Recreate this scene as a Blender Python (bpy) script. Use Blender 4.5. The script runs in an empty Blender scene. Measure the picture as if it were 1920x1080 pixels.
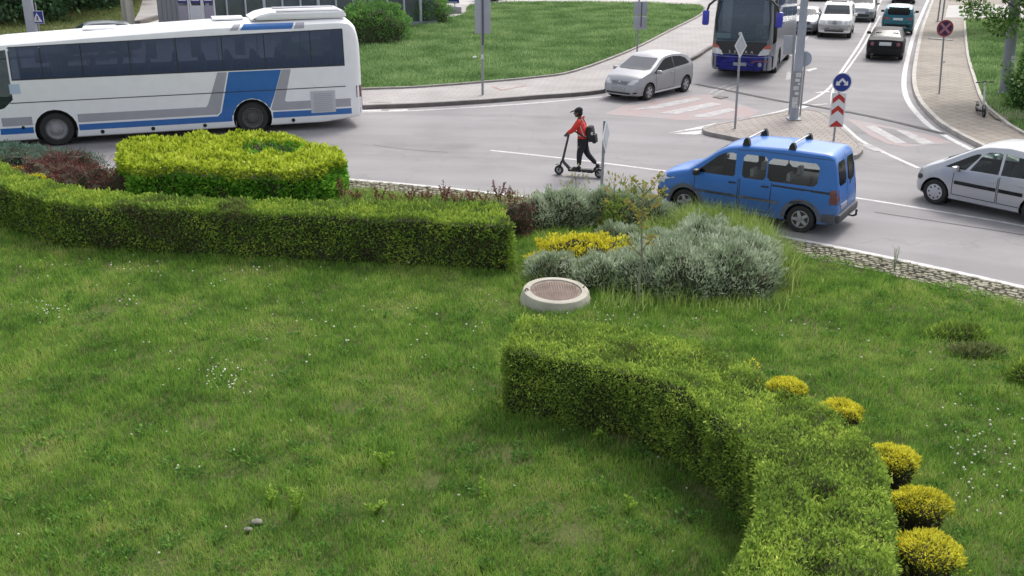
import bpy, bmesh, math, random
import numpy as np
from mathutils import Vector, Matrix, noise
from mathutils.bvhtree import BVHTree
from mathutils.geometry import tessellate_polygon

# ------------------------------------------------------------------ camera, sky, sun
SC = bpy.context.scene
COL = SC.collection
R = math.radians
CAM_H, PITCH, FPX = 6.7, R(20.0), 1950.0
cam_d = bpy.data.cameras.new("camera"); cam = bpy.data.objects.new("camera", cam_d); COL.objects.link(cam)
cam.location = (0, 0, CAM_H); cam.rotation_euler = (R(90) - PITCH, 0, 0)
cam_d.sensor_width = 36; cam_d.lens = 36 * FPX / 1920; cam_d.clip_start = 0.1; cam_d.clip_end = 1500
SC.camera = cam
SUN_EL, SUN_AZ = R(52), R(28)      # azimuth from +Y towards +X
wd = bpy.data.worlds.new("World"); SC.world = wd; wd.use_nodes = True
wt = wd.node_tree; wt.nodes.clear()
wo = wt.nodes.new("ShaderNodeOutputWorld"); wb = wt.nodes.new("ShaderNodeBackground")
sky = wt.nodes.new("ShaderNodeTexSky"); sky.sky_type = 'NISHITA'; sky.sun_disc = False
sky.sun_elevation = SUN_EL; sky.sun_rotation = SUN_AZ; sky.air_density = 1.0; sky.dust_density = 4.0; sky.ozone_density = 1.0
hs = wt.nodes.new("ShaderNodeHueSaturation"); hs.inputs['Saturation'].default_value = 0.35
wt.links.new(sky.outputs[0], hs.inputs['Color']); wt.links.new(hs.outputs[0], wb.inputs[0]); wt.links.new(wb.outputs[0], wo.inputs[0])
wb.inputs[1].default_value = 0.15
sl = bpy.data.lights.new("sun", 'SUN'); sl.energy = 1.05; sl.angle = R(16); sl.color = (1, 0.965, 0.91)
sun = bpy.data.objects.new("sun", sl); COL.objects.link(sun)
sd = Vector((math.sin(SUN_AZ) * math.cos(SUN_EL), math.cos(SUN_AZ) * math.cos(SUN_EL), math.sin(SUN_EL)))
sun.rotation_euler = sd.to_track_quat('Z', 'Y').to_euler(); sun.location = (0, 0, 40)
SC.view_settings.view_transform = 'Standard'; SC.view_settings.look = 'None'; SC.view_settings.gamma = 1
SC.view_settings.exposure = 0.78
SC.cycles.max_bounces = 6; SC.cycles.transparent_max_bounces = 12; SC.cycles.caustics_reflective = False; SC.cycles.caustics_refractive = False
random.seed(7); RNG = np.random.default_rng(11)

# ------------------------------------------------------------------ helpers
_c, _s = math.cos(PITCH), math.sin(PITCH)
def G(px, py, z=0.0):
    """where the sight line through a photo pixel meets the level z"""
    a = (px - 960) / FPX; b = (540 - py) / FPX
    d = Vector((a, _c + b * _s, -_s + b * _c))
    t = (z - CAM_H) / d.z
    return Vector((d.x * t, d.y * t, z))
def GL(pts, z=0.0): return [G(x, y, z) for x, y in pts]

def nmat(name, col, rough=0.7, metal=0.0, var=0.0, scale=6.0, col2=None, bump=0.0, bscale=40, spec=0.5, coat=0.0, alt=None):
    m = bpy.data.materials.new(name); m.use_nodes = True; nt = m.node_tree; p = nt.nodes['Principled BSDF']
    p.inputs['Roughness'].default_value = rough; p.inputs['Metallic'].default_value = metal
    p.inputs['Specular IOR Level'].default_value = spec; p.inputs['Coat Weight'].default_value = coat
    p.inputs['Coat Roughness'].default_value = 0.06
    c = (*col, 1)
    tc = nt.nodes.new('ShaderNodeTexCoord')
    nz = nt.nodes.new('ShaderNodeTexNoise'); nz.inputs['Scale'].default_value = scale; nz.inputs['Detail'].default_value = 6
    nt.links.new(tc.outputs['Object'], nz.inputs['Vector'])
    mx = nt.nodes.new('ShaderNodeMix'); mx.data_type = 'RGBA'
    c2 = (*col2, 1) if col2 else (*[min(1, v * (1 + var)) for v in col], 1)
    mx.inputs[6].default_value = c if col2 else (*[v * (1 - var) for v in col], 1); mx.inputs[7].default_value = c2
    rp = nt.nodes.new('ShaderNodeMapRange'); rp.inputs[1].default_value = 0.3; rp.inputs[2].default_value = 0.7
    nt.links.new(nz.outputs[0], rp.inputs[0]); nt.links.new(rp.outputs[0], mx.inputs[0])
    nt.links.new(mx.outputs[2], p.inputs['Base Color'])
    if bump:
        n2 = nt.nodes.new('ShaderNodeTexNoise'); n2.inputs['Scale'].default_value = bscale; n2.inputs['Detail'].default_value = 4
        nt.links.new(tc.outputs['Object'], n2.inputs['Vector'])
        bp = nt.nodes.new('ShaderNodeBump'); bp.inputs['Strength'].default_value = bump; bp.inputs['Distance'].default_value = 0.02
        nt.links.new(n2.outputs[0], bp.inputs['Height']); nt.links.new(bp.outputs[0], p.inputs['Normal'])
    return m

def paint(name, col, rough=0.32, metal=0.0, dirt=None, coat=.25):
    """car paint; inside of the shell is dark trim; optional road dirt low on the body (object z)"""
    m = nmat(name, col, rough, metal, 0.03, 3, coat=coat)
    nt = m.node_tree; p = nt.nodes['Principled BSDF']; out = nt.nodes['Material Output']
    if dirt:
        tc = nt.nodes.new('ShaderNodeTexCoord'); sx = nt.nodes.new('ShaderNodeSeparateXYZ'); nt.links.new(tc.outputs['Object'], sx.inputs[0])
        mr = nt.nodes.new('ShaderNodeMapRange'); mr.inputs[1].default_value = dirt[1]; mr.inputs[2].default_value = dirt[2]; mr.inputs[3].default_value = dirt[3]; mr.inputs[4].default_value = 0
        nt.links.new(sx.outputs[2], mr.inputs[0])
        mx = nt.nodes.new('ShaderNodeMix'); mx.data_type = 'RGBA'; mx.inputs[7].default_value = (*dirt[0], 1)
        old = p.inputs['Base Color'].links[0].from_socket
        nt.links.new(old, mx.inputs[6]); nt.links.new(mr.outputs[0], mx.inputs[0]); nt.links.new(mx.outputs[2], p.inputs['Base Color'])
    g = nt.nodes.new('ShaderNodeNewGeometry'); d = nt.nodes.new('ShaderNodeBsdfDiffuse'); d.inputs[0].default_value = (0.03, 0.03, 0.032, 1)
    ms = nt.nodes.new('ShaderNodeMixShader'); nt.links.new(g.outputs['Backfacing'], ms.inputs[0])
    nt.links.new(p.outputs[0], ms.inputs[1]); nt.links.new(d.outputs[0], ms.inputs[2]); nt.links.new(ms.outputs[0], out.inputs[0])
    return m

def glass(name, tint, refl=1.0, glare=None, rough=0.03):
    m = bpy.data.materials.new(name); m.use_nodes = True; nt = m.node_tree; nt.nodes.clear()
    out = nt.nodes.new('ShaderNodeOutputMaterial'); t = nt.nodes.new('ShaderNodeBsdfTransparent'); t.inputs[0].default_value = (*tint, 1)
    g = nt.nodes.new('ShaderNodeBsdfGlossy'); g.inputs['Roughness'].default_value = rough; g.inputs[0].default_value = (0.9 * refl,) * 3 + (1,)
    lw = nt.nodes.new('ShaderNodeFresnel'); lw.inputs['IOR'].default_value = 1.55
    ms = nt.nodes.new('ShaderNodeMixShader'); nt.links.new(lw.outputs[0], ms.inputs[0]); nt.links.new(t.outputs[0], ms.inputs[1]); nt.links.new(g.outputs[0], ms.inputs[2])
    last = ms
    if glare:
        d = nt.nodes.new('ShaderNodeBsdfDiffuse'); d.inputs[0].default_value = (*glare[0], 1)  # diffuse colour standing in for reflections on the pane
        m2 = nt.nodes.new('ShaderNodeMixShader'); m2.inputs[0].default_value = glare[1]
        nt.links.new(ms.outputs[0], m2.inputs[1]); nt.links.new(d.outputs[0], m2.inputs[2]); last = m2
    nt.links.new(last.outputs[0], out.inputs[0])
    return m

def leafmat(name, cols, trans=0.25, big=0.6, bscale=0.7, gloss=0.0, k=1.9):
    """foliage: colour runs through cols by each leaf's own tint and by a broad patchiness over the plant"""
    m = bpy.data.materials.new(name); m.use_nodes = True; nt = m.node_tree; nt.nodes.clear()
    out = nt.nodes.new('ShaderNodeOutputMaterial')
    at = nt.nodes.new('ShaderNodeAttribute'); at.attribute_name = 'tint'
    ge = nt.nodes.new('ShaderNodeNewGeometry')
    nz = nt.nodes.new('ShaderNodeTexNoise'); nz.inputs['Scale'].default_value = bscale; nz.inputs['Detail'].default_value = 5
    nt.links.new(ge.outputs['Position'], nz.inputs['Vector'])
    mr = nt.nodes.new('ShaderNodeMapRange'); mr.inputs[1].default_value = 0.3; mr.inputs[2].default_value = 0.7; mr.inputs[3].default_value = -big / 2; mr.inputs[4].default_value = big / 2
    nt.links.new(nz.outputs[0], mr.inputs[0])
    ad = nt.nodes.new('ShaderNodeMath'); ad.operation = 'ADD'; ad.use_clamp = True
    nt.links.new(at.outputs['Fac'], ad.inputs[0]); nt.links.new(mr.outputs[0], ad.inputs[1])
    cr = nt.nodes.new('ShaderNodeValToRGB'); el = cr.color_ramp.elements
    while len(el) < len(cols): el.new(0.5)
    for i, c in enumerate(cols): el[i].position = i / (len(cols) - 1); el[i].color = (*[min(.85, v * k) for v in c], 1)
    nt.links.new(ad.outputs[0], cr.inputs[0])
    d = nt.nodes.new('ShaderNodeBsdfDiffuse'); t = nt.nodes.new('ShaderNodeBsdfTranslucent')
    nt.links.new(cr.outputs[0], d.inputs[0]); nt.links.new(cr.outputs[0], t.inputs[0])
    ms = nt.nodes.new('ShaderNodeMixShader'); ms.inputs[0].default_value = trans
    nt.links.new(d.outputs[0], ms.inputs[1]); nt.links.new(t.outputs[0], ms.inputs[2]); last = ms
    if gloss:
        g = nt.nodes.new('ShaderNodeBsdfGlossy'); g.inputs['Roughness'].default_value = 0.4
        m2 = nt.nodes.new('ShaderNodeMixShader'); m2.inputs[0].default_value = gloss
        nt.links.new(ms.outputs[0], m2.inputs[1]); nt.links.new(g.outputs[0], m2.inputs[2]); last = m2
    nt.links.new(last.outputs[0], out.inputs[0])
    return m

def link(name, me, mats=None, parent=None, loc=None):
    o = bpy.data.objects.new(name, me); COL.objects.link(o)
    if mats is not None:
        for m in (mats if isinstance(mats, (list, tuple)) else [mats]): me.materials.append(m)
    if parent is not None: o.parent = parent
    if loc is not None: o.location = loc
    return o
def tag(o, label=None, cat=None, group=None, kind=None):
    if label: o['label'] = label
    if cat: o['category'] = cat
    if group: o['group'] = group
    if kind: o['kind'] = kind
    return o
def empty(name, loc=(0, 0, 0), rz=0.0):
    o = bpy.data.objects.new(name, None); COL.objects.link(o); o.location = loc; o.rotation_euler = (0, 0, rz); o.empty_display_size = 0.3
    return o

class MB:
    """collects simple solids and links them as one mesh"""
    def __init__(s): s.bm = bmesh.new()
    def _new(s, verts, M):
        if M is not None: bmesh.ops.transform(s.bm, matrix=M, verts=verts)
        return verts
    def box(s, c, d, rot=None, bev=0.0, taper=None):
        r = bmesh.ops.create_cube(s.bm, size=1); v = r['verts']
        for q in v:
            k = 1.0
            if taper and q.co.z > 0: k = taper
            q.co = Vector((q.co.x * d[0] * k, q.co.y * d[1] * k, q.co.z * d[2]))
        if bev:
            es = list({e for q in v for e in q.link_edges})
            rb = bmesh.ops.bevel(s.bm, geom=es, offset=bev, segments=2, affect='EDGES', profile=0.5)
            v = list({q for f in rb['faces'] for q in f.verts} | {q for q in v if q.is_valid})
        M = Matrix.Translation(c)
        if rot is not None: M = M @ (rot if isinstance(rot, Matrix) else Matrix.Rotation(rot, 4, 'Z'))
        bmesh.ops.transform(s.bm, matrix=M, verts=v); return s
    def tube(s, a, b, r0, r1=None, seg=12, cap=True):
        a, b = Vector(a), Vector(b); r1 = r0 if r1 is None else r1
        d = b - a; L = d.length
        M = Matrix.Translation((a + b) / 2) @ d.to_track_quat('Z', 'Y').to_matrix().to_4x4()
        bmesh.ops.create_cone(s.bm, cap_ends=cap, segments=seg, radius1=r0, radius2=r1, depth=L, matrix=M); return s
    def path(s, pts, rs, seg=8):
        for i in range(len(pts) - 1):
            s.tube(pts[i], pts[i + 1], rs[i] if isinstance(rs, list) else rs, rs[i + 1] if isinstance(rs, list) else rs, seg)
            if i: s.ball(pts[i], (rs[i] if isinstance(rs, list) else rs) * 1.0, seg)
        return s
    def ball(s, c, r, seg=10, sc=(1, 1, 1), rot=None):
        M = Matrix.Translation(c) @ (rot if rot is not None else Matrix()) @ Matrix.Diagonal((*sc, 1))
        bmesh.ops.create_uvsphere(s.bm, u_segments=seg, v_segments=max(6, seg * 2 // 3), radius=r, matrix=M); return s
    def lathe(s, prof, axis='Z', c=(0, 0, 0), seg=24):
        rings = []
        for r, h in prof:
            ring = []
            for k in range(seg):
                a = 2 * math.pi * k / seg
                p = (r * math.cos(a), r * math.sin(a), h) if axis == 'Z' else (r * math.cos(a), h, r * math.sin(a))
                ring.append(s.bm.verts.new(Vector(p) + Vector(c)))
            rings.append(ring)
        for i in range(len(rings) - 1):
            for k in range(seg):
                k2 = (k + 1) % seg
                s.bm.faces.new((rings[i][k], rings[i][k2], rings[i + 1][k2], rings[i + 1][k]))
        return s
    def prism(s, pts, z0, z1):
        """vertical prism from a 2D outline (world x,y)"""
        n = len(pts)
        a = [s.bm.verts.new((p[0], p[1], z0)) for p in pts]; b = [s.bm.verts.new((p[0], p[1], z1)) for p in pts]
        for i in range(n):
            j = (i + 1) % n; s.bm.faces.new((a[i], a[j], b[j], b[i]))
        t = tessellate_polygon([[Vector((p[0], p[1], 0)) for p in pts]])
        for q in t:
            try: s.bm.faces.new([b[k] for k in q])
            except ValueError: pass
            try: s.bm.faces.new([a[k] for k in reversed(q)])
            except ValueError: pass
        return s
    def extr(s, pts, depth, M):
        """outline in local x,z extruded +-depth/2 along local y, then placed by M"""
        n = len(pts)
        a = [s.bm.verts.new((p[0], -depth / 2, p[1])) for p in pts]; b = [s.bm.verts.new((p[0], depth / 2, p[1])) for p in pts]
        for i in range(n):
            j = (i + 1) % n; s.bm.faces.new((a[i], a[j], b[j], b[i]))
        t = tessellate_polygon([[Vector((p[0], p[1], 0)) for p in pts]])
        for q in t:
            s.bm.faces.new([b[k] for k in q]); s.bm.faces.new([a[k] for k in reversed(q)])
        bmesh.ops.transform(s.bm, matrix=M, verts=a + b); return s
    def build(s, name, mats, parent=None, smooth=True, ang=35):
        bmesh.ops.recalc_face_normals(s.bm, faces=s.bm.faces)
        me = bpy.data.meshes.new(name); s.bm.to_mesh(me); s.bm.free()
        if smooth:
            me.polygons.foreach_set('use_smooth', [True] * len(me.polygons)); me.set_sharp_from_angle(angle=R(ang))
        return link(name, me, mats, parent)

def sheet(name, pts, z, mat, parent=None, sub=None):
    """flat surface at level z from an outline"""
    me = bpy.data.meshes.new(name); v = [Vector((p[0], p[1], z)) for p in pts]
    t = tessellate_polygon([v])
    fs = []
    for q in t:
        a, b, c = v[q[0]], v[q[1]], v[q[2]]
        fs.append(tuple(q) if (b - a).cross(c - a).z > 0 else tuple(reversed(q)))
    me.from_pydata(v, [], fs); me.update()
    return link(name, me, mat, parent)
def offs(pts, d):
    """polyline shifted sideways by d (left positive), 2D"""
    out = []
    for i, p in enumerate(pts):
        a = pts[max(0, i - 1)]; b = pts[min(len(pts) - 1, i + 1)]
        t = Vector((b[0] - a[0], b[1] - a[1])).normalized(); out.append(Vector((p[0] - t.y * d, p[1] + t.x * d, 0)))
    return out
def smoothline(pts, n=4):
    out = []
    P = [Vector((p[0], p[1], 0)) for p in pts]
    for i in range(len(P) - 1):
        p0, p1, p2, p3 = P[max(0, i - 1)], P[i], P[i + 1], P[min(len(P) - 1, i + 2)]
        for k in range(n):
            t = k / n
            out.append(0.5 * ((2 * p1) + (p2 - p0) * t + (2 * p0 - 5 * p1 + 4 * p2 - p3) * t * t + (3 * p1 - p0 - 3 * p2 + p3) * t ** 3))
    out.append(P[-1]); return out
def ribbon(name, pts, w, z, mat, parent=None):
    a = offs(pts, w / 2); b = offs(pts, -w / 2)
    v = []; f = []
    for i, (p, q) in enumerate(zip(a, b)):
        v += [(p.x, p.y, z), (q.x, q.y, z)]
        if i: f.append((2 * i - 2, 2 * i - 1, 2 * i + 1, 2 * i))
    me = bpy.data.meshes.new(name); me.from_pydata(v, [], f); me.update()
    return link(name, me, mat, parent)
def kerbstrip(name, pts, w, z0, z1, mat, side=0.0):
    a = offs(pts, side + w / 2); b = offs(pts, side - w / 2); v = []; f = []
    for i, (p, q) in enumerate(zip(a, b)):
        v += [(p.x, p.y, z0), (p.x, p.y, z1), (q.x, q.y, z1), (q.x, q.y, z0)]
        if i:
            k = 4 * i
            for m in range(4): f.append((k - 4 + m, k - 4 + (m + 1) % 4, k + (m + 1) % 4, k + m))
    n = 4 * (len(pts) - 1); f += [(0, 3, 2, 1), (n, n + 1, n + 2, n + 3)]
    me = bpy.data.meshes.new(name); me.from_pydata(v, [], f); me.update()
    bm = bmesh.new(); bm.from_mesh(me); bmesh.ops.recalc_face_normals(bm, faces=bm.faces); bm.to_mesh(me); bm.free()
    return link(name, me, mat)

# ---- foliage
def unit(a): return a / np.maximum(np.linalg.norm(a, axis=1, keepdims=True), 1e-9)
def leaves(name, P, D, ln, wd_, mat, parent=None, tint=None, curl=0.0):
    """one mesh of many small pointed leaves; P base points, D directions"""
    n = len(P); P = np.asarray(P, dtype=np.float64); D = unit(np.asarray(D, dtype=np.float64))
    r = RNG.normal(size=(n, 3)); S = unit(np.cross(D, r)); ln = np.broadcast_to(ln, (n,))[:, None]; w = np.broadcast_to(wd_, (n,))[:, None]
    V = np.empty((n, 4, 3)); V[:, 0] = P; V[:, 1] = P + D * ln * 0.5 + S * w * 0.5; V[:, 2] = P + D * ln; V[:, 3] = P + D * ln * 0.5 - S * w * 0.5
    if curl: V[:, 2, 2] -= (curl * ln[:, 0])
    me = bpy.data.meshes.new(name); me.vertices.add(4 * n); me.vertices.foreach_set('co', V.reshape(-1))
    me.loops.add(4 * n); me.loops.foreach_set('vertex_index', np.arange(4 * n, dtype=np.int32))
    me.polygons.add(n); me.polygons.foreach_set('loop_start', np.arange(0, 4 * n, 4, dtype=np.int32))
    me.update(calc_edges=True)
    at = me.attributes.new('tint', 'FLOAT', 'POINT')
    if tint is None: tint = RNG.random(n)
    at.data.foreach_set('value', np.repeat(tint, 4).astype(np.float32))
    return link(name, me, mat, parent)
def blades(name, P, h, w, lean, mat, parent=None, tint=None):
    """grass: bent blades of one triangle over one quad"""
    n = len(P); a = RNG.random(n) * 2 * math.pi; b = RNG.random(n) * 2 * math.pi
    S = np.stack([np.cos(a), np.sin(a), np.zeros(n)], 1); Ln = np.stack([np.cos(b), np.sin(b), np.zeros(n)], 1)
    h = np.broadcast_to(h, (n,))[:, None]; w = np.broadcast_to(w, (n,))[:, None]; le = (RNG.random(n)[:, None] * lean) * h
    Z = np.array([[0, 0, 1.0]])
    V = np.empty((n, 5, 3)); V[:, 0] = P - S * w / 2; V[:, 1] = P + S * w / 2
    mid = P + Z * h * 0.6 + Ln * le * 0.35
    V[:, 2] = mid + S * w * 0.4; V[:, 3] = mid - S * w * 0.4; V[:, 4] = P + Z * h + Ln * le
    me = bpy.data.meshes.new(name); me.vertices.add(5 * n); me.vertices.foreach_set('co', V.reshape(-1))
    k = np.arange(n, dtype=np.int32)[:, None] * 5
    idx = np.concatenate([k + 0, k + 1, k + 2, k + 3, k + 3, k + 2, k + 4], 1).reshape(-1)
    me.loops.add(7 * n); me.loops.foreach_set('vertex_index', idx.astype(np.int32))
    st = np.stack([np.arange(n) * 7, np.arange(n) * 7 + 4], 1).reshape(-1).astype(np.int32)
    me.polygons.add(2 * n); me.polygons.foreach_set('loop_start', st); me.update(calc_edges=True)
    at = me.attributes.new('tint', 'FLOAT', 'POINT')
    if tint is None: tint = RNG.random(n)
    at.data.foreach_set('value', np.repeat(tint, 5).astype(np.float32))
    return link(name, me, mat, parent)
def inpoly(X, Y, poly):
    px = np.array([p[0] for p in poly]); py = np.array([p[1] for p in poly]); ins = np.zeros(len(X), bool); j = len(px) - 1
    for i in range(len(px)):
        c = ((py[i] > Y) != (py[j] > Y)) & (X < (px[j] - px[i]) * (Y - py[i]) / (py[j] - py[i] + 1e-12) + px[i]); ins ^= c; j = i
    return ins
def vnoise(P, s, seed=0.0):
    return np.array([noise.noise(Vector((p[0] * s + seed, p[1] * s + seed * 2, p[2] * s))) for p in P])
def inview(X, Y, m=1.5):
    Z = Y * _c + CAM_H * _s
    return np.abs(X) < Z * 960 / FPX * 1.06 + m
# ------------------------------------------------------------------ materials
def asphaltmat():
    m = nmat('asphalt', (0.215, 0.205, 0.21), 0.85, 0, 0, 0.35, col2=(0.27, 0.258, 0.262), bump=0.25, bscale=60)
    nt = m.node_tree; p = nt.nodes['Principled BSDF']; old = p.inputs['Base Color'].links[0].from_socket
    tc = nt.nodes.new('ShaderNodeTexCoord')
    n = nt.nodes.new('ShaderNodeTexNoise'); n.inputs['Scale'].default_value = 45; n.inputs['Detail'].default_value = 3; nt.links.new(tc.outputs['Object'], n.inputs['Vector'])
    mr = nt.nodes.new('ShaderNodeMapRange'); mr.inputs[1].default_value = 0.3; mr.inputs[2].default_value = 0.7; mr.inputs[3].default_value = 0.88; mr.inputs[4].default_value = 1.1
    nt.links.new(n.outputs[0], mr.inputs[0])
    # tyre-polished streaks that follow the ring (distance from the island's centre)
    sx = nt.nodes.new('ShaderNodeVectorMath'); sx.operation = 'DISTANCE'; sx.inputs[1].default_value = (-7, -14, 0); nt.links.new(tc.outputs['Object'], sx.inputs[0])
    n3 = nt.nodes.new('ShaderNodeTexNoise'); n3.noise_dimensions = '1D'; n3.inputs['Scale'].default_value = 0.9; n3.inputs['Detail'].default_value = 3; nt.links.new(sx.outputs['Value'], n3.inputs['W'])
    m3 = nt.nodes.new('ShaderNodeMapRange'); m3.inputs[1].default_value = 0.3; m3.inputs[2].default_value = 0.7; m3.inputs[3].default_value = 0.93; m3.inputs[4].default_value = 1.06
    nt.links.new(n3.outputs[0], m3.inputs[0])
    mu = nt.nodes.new('ShaderNodeMath'); mu.operation = 'MULTIPLY'; nt.links.new(mr.outputs[0], mu.inputs[0]); nt.links.new(m3.outputs[0], mu.inputs[1])
    v = nt.nodes.new('ShaderNodeVectorMath'); v.operation = 'SCALE'; nt.links.new(old, v.inputs[0]); nt.links.new(mu.outputs[0], v.inputs['Scale'])
    # stains and repaired, darker patches
    n5 = nt.nodes.new('ShaderNodeTexNoise'); n5.inputs['Scale'].default_value = 0.22; n5.inputs['Detail'].default_value = 9; n5.inputs['Roughness'].default_value = .68; nt.links.new(tc.outputs['Object'], n5.inputs['Vector'])
    m5 = nt.nodes.new('ShaderNodeMapRange'); m5.inputs[1].default_value = 0.52; m5.inputs[2].default_value = 0.70; m5.inputs[3].default_value = 1.0; m5.inputs[4].default_value = 0.80; nt.links.new(n5.outputs[0], m5.inputs[0])
    # fine cracks
    vo = nt.nodes.new('ShaderNodeTexVoronoi'); vo.feature = 'DISTANCE_TO_EDGE'; vo.inputs['Scale'].default_value = 0.16; n6 = nt.nodes.new('ShaderNodeTexNoise'); n6.inputs['Scale'].default_value = .9; n6.inputs['Detail'].default_value = 6
    nt.links.new(tc.outputs['Object'], n6.inputs['Vector']); va = nt.nodes.new('ShaderNodeVectorMath'); va.operation = 'MULTIPLY_ADD'; va.inputs[1].default_value = (2.2, 2.2, 0); nt.links.new(n6.outputs['Color'], va.inputs[0]); nt.links.new(tc.outputs['Object'], va.inputs[2]); nt.links.new(va.outputs[0], vo.inputs['Vector'])
    m6 = nt.nodes.new('ShaderNodeMapRange'); m6.inputs[1].default_value = 0.0; m6.inputs[2].default_value = 0.006; m6.inputs[3].default_value = 0.87; m6.inputs[4].default_value = 1.0; nt.links.new(vo.outputs['Distance'], m6.inputs[0])
    mm = nt.nodes.new('ShaderNodeMath'); mm.operation = 'MULTIPLY'; nt.links.new(m5.outputs[0], mm.inputs[0]); nt.links.new(m6.outputs[0], mm.inputs[1])
    v2 = nt.nodes.new('ShaderNodeVectorMath'); v2.operation = 'SCALE'; nt.links.new(v.outputs[0], v2.inputs[0]); nt.links.new(mm.outputs[0], v2.inputs['Scale'])
    nt.links.new(v2.outputs[0], p.inputs['Base Color'])
    return m
def wornmat(name, col, keep=0.6, sc=5.0):
    """painted marking worn through to the asphalt"""
    m = nmat(name, col, 0.7, 0, 0.05, 3); nt = m.node_tree; p = nt.nodes['Principled BSDF']
    old = p.inputs['Base Color'].links[0].from_socket
    tc = nt.nodes.new('ShaderNodeTexCoord'); n = nt.nodes.new('ShaderNodeTexNoise'); n.inputs['Scale'].default_value = sc; n.inputs['Detail'].default_value = 8; n.inputs['Roughness'].default_value = 0.7
    nt.links.new(tc.outputs['Object'], n.inputs['Vector'])
    mr = nt.nodes.new('ShaderNodeMapRange'); mr.inputs[1].default_value = keep - 0.14; mr.inputs[2].default_value = keep + 0.14; nt.links.new(n.outputs[0], mr.inputs[0])
    mx = nt.nodes.new('ShaderNodeMix'); mx.data_type = 'RGBA'; mx.inputs[7].default_value = (0.25, 0.24, 0.245, 1)
    nt.links.new(old, mx.inputs[6]); nt.links.new(mr.outputs[0], mx.inputs[0]); nt.links.new(mx.outputs[2], p.inputs['Base Color'])
    return m
def pavermat(name, c1, c2, mortar, sc, rot=0.0, bw=0.5, rh=0.25, ms=0.012):
    m = nmat(name, c1, 0.88, 0, 0.1, 2, bump=0.2); nt = m.node_tree; p = nt.nodes['Principled BSDF']
    tc = nt.nodes.new('ShaderNodeTexCoord'); mp = nt.nodes.new('ShaderNodeMapping'); mp.inputs['Rotation'].default_value = (0, 0, rot)
    nt.links.new(tc.outputs['Object'], mp.inputs[0])
    b = nt.nodes.new('ShaderNodeTexBrick'); b.inputs['Color1'].default_value = (*c1, 1); b.inputs['Color2'].default_value = (*c2, 1); b.inputs['Mortar'].default_value = (*mortar, 1)
    b.inputs['Scale'].default_value = sc; b.inputs['Mortar Size'].default_value = ms; b.inputs['Brick Width'].default_value = bw; b.inputs['Row Height'].default_value = rh
    nt.links.new(mp.outputs[0], b.inputs['Vector'])
    n = nt.nodes.new('ShaderNodeTexNoise'); n.inputs['Scale'].default_value = 0.6; n.inputs['Detail'].default_value = 6; nt.links.new(tc.outputs['Object'], n.inputs['Vector'])
    mr = nt.nodes.new('ShaderNodeMapRange'); mr.inputs[1].default_value = 0.3; mr.inputs[2].default_value = 0.7; mr.inputs[3].default_value = 0.85; mr.inputs[4].default_value = 1.12; nt.links.new(n.outputs[0], mr.inputs[0])
    v = nt.nodes.new('ShaderNodeVectorMath'); v.operation = 'SCALE'; nt.links.new(b.outputs[0], v.inputs[0]); nt.links.new(mr.outputs[0], v.inputs['Scale'])
    nt.links.new(v.outputs[0], p.inputs['Base Color']); return m
M = {}
M['asphalt'] = asphaltmat()
M['white_line'] = wornmat('white_road_paint', (0.56, 0.55, 0.54), 0.60)
M['faded_line'] = wornmat('faded_road_paint', (0.44, 0.42, 0.42), 0.50, 3)
M['red_line'] = wornmat('red_road_paint', (0.30, 0.20, 0.195), 0.5, 1.3)
M['seam'] = nmat('tarred_joint', (0.07, 0.065, 0.07), 0.8, 0, 0.3, 3)
M['pave'] = pavermat('concrete_paving', (0.36, 0.335, 0.325), (0.33, 0.31, 0.30), (0.24, 0.225, 0.22), 1.0, 0.15)
M['brickpave'] = pavermat('block_paving', (0.30, 0.262, 0.22), (0.25, 0.218, 0.185), (0.16, 0.14, 0.12), 1.0, 1.35, 0.4, 0.4, 0.02)
M['islandpave'] = pavermat('island_paving', (0.33, 0.29, 0.26), (0.29, 0.255, 0.235), (0.2, 0.18, 0.165), 1.0, 0.5, 0.3, 0.3, 0.02)
M['kerb'] = nmat('kerb_stone', (0.27, 0.25, 0.235), 0.85, 0, 0.2, 2.5, bump=0.3)
M['kerb_dark'] = nmat('dark_kerb_stone', (0.15, 0.135, 0.128), 0.85, 0, 0.25, 2.5, bump=0.3)
M['kerb_pale'] = nmat('pale_kerb_stone', (0.42, 0.39, 0.36), 0.85, 0, 0.2, 2.5, bump=0.3)
M['soil'] = nmat('island_soil', (0.07, 0.095, 0.028), 1.0, 0, 0, 0.9, col2=(0.14, 0.13, 0.065), bump=0.6, bscale=18, spec=0.05)
M['farlawn'] = nmat('far_lawn_turf', (0.07, 0.13, 0.04), 0.95, 0, 0, 0.5, col2=(0.075, 0.13, 0.035), bump=0.6, bscale=9, spec=0.05)
M['dryground'] = nmat('dry_grass_slope', (0.085, 0.115, 0.042), 0.95, 0, 0, 0.4, col2=(0.14, 0.14, 0.075), bump=0.5, bscale=6, spec=0.05)
M['sand'] = nmat('sandy_joint_fill', (0.17, 0.16, 0.09), 0.95, 0, 0, 2.2, col2=(0.10, 0.12, 0.045), bump=0.5)
M['grass'] = leafmat('lawn_grass', [(0.032, 0.067, 0.013), (0.059, 0.113, 0.019), (0.094, 0.152, 0.027), (0.155, 0.166, 0.055)], 0.35, 0.7, 0.7, k=2.95)
M['grassfar'] = leafmat('far_lawn_grass', [(0.042, 0.074, 0.026), (0.078, 0.122, 0.046), (0.125, 0.165, 0.075)], 0.35, 1.2, 0.45, k=2.8)  # distance haze is put into these paler, duller greens
M['grassdry'] = leafmat('dry_grass', [(0.06, 0.09, 0.03), (0.10, 0.125, 0.045), (0.15, 0.155, 0.07)], 0.3, 0.8, 0.3)
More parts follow.
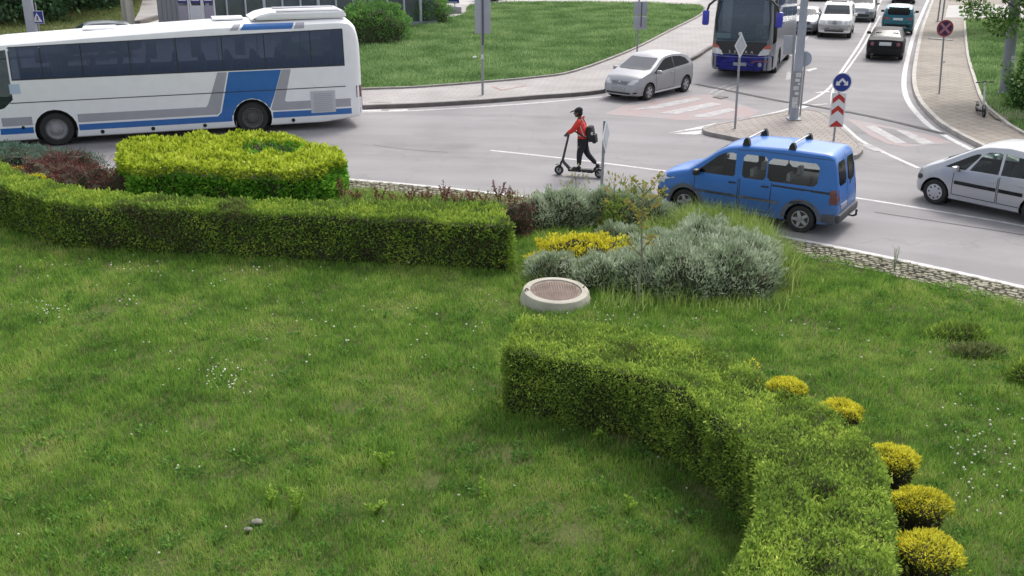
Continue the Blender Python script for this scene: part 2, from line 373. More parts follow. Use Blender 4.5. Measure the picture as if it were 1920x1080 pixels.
M['dark_core'] = nmat('shrub_shade_core', (0.05, 0.05, 0.026), 0.95, 0, 0.3, 5)  # solid dark cores carry the shade inside hedges and shrubs in their colour

# ------------------------------------------------------------------ ground and roads
tag(sheet('ground', [(-300, -60), (300, -60), (300, 500), (-300, 500)], -0.03, nmat('far_ground', (0.07, 0.09, 0.035), 0.95, 0, 0.3, 0.2)), kind='structure')
tag(sheet('road', [(-90, 0), (90, 0), (90, 330), (-90, 330)], 0.0, M['asphalt']), kind='structure')

# roundabout island edge (painted line round it)
edge_px = [(625, 335), (780, 346), (940, 363), (1200, 398), (1470, 449), (1700, 491), (1920, 535)]
ep = [G(x, y) for x, y in edge_px]
# least-squares circle through the edge points
A = np.array([[p.x, p.y, 1] for p in ep]); bb = np.array([p.x ** 2 + p.y ** 2 for p in ep]); sol = np.linalg.lstsq(A, bb, rcond=None)[0]
ICX, ICY = sol[0] / 2, sol[1] / 2; IR = math.sqrt(sol[2] + ICX ** 2 + ICY ** 2)
print('ISLAND', ICX, ICY, IR, [round((Vector((p.x - ICX, p.y - ICY)).length - IR), 2) for p in ep])
def ring(r, a0, a1, n=60): return [Vector((ICX + r * math.sin(a0 + (a1 - a0) * k / n), ICY + r * math.cos(a0 + (a1 - a0) * k / n), 0)) for k in range(n + 1)]
AA, AB = R(-75), R(80)
tag(ribbon('road_marking', ring(IR, AA, AB, 90), 0.16, 0.004, M['white_line']), kind='structure')
tag(sheet('cobble_bed', ring(IR - 0.12, AA, AB, 80) + list(reversed(ring(IR - 1.5, AA, AB, 80))), 0.012, M['sand']), kind='structure')
isl = ring(IR - 1.15, AA, AB, 80) + [Vector((30, -20, 0)), Vector((-30, -20, 0))]
tag(sheet('island_soil', isl, 0.03, M['soil']), kind='structure')

# cobbles round the island: small set stones, far too many to count
cb = MB(); tint = []
vs, fs = [], []
rr0 = IR - 1.12
a = R(-45)
while a < R(62):
    r = rr0
    row = 0
    while r < IR - 0.16:
        px_, py_ = ICX + r * math.sin(a), ICY + r * math.cos(a)
        if py_ > 8 and abs(px_) < py_ * 0.56 + 3:
            w = random.uniform(0.085, 0.13); d_ = random.uniform(0.08, 0.11); hz = random.uniform(0.028, 0.05)
            aa = a + (row % 2) * 0.06 / IR + random.uniform(-0.01, 0.01) * 0.1; cx, cy = ICX + r * math.sin(aa), ICY + r * math.cos(aa)
            ca, sa = math.cos(-aa + random.uniform(-.15, .15)), math.sin(-aa + random.uniform(-.15, .15)); k = len(vs)
            for (ux, uy, uz) in [(-.5, -.5, 0), (.5, -.5, 0), (.5, .5, 0), (-.5, .5, 0), (-.42, -.4, 1), (.42, -.42, 1), (.4, .42, 1), (-.42, .4, 1)]:
                x_, y_ = ux * w, uy * d_; vs.append((cx + x_ * ca - y_ * sa, cy + x_ * sa + y_ * ca, 0.013 + uz * hz))
            fs += [(k + 4, k + 5, k + 6, k + 7), (k, k + 1, k + 5, k + 4), (k + 1, k + 2, k + 6, k + 5), (k + 2, k + 3, k + 7, k + 6), (k + 3, k, k + 4, k + 7)]
            tint += [random.random()] * 8
        r += 0.125; row += 1
    a += 0.135 / IR
me = bpy.data.meshes.new('cobblestones'); me.from_pydata(vs, [], fs); at = me.attributes.new('tint', 'FLOAT', 'POINT'); at.data.foreach_set('value', tint)
cb = link('cobblestones', me, leafmat('cobble_granite', [(0.20, 0.185, 0.15), (0.30, 0.285, 0.22), (0.40, 0.375, 0.30)], 0.0, 0.5, 1.5, k=.85)); tag(cb, 'weedy band of small pale cobblestones along the roundabout island edge', 'cobblestones', kind='stuff')

# --- far pavement, its kerb and lawn (centre and left)
PZ = 0.13
kerbB = [(-400, 262), (0, 238), (340, 220), (676, 204), (780, 200), (900, 193), (1000, 185), (1120, 175), (1200, 153), (1296, 112), (1330, 91), (1400, 60), (1460, 34), (1500, 10), (1545, -20)]
kB = smoothline(GL(kerbB), 5)
pB = [Vector((p.x, p.y, 0)) for p in kB] + [G(1400, -60), G(900, -60), G(-700, -60), G(-700, 262)]
pv = MB().prism(pB, 0.0, PZ).build('pavement', M['pave'], smooth=False); tag(pv, kind='structure')
tag(kerbstrip('kerb', kB, 0.16, 0.0, PZ + 0.012, M['kerb_dark'], side=-0.08), kind='structure')
tag(ribbon('road_marking', smoothline(offs(GL([(676, 207), (780, 204), (900, 197), (1000, 190), (1120, 179)]), -0.35), 4), 0.14, 0.004, M['white_line']), kind='structure')
lawnC = [(520, 178), (676, 168), (780, 164), (900, 155), (1000, 146), (1075, 134), (1180, 95), (1250, 60), (1312, 28), (1318, 14), (1280, 9), (1120, 5), (950, 5), (880, 12), (862, 30), (700, 62), (520, 85)]
lC = smoothline(GL(lawnC, PZ), 3)
tag(MB().prism(lC, 0.0, PZ + 0.04).build('lawn_bed', M['farlawn'], smooth=False), kind='structure')
tag(kerbstrip('lawn_edging', smoothline(GL(lawnC[0:10], PZ), 4), 0.14, 0.0, PZ + 0.07, M['kerb'], side=-0.07), kind='structure')
# the grassy slope and street at the far left, behind the coach
slope = GL([(-500, 110), (-200, 105), (0, 98), (120, 90), (235, 66), (262, 20), (270, -10), (250, -60), (-500, -60)], PZ)
tag(MB().prism(slope, 0.0, PZ + 0.05).build('grass_slope', M['dryground'], smooth=False), kind='structure')
tag(sheet('path', GL([(262, 54), (262, 46), (330, 26), (330, 40)], PZ), PZ + 0.004, M['kerb_pale']), kind='structure')
tag(kerbstrip('path_edging', GL([(258, 47), (335, 25)], PZ), 0.35, PZ, PZ + 0.25, M['kerb_dark']), kind='structure')
street = GL([(-100, 84), (60, 80), (160, 66), (250, 50), (250, 66), (160, 100), (-100, 120)], PZ)
tag(sheet('side_street', street, PZ + 0.056, M['asphalt']), kind='structure')
tag(sheet('plaza', GL([(870, 9), (950, 2), (1120, 1), (1300, 6), (1340, -8), (900, -30), (800, 0)], PZ), PZ + 0.005, nmat('plaza_slabs', (0.42, 0.4, 0.38), 0.85, 0, 0.08, 1)), kind='structure')

# --- right pavement
kerbD = [(2300, 470), (2100, 385), (1920, 312), (1835, 273), (1790, 249), (1760, 228), (1728, 192), (1717, 155), (1721, 110), (1731, 60), (1741, 30), (1752, 0), (1764, -30)]
kD = smoothline(GL(kerbD), 5)
pD = [Vector((p.x, p.y, 0)) for p in kD] + [G(2600, -30), G(3000, 470)]
tag(MB().prism(pD, 0.0, PZ).build('pavement', M['brickpave'], smooth=False), kind='structure')
tag(kerbstrip('kerb', kD, 0.16, 0.0, PZ + 0.012, M['kerb_pale'], side=0.08), kind='structure')
tag(ribbon('road_marking', offs(kD, 0.46), 0.2, 0.004, M['white_line']), kind='structure')
lawnR = [(1810, 38), (1816, 100), (1830, 150), (1845, 190), (1868, 214), (1920, 250), (2050, 300), (2500, 420), (2700, 36)]
lR = smoothline(GL(lawnR, PZ)[:8], 3) + [G(2700, 36, PZ)]
tag(MB().prism(lR, 0.0, PZ + 0.04).build('lawn_bed', M['farlawn'], smooth=False), kind='structure')
tag(kerbstrip('lawn_edging', smoothline(GL(lawnR[:8], PZ), 3), 0.12, 0.0, PZ + 0.07, M['kerb_pale'], side=-0.06), kind='structure')
tag(sheet('dirt_path', smoothline(GL([(1852, 208), (1880, 212), (1925, 205), (2000, 215), (2000, 232), (1930, 222), (1885, 226), (1866, 222)], PZ + .04), 3), PZ + 0.046, nmat('trodden_earth', (0.24, 0.2, 0.15), 0.95, 0, 0.25, 2, bump=0.4)), kind='structure')
tag(sheet('driveway', GL([(1772, 33), (1778, 10), (1860, 9), (2100, 10), (2100, 33)], PZ), PZ + 0.005, nmat('pale_concrete', (0.40, 0.385, 0.365), 0.85, 0, 0.06, 1)), kind='structure')
tag(kerbstrip('drive_kerb', GL([(1742, 73), (1786, 76)], PZ), 0.25, PZ, PZ + 0.05, M['kerb_pale']), kind='structure')

# --- traffic island between the lanes
spl = [(1320, 241), (1345, 233), (1410, 221), (1465, 211), (1500, 206), (1530, 208), (1556, 220), (1590, 250), (1612, 271), (1612, 283), (1594, 292), (1540, 290), (1440, 270), (1370, 255), (1330, 247)]
sP = [Vector((p.x, p.y, 0)) for p in smoothline(GL(spl, 0.12) + [G(*spl[0], 0.12)], 4)][:-1]
tag(MB().prism(sP, 0.0, 0.12).build('traffic_island', M['islandpave'], smooth=False), kind='structure')
tag(kerbstrip('kerb', sP + [sP[0]], 0.13, 0.0, 0.13, M['kerb'], side=0.0), kind='structure')

# --- markings
def mk(pts, w, mat='white_line', z=0.004, sm=4):
    tag(ribbon('road_marking', smoothline(GL(pts), sm) if sm else GL(pts), w, z, M[mat]), kind='structure')
def mkp(pts, mat='white_line', z=0.004):
    tag(sheet('road_marking', GL(pts), z, M[mat]), kind='structure')
mk([(920, 282), (1040, 295), (1140, 307), (1240, 320), (1420, 345), (1610, 372), (1740, 393), (1920, 424), (2100, 462)], 0.12)
mkp([(1250, 250), (1300, 240), (1345, 230), (1320, 241)], z=0.004)
mkp([(1262, 251), (1322, 244), (1332, 250), (1300, 253)], z=0.008)
mk([(1322, 238), (1400, 222), (1465, 208), (1520, 188), (1556, 164), (1580, 130), (1612, 82), (1634, 40), (1652, 0), (1660, -20)], 0.12)
mk([(1561, 205), (1560, 180), (1566, 160), (1590, 128), (1618, 88), (1638, 52), (1650, 30)], 0.1)
mkp([(1478, 207), (1500, 198), (1520, 200), (1500, 205)], z=0.008)
mkp([(1537, 223), (1556, 219), (1563, 226), (1548, 229)], z=0.008)
mkp([(1572, 246), (1590, 243), (1606, 254), (1584, 254)], z=0.008)
mk([(1562, 222), (1582, 236), (1612, 262), (1660, 287), (1722, 315)], 0.14)
mkp([(1612, 272), (1630, 270), (1660, 284), (1640, 284)], 'faded_line', 0.008)
mk([(1530, 174), (1556, 172)], 0.22, 'white_line', 0.008, 0)
mk([(1518, 198), (1552, 195)], 0.22, 'faded_line', 0.008, 0)
# zebra, left crossing
mkp([(1132, 214), (1190, 190), (1330, 176), (1426, 208), (1402, 222), (1280, 226)], 'red_line', 0.004)
for k, (a, b, c, d) in enumerate([((1180, 207), (1240, 203), (1318, 186), (1300, 183)), ((1232, 213), (1270, 214), (1354, 196), (1335, 192)), ((1290, 219), (1330, 220), (1384, 206), (1368, 203)), ((1170, 196), (1205, 194), (1250, 184), (1225, 184))]):
    mkp([a, b, c, d], 'faded_line', 0.009)
# zebra, right crossing
mkp([(1586, 222), (1640, 232), (1738, 252), (1790, 268), (1700, 276), (1664, 270), (1630, 254)], 'red_line', 0.004)
mkp([(1622, 238), (1640, 236), (1700, 268), (1680, 270)], 'faded_line', 0.009)
mkp([(1680, 244), (1700, 246), (1756, 270), (1730, 272)], 'faded_line', 0.009)
mkp([(1648, 238), (1676, 243), (1724, 270), (1704, 270)], 'asphalt', 0.009)
# approach lane marks
mkp([(1476, 135), (1486, 134), (1484, 148), (1473, 150)], 'faded_line'); mkp([(1510, 131), (1528, 127), (1533, 129), (1516, 134)], 'white_line')
mk([(1330, 176), (1350, 165), (1385, 152)], 0.1, 'faded_line', 0.013); mk([(1340, 178), (1362, 168), (1395, 157)], 0.1, 'faded_line', 0.013)
mk([(1305, 158), (1380, 173), (1460, 189), (1530, 200), (1620, 216), (1700, 234), (1772, 252)], 0.22, 'seam', 0.017)
mk([(1640, 398), (1760, 416), (1920, 441), (2050, 466)], 0.05, 'seam', 0.004)
mk([(700, 272), (760, 280), (840, 286)], 0.03, 'seam', 0.004)
mk([(1475, 108), (1490, 97), (1512, 72), (1530, 50)], 0.12, 'faded_line')
mk([(676, 208), (715, 207)], 0.3, 'white_line', 0.008, 0); mk([(730, 208), (765, 206)], 0.3, 'white_line', 0.008, 0)
# covers
def cover(name, pts, z, label, mat, rim):
    e = empty(name, (0, 0, 0)); P = GL(pts, z); c = sum(P, Vector()) / len(P)
    r = MB().prism(P, z - 0.01, z + 0.008).build('frame', rim, e, smooth=False)
    MB().prism([c + (p - c) * 0.86 for p in P], z, z + 0.014).build('lid', mat, e, smooth=False)
    tag(e, label, 'cover'); return e
cover('utility_cover', [(690, 192), (712, 183), (746, 184), (735, 193)], PZ, 'pale concrete utility cover in the pavement behind the white coach', M['pave'], M['kerb_pale'])
cover('utility_cover', [(922, 163), (955, 158), (988, 161), (940, 170)], PZ, 'reddish rimmed utility cover in the pavement right of the tall sign back', M['pave'], nmat('rusty_rim', (0.42, 0.25, 0.2), 0.8, 0, 0.1))
cover('drain_cover', [(1336, 182), (1350, 179), (1366, 182), (1352, 186)], 0.012, 'dark drain cover in the asphalt by the left zebra crossing', M['kerb_dark'], M['seam'])
# ------------------------------------------------------------------ vehicles
M['tyre'] = nmat('tyre_rubber', (0.028, 0.027, 0.027), 0.85, 0, 0.2, 6)
M['alloy'] = nmat('alloy_rim', (0.42, 0.42, 0.43), 0.4, 0.3, 0.1, 6)
M['hubcap'] = nmat('silver_plastic_cap', (0.50, 0.50, 0.52), 0.4, 0.1, 0.06, 6)
M['steelrim'] = nmat('steel_rim', (0.16, 0.155, 0.15), 0.6, 0.3, 0.15, 6)
M['trim'] = nmat('dark_trim', (0.035, 0.035, 0.038), 0.55, 0, 0.2, 5)
M['black'] = nmat('black_plastic', (0.022, 0.022, 0.024), 0.5, 0, 0.2, 5)
M['dustytrim'] = nmat('dusty_grey_trim', (0.12, 0.125, 0.14), 0.8, 0, 0.15, 4)
M['lampglass'] = nmat('lamp_lens', (0.62, 0.64, 0.66), 0.12, 0.2, 0.06, 20, coat=1)
M['lampdim'] = nmat('lamp_lens_grey', (0.34, 0.36, 0.38), 0.15, 0.3, 0.1, 20, coat=1)
M['redlamp'] = nmat('red_lamp_lens', (0.26, 0.03, 0.035), 0.25, 0, 0.1, 20, coat=.6)
M['darkred'] = nmat('dull_red_lamp_lens', (0.15, 0.045, 0.05), 0.35, 0, 0.1, 20, coat=.4)
M['orange'] = nmat('orange_lamp_lens', (0.55, 0.16, 0.05), 0.3, 0, 0.1, 20, coat=.5)
M['plate'] = nmat('number_plate_white', (0.62, 0.63, 0.64), 0.5, 0, 0.03, 20)
M['chrome'] = nmat('chrome', (0.55, 0.55, 0.56), 0.2, 0.9, 0.03, 5)
M['seat'] = nmat('seat_fabric', (0.15, 0.15, 0.16), 0.9, 0, 0.2, 10)
M['seatpale'] = nmat('pale_headrest', (0.55, 0.55, 0.53), 0.9, 0, 0.06, 10)
M['floor'] = nmat('dark_carpet', (0.03, 0.03, 0.03), 0.95, 0, 0.2, 10)
M['glass'] = glass('car_glass', (0.50, 0.55, 0.55), .8)
M['glassdark'] = glass('tinted_glass', (0.16, 0.17, 0.19), .45, rough=.2)
M['glassbus'] = glass('coach_side_glass', (0.30, 0.34, 0.42), 1.0, ((0.11, 0.15, 0.25), 0.42))
M['glassfront'] = glass('windscreen_glass', (0.35, 0.40, 0.42), 1.0, ((0.07, 0.10, 0.12), 0.3))

def lerp_tab(tab, x):
    """tab sorted from rear (small x) to front"""
    if x <= tab[0][0]: return tab[0][1]
    for i in range(1, len(tab)):
        if x <= tab[i][0]:
            a, b = tab[i - 1], tab[i]; return a[1] + (b[1] - a[1]) * (x - a[0]) / max(1e-9, b[0] - a[0])
    return tab[-1][1]

class Shell:
    """lofted vehicle body; x forward, y left, z up. Cut pieces leave it as their own meshes."""
    def __init__(s, top, belt, bot, plan, tumble=0.28, crown=0.03, r=0.07, step=0.09, bulge=0.035, smooth=0.05, side_n=7, squash=False):
        f = lambda t: sorted(t)
        s.top, s.belt, s.bot, s.plan = f(top), f(belt), f(bot), f(plan); s.L = (s.top[0][0], s.top[-1][0]); s.sm = smooth
        xs = {round(p[0], 4) for p in s.top} | {round(p[0], 4) for p in s.plan}
        x = s.L[0]
        while x < s.L[1]: xs.add(round(x, 4)); x += step
        xs = sorted(xs); xx = [xs[0]]
        for x in xs[1:]:
            if x - xx[-1] > 0.012: xx.append(x)
        xx[-1] = s.L[1]
        bm = bmesh.new(); rings = []
        for x in xx:
            zt = s.g(s.top, x); zb = s.g(s.bot, x); w = s.g(s.plan, x); zbelt = s.g(s.belt, x)
            zs = min(zbelt, zt - 0.10); rr = min(r, (zt - zs) * .8)
            half = [(0, zb), (w * .5, zb), (w - .10, zb), (w - .035, zb + .035)]
            for k in range(side_n + 1):
                t = k / side_n; z = zb + .09 + (zs - zb - .09) * t; half.append((w * (1 - bulge * (2 * abs(t - .5)) ** 2), z))
            yb = half[-1][0]
            def yt(z): return yb - max(0, z - zs) * tumble
            for k in range(1, 5): z = zs + (zt - rr - zs) * k / 4; half.append((yt(z), z))
            ye = yt(zt - rr)
            for k in range(1, 4): a = math.pi / 2 * k / 3; half.append((ye - rr * (1 - math.cos(a)) * 1.2, zt - rr + rr * math.sin(a)))
            yt_ = half[-1][0]
            for k in range(1, 5): t = 1 - k / 5; half.append((yt_ * t, zt + crown * (1 - t * t)))
            half.append((0, zt + crown))
            ring_ = [bm.verts.new((x, y, z)) for y, z in half] + [bm.verts.new((x, -y, z)) for y, z in reversed(half[1:-1])]
            rings.append(ring_)
        n = len(rings[0])
        for a, b in zip(rings, rings[1:]):
            for k in range(n): bm.faces.new((a[k], a[(k + 1) % n], b[(k + 1) % n], b[k]))
        for q, rg in ((1, rings[0]), (-1, rings[-1])):
            bm.faces.new(rg if q > 0 else list(reversed(rg)))
        bmesh.ops.recalc_face_normals(bm, faces=bm.faces)
        s.bm = bm; s.bvh = BVHTree.FromBMesh(bm)
    def g(s, tab, x):
        h = s.sm; return (lerp_tab(tab, max(s.L[0], x - h)) + lerp_tab(tab, x) * 2 + lerp_tab(tab, min(s.L[1], x + h))) / 4
    # side codes: 'L' (+y), 'R' (-y), 'F' (+x), 'B' (-x), 'T' (+z)
    AX = {'L': (1, 1, (0, 2)), 'R': (1, -1, (0, 2)), 'F': (0, 1, (1, 2)), 'B': (0, -1, (1, 2)), 'T': (2, 1, (0, 1))}
    def cut(s, poly, side, name=None, mat=None, parent=None, thr=0.3, thick=0.0):
        ax, sg, (i, j) = s.AX[side]; P = [Vector(p) for p in poly]; n = len(P)
        area = sum(P[k].x * P[(k + 1) % n].y - P[(k + 1) % n].x * P[k].y for k in range(n))
        if area < 0: P.reverse()
        x0, x1 = min(p.x for p in P), max(p.x for p in P); y0, y1 = min(p.y for p in P), max(p.y for p in P)
        def sel():
            out = []
            for f in s.bm.faces:
                if f.normal[ax] * sg < thr: continue
                cs = [v.co for v in f.verts]
                if max(c[i] for c in cs) < x0 or min(c[i] for c in cs) > x1 or max(c[j] for c in cs) < y0 or min(c[j] for c in cs) > y1: continue
                out.append(f)
            return out
        for k in range(n):
            a, b = P[k], P[(k + 1) % n]; d = b - a; nn = Vector((0, 0, 0)); nn[i] = d.y; nn[j] = -d.x; co = Vector((0, 0, 0)); co[i] = a.x; co[j] = a.y
            fs = sel(); geom = fs + list({e for f in fs for e in f.edges}) + list({v for f in fs for v in f.verts})
            if fs: bmesh.ops.bisect_plane(s.bm, geom=geom, plane_co=co, plane_no=nn.normalized(), dist=1e-5)
        ins = []
        for f in sel():
            c = f.calc_center_median(); q = Vector((c[i], c[j])); ok = True
            for k in range(n):
                a, b = P[k], P[(k + 1) % n]; d = b - a
                if d.x * (q.y - a.y) - d.y * (q.x - a.x) < -1e-6: ok = False; break
            if ok: ins.append(f)
        if not ins: return None
        o = None
        if name:
            vm = {}; V, F = [], []
            for f in ins:
                q = []
                for v in f.verts:
                    if v not in vm: vm[v] = len(V); V.append(tuple(v.co))
                    q.append(vm[v])
                F.append(tuple(q))
            me = bpy.data.meshes.new(name); me.from_pydata(V, [], F); me.update()
            me.polygons.foreach_set('use_smooth', [True] * len(me.polygons)); me.set_sharp_from_angle(angle=R(35))
            o = link(name, me, mat, parent)
        bmesh.ops.delete(s.bm, geom=ins, context='FACES')
        return o
    def patch(s, polys, side, name, mat, parent, off=0.004, grid=0.12, thick=0.0):
        """flat outline(s) laid on the body surface from one side"""
        ax, sg, (i, j) = s.AX[side]; bm = bmesh.new()
        if not isinstance(polys[0][0], (tuple, list, Vector)): polys = [polys]
        for poly in polys:
            V = [Vector((p[0], p[1], 0)) for p in poly]; vs = [bm.verts.new(v) for v in V]
            for q in tessellate_polygon([V]):
                try: bm.faces.new([vs[k] for k in q])
                except ValueError: pass
        xs = [v.co.x for v in bm.verts]; ys = [v.co.y for v in bm.verts]
        for (a, b, nrm, d) in ((min(xs), max(xs), (1, 0, 0), 0), (min(ys), max(ys), (0, 1, 0), 1)):
            t = a + grid
            while t < b:
                co = [0, 0, 0]; co[d] = t
                bmesh.ops.bisect_plane(bm, geom=bm.faces[:] + bm.edges[:] + bm.verts[:], plane_co=co, plane_no=nrm, dist=1e-5); t += grid
        D = Vector((0, 0, 0)); D[ax] = -sg
        for v in bm.verts:
            o = Vector((0, 0, 0)); o[i], o[j] = v.co.x, v.co.y; o[ax] = sg * 20
            h, nn, _, _ = s.bvh.ray_cast(o, D)
            if h is None: h, nn, _, _ = s.bvh.find_nearest(Vector([o[k] if k != ax else sg * 1.0 for k in range(3)]))
            if nn.dot(D) > 0: nn = -nn
            v.co = h + nn * off
        if thick:
            r = bmesh.ops.solidify(bm, geom=bm.faces[:], thickness=-thick)
        bmesh.ops.recalc_face_normals(bm, faces=bm.faces)
        for f in bm.faces:
            pass
        if not thick:
            # outward-facing normals
            for f in bm.faces:
                if f.normal.dot(D) > 0: f.normal_flip()
        me = bpy.data.meshes.new(name); bm.to_mesh(me); bm.free()
        me.polygons.foreach_set('use_smooth', [True] * len(me.polygons)); me.set_sharp_from_angle(angle=R(40))
        return link(name, me, mat, parent)
    def surf(s, a, b, side):
        ax, sg, (i, j) = s.AX[side]; o = Vector((0, 0, 0)); o[i], o[j] = a, b; o[ax] = sg * 20; D = Vector((0, 0, 0)); D[ax] = -sg
        h, nn, _, _ = s.bvh.ray_cast(o, D); return (h, nn) if h is not None else (Vector(o), Vector(D) * -1)
    def finish(s, name, mats, parent, arches=()):
        me = bpy.data.meshes.new(name); s.bm.to_mesh(me)
        me.polygons.foreach_set('use_smooth', [True] * len(me.polygons)); me.set_sharp_from_angle(angle=R(32)); s.bm.free()
        return link(name, me, mats, parent)

def circ(cx, cz, r, n=20): return [(cx + r * math.cos(2 * math.pi * k / n), cz + r * math.sin(2 * math.pi * k / n)) for k in range(n)]
def rrect(x0, z0, x1, z1, r=.05): return [(x0 + r, z0), (x1 - r, z0), (x1, z0 + r), (x1, z1 - r), (x1 - r, z1), (x0 + r, z1), (x0, z1 - r), (x0, z0 + r)]

def wheel(parent, x, y, r, w, style, mat, seg=28):
    """tyre with its rim; outer face towards sign(y)"""
    sg = 1 if y > 0 else -1; rb = r * .64
    mb = MB(); mb.lathe([(rb, -w / 2), (r * .93, -w / 2), (r * .985, -w * .38), (r, -w * .2), (r, w * .2), (r * .985, w * .38), (r * .93, w / 2), (rb, w / 2), (rb, -w / 2)], axis='Y', seg=seg)
    t = mb.build('wheel', M['tyre'], parent); t.location = (x, y - sg * w / 2, r)
    mb = MB(); o = sg * w * .46
    mb.lathe([(rb * 1.02, o), (rb * .93, o * 1.02), (rb * .88, o * .7), (rb * .88, o * .2), (0, o * .15)], axis='Y', seg=seg)
    rim = mb.build('rim', M['steelrim'], t)
    if style in ('spoke5', 'spoke7'):
        n = 5 if style == 'spoke5' else 7; mb = MB()
        mb.lathe([(rb * 1.03, o), (rb * .90, o * 1.03), (rb * .88, o * .8)], axis='Y', seg=seg)
        for k in range(n):
            a = 2 * math.pi * k / n + .3; ww = rb * (.30 if n == 5 else .2)
            Mx = Matrix.Translation((0, o * .93, 0)) @ Matrix.Rotation(a, 4, 'Y')
            mb.extr([(-ww * .75, rb * .1), (ww * .75, rb * .1), (ww * .5, rb * .9), (-ww * .5, rb * .9)], .03, Mx)
        mb.lathe([(rb * .27, o * .85), (rb * .25, o * 1.05), (0, o * 1.06)], axis='Y', seg=14)
        mb.build('spokes', mat, t)
    elif style == 'cap':
        mb = MB(); mb.lathe([(rb * 1.03, o), (rb * .95, o * 1.08), (rb * .55, o * 1.12), (rb * .3, o * 1.2), (0, o * 1.2)], axis='Y', seg=seg); mb.build('hubcap', mat, t)
        mb = MB()
        for k in range(8):
            a = 2 * math.pi * k / 8; mb.tube((rb * .72 * math.cos(a), o * 1.08, rb * .72 * math.sin(a)), (rb * .72 * math.cos(a), o * 1.14, rb * .72 * math.sin(a)), rb * .12, seg=8)
        mb.build('vent_holes', M['trim'], t)
    elif style == 'steel':
        mb = MB(); mb.lathe([(rb * .96, o), (rb * .6, o * .7), (rb * .5, o * .95), (0, o * .95)], axis='Y', seg=seg); mb.build('disc', mat, t)
    elif style == 'truck':
        mb = MB(); mb.lathe([(rb * .98, o), (rb * .8, o * .6), (rb * .62, o * .6), (rb * .5, o * 1.05), (rb * .3, o * 1.1), (rb * .28, o * 1.3), (0, o * 1.3)], axis='Y', seg=seg)
        for k in range(10):
            a = 2 * math.pi * k / 10; mb.tube((rb * .42 * math.cos(a), o * 1.0, rb * .42 * math.sin(a)), (rb * .42 * math.cos(a), o * 1.2, rb * .42 * math.sin(a)), rb * .05, seg=6)
        mb.build('hub', mat, t)
    return t
def arch_liner(parent, xs, hw, r, mat):
    for x in xs:
        for sg in (1, -1):
            mb = MB(); n = 16; a0 = -.15
            for k in range(n):
                t0, t1 = a0 + (math.pi - 2 * a0) * k / n, a0 + (math.pi - 2 * a0) * (k + 1) / n
                vs = [mb.bm.verts.new((x + r * math.cos(t), sg * yy, RW + r * math.sin(t))) for t, yy in ((t0, hw), (t1, hw), (t1, hw - .32), (t0, hw - .32))]
                mb.bm.faces.new(vs)
            vs = [mb.bm.verts.new((x + r * math.cos(t), sg * (hw - .32), RW + r * math.sin(t))) for t in [math.pi * 2 * k / 16 for k in range(16)]]
            mb.bm.faces.new(vs); mb.build('wheel_arch', mat, parent)
RW = .3
def mirror(parent, sh, x, z, sg, mat, size=(.12, .2, .14), arm=.05):
    h, _ = sh.surf(x, z, 'L' if sg > 0 else 'R'); mb = MB()
    mb.box((h.x + .02, h.y + sg * (size[1] / 2 + arm), h.z + .05), size, bev=.035)
    m = mb.build('door_mirror', mat, parent)
    MB().box((h.x, h.y + sg * arm * .4, h.z), (.06, arm + .06, .04), bev=.008).build('mirror_arm', M['trim'], m)
    return m
def seats(parent, rows, hw, zs=.32, ph=False, hr=M['seat'], top=1.0):
    for x in rows:
        for y in (-hw, hw):
            mb = MB(); mb.box((x, y, zs + .12), (.5, .5, .16), bev=.04); mb.box((x - .24, y, zs + .40), (.14, .48, .56), Matrix.Rotation(R(-12), 4, 'Y'), bev=.05)
            st = mb.build('seat', M['seat'], parent)
            MB().box((x - .33, y, zs + .78), (.10, .28, .20), bev=.04).build('headrest', hr, st)

def place(o, fpx, rpx, wb, hw, side, xf):
    """put a vehicle so that its near-side wheels stand at two photo points (front, rear ground contact)"""
    a, b = G(*fpx), G(*rpx); d = (a - b); d.z = 0; u = d.normalized(); left = Vector((-u.y, u.x, 0)); s = 1 if side == 'L' else -1
    mid = (a + b) / 2 - left * s * hw   # centre between axles on the axis
    c = mid - u * (xf - wb / 2); o.location = (c.x, c.y, 0); o.rotation_euler = (0, 0, math.atan2(u.y, u.x)); print(o.name, 'wb measured', round(d.length, 2), 'spec', wb, [round(v, 2) for v in c])
def place1(o, px, py, head, z=0):
    """centre of the end face nearest to the photo point, heading in degrees (0 = +x)"""
    g = G(px, py, z); o.location = (g.x, g.y, z); o.rotation_euler = (0, 0, R(head))

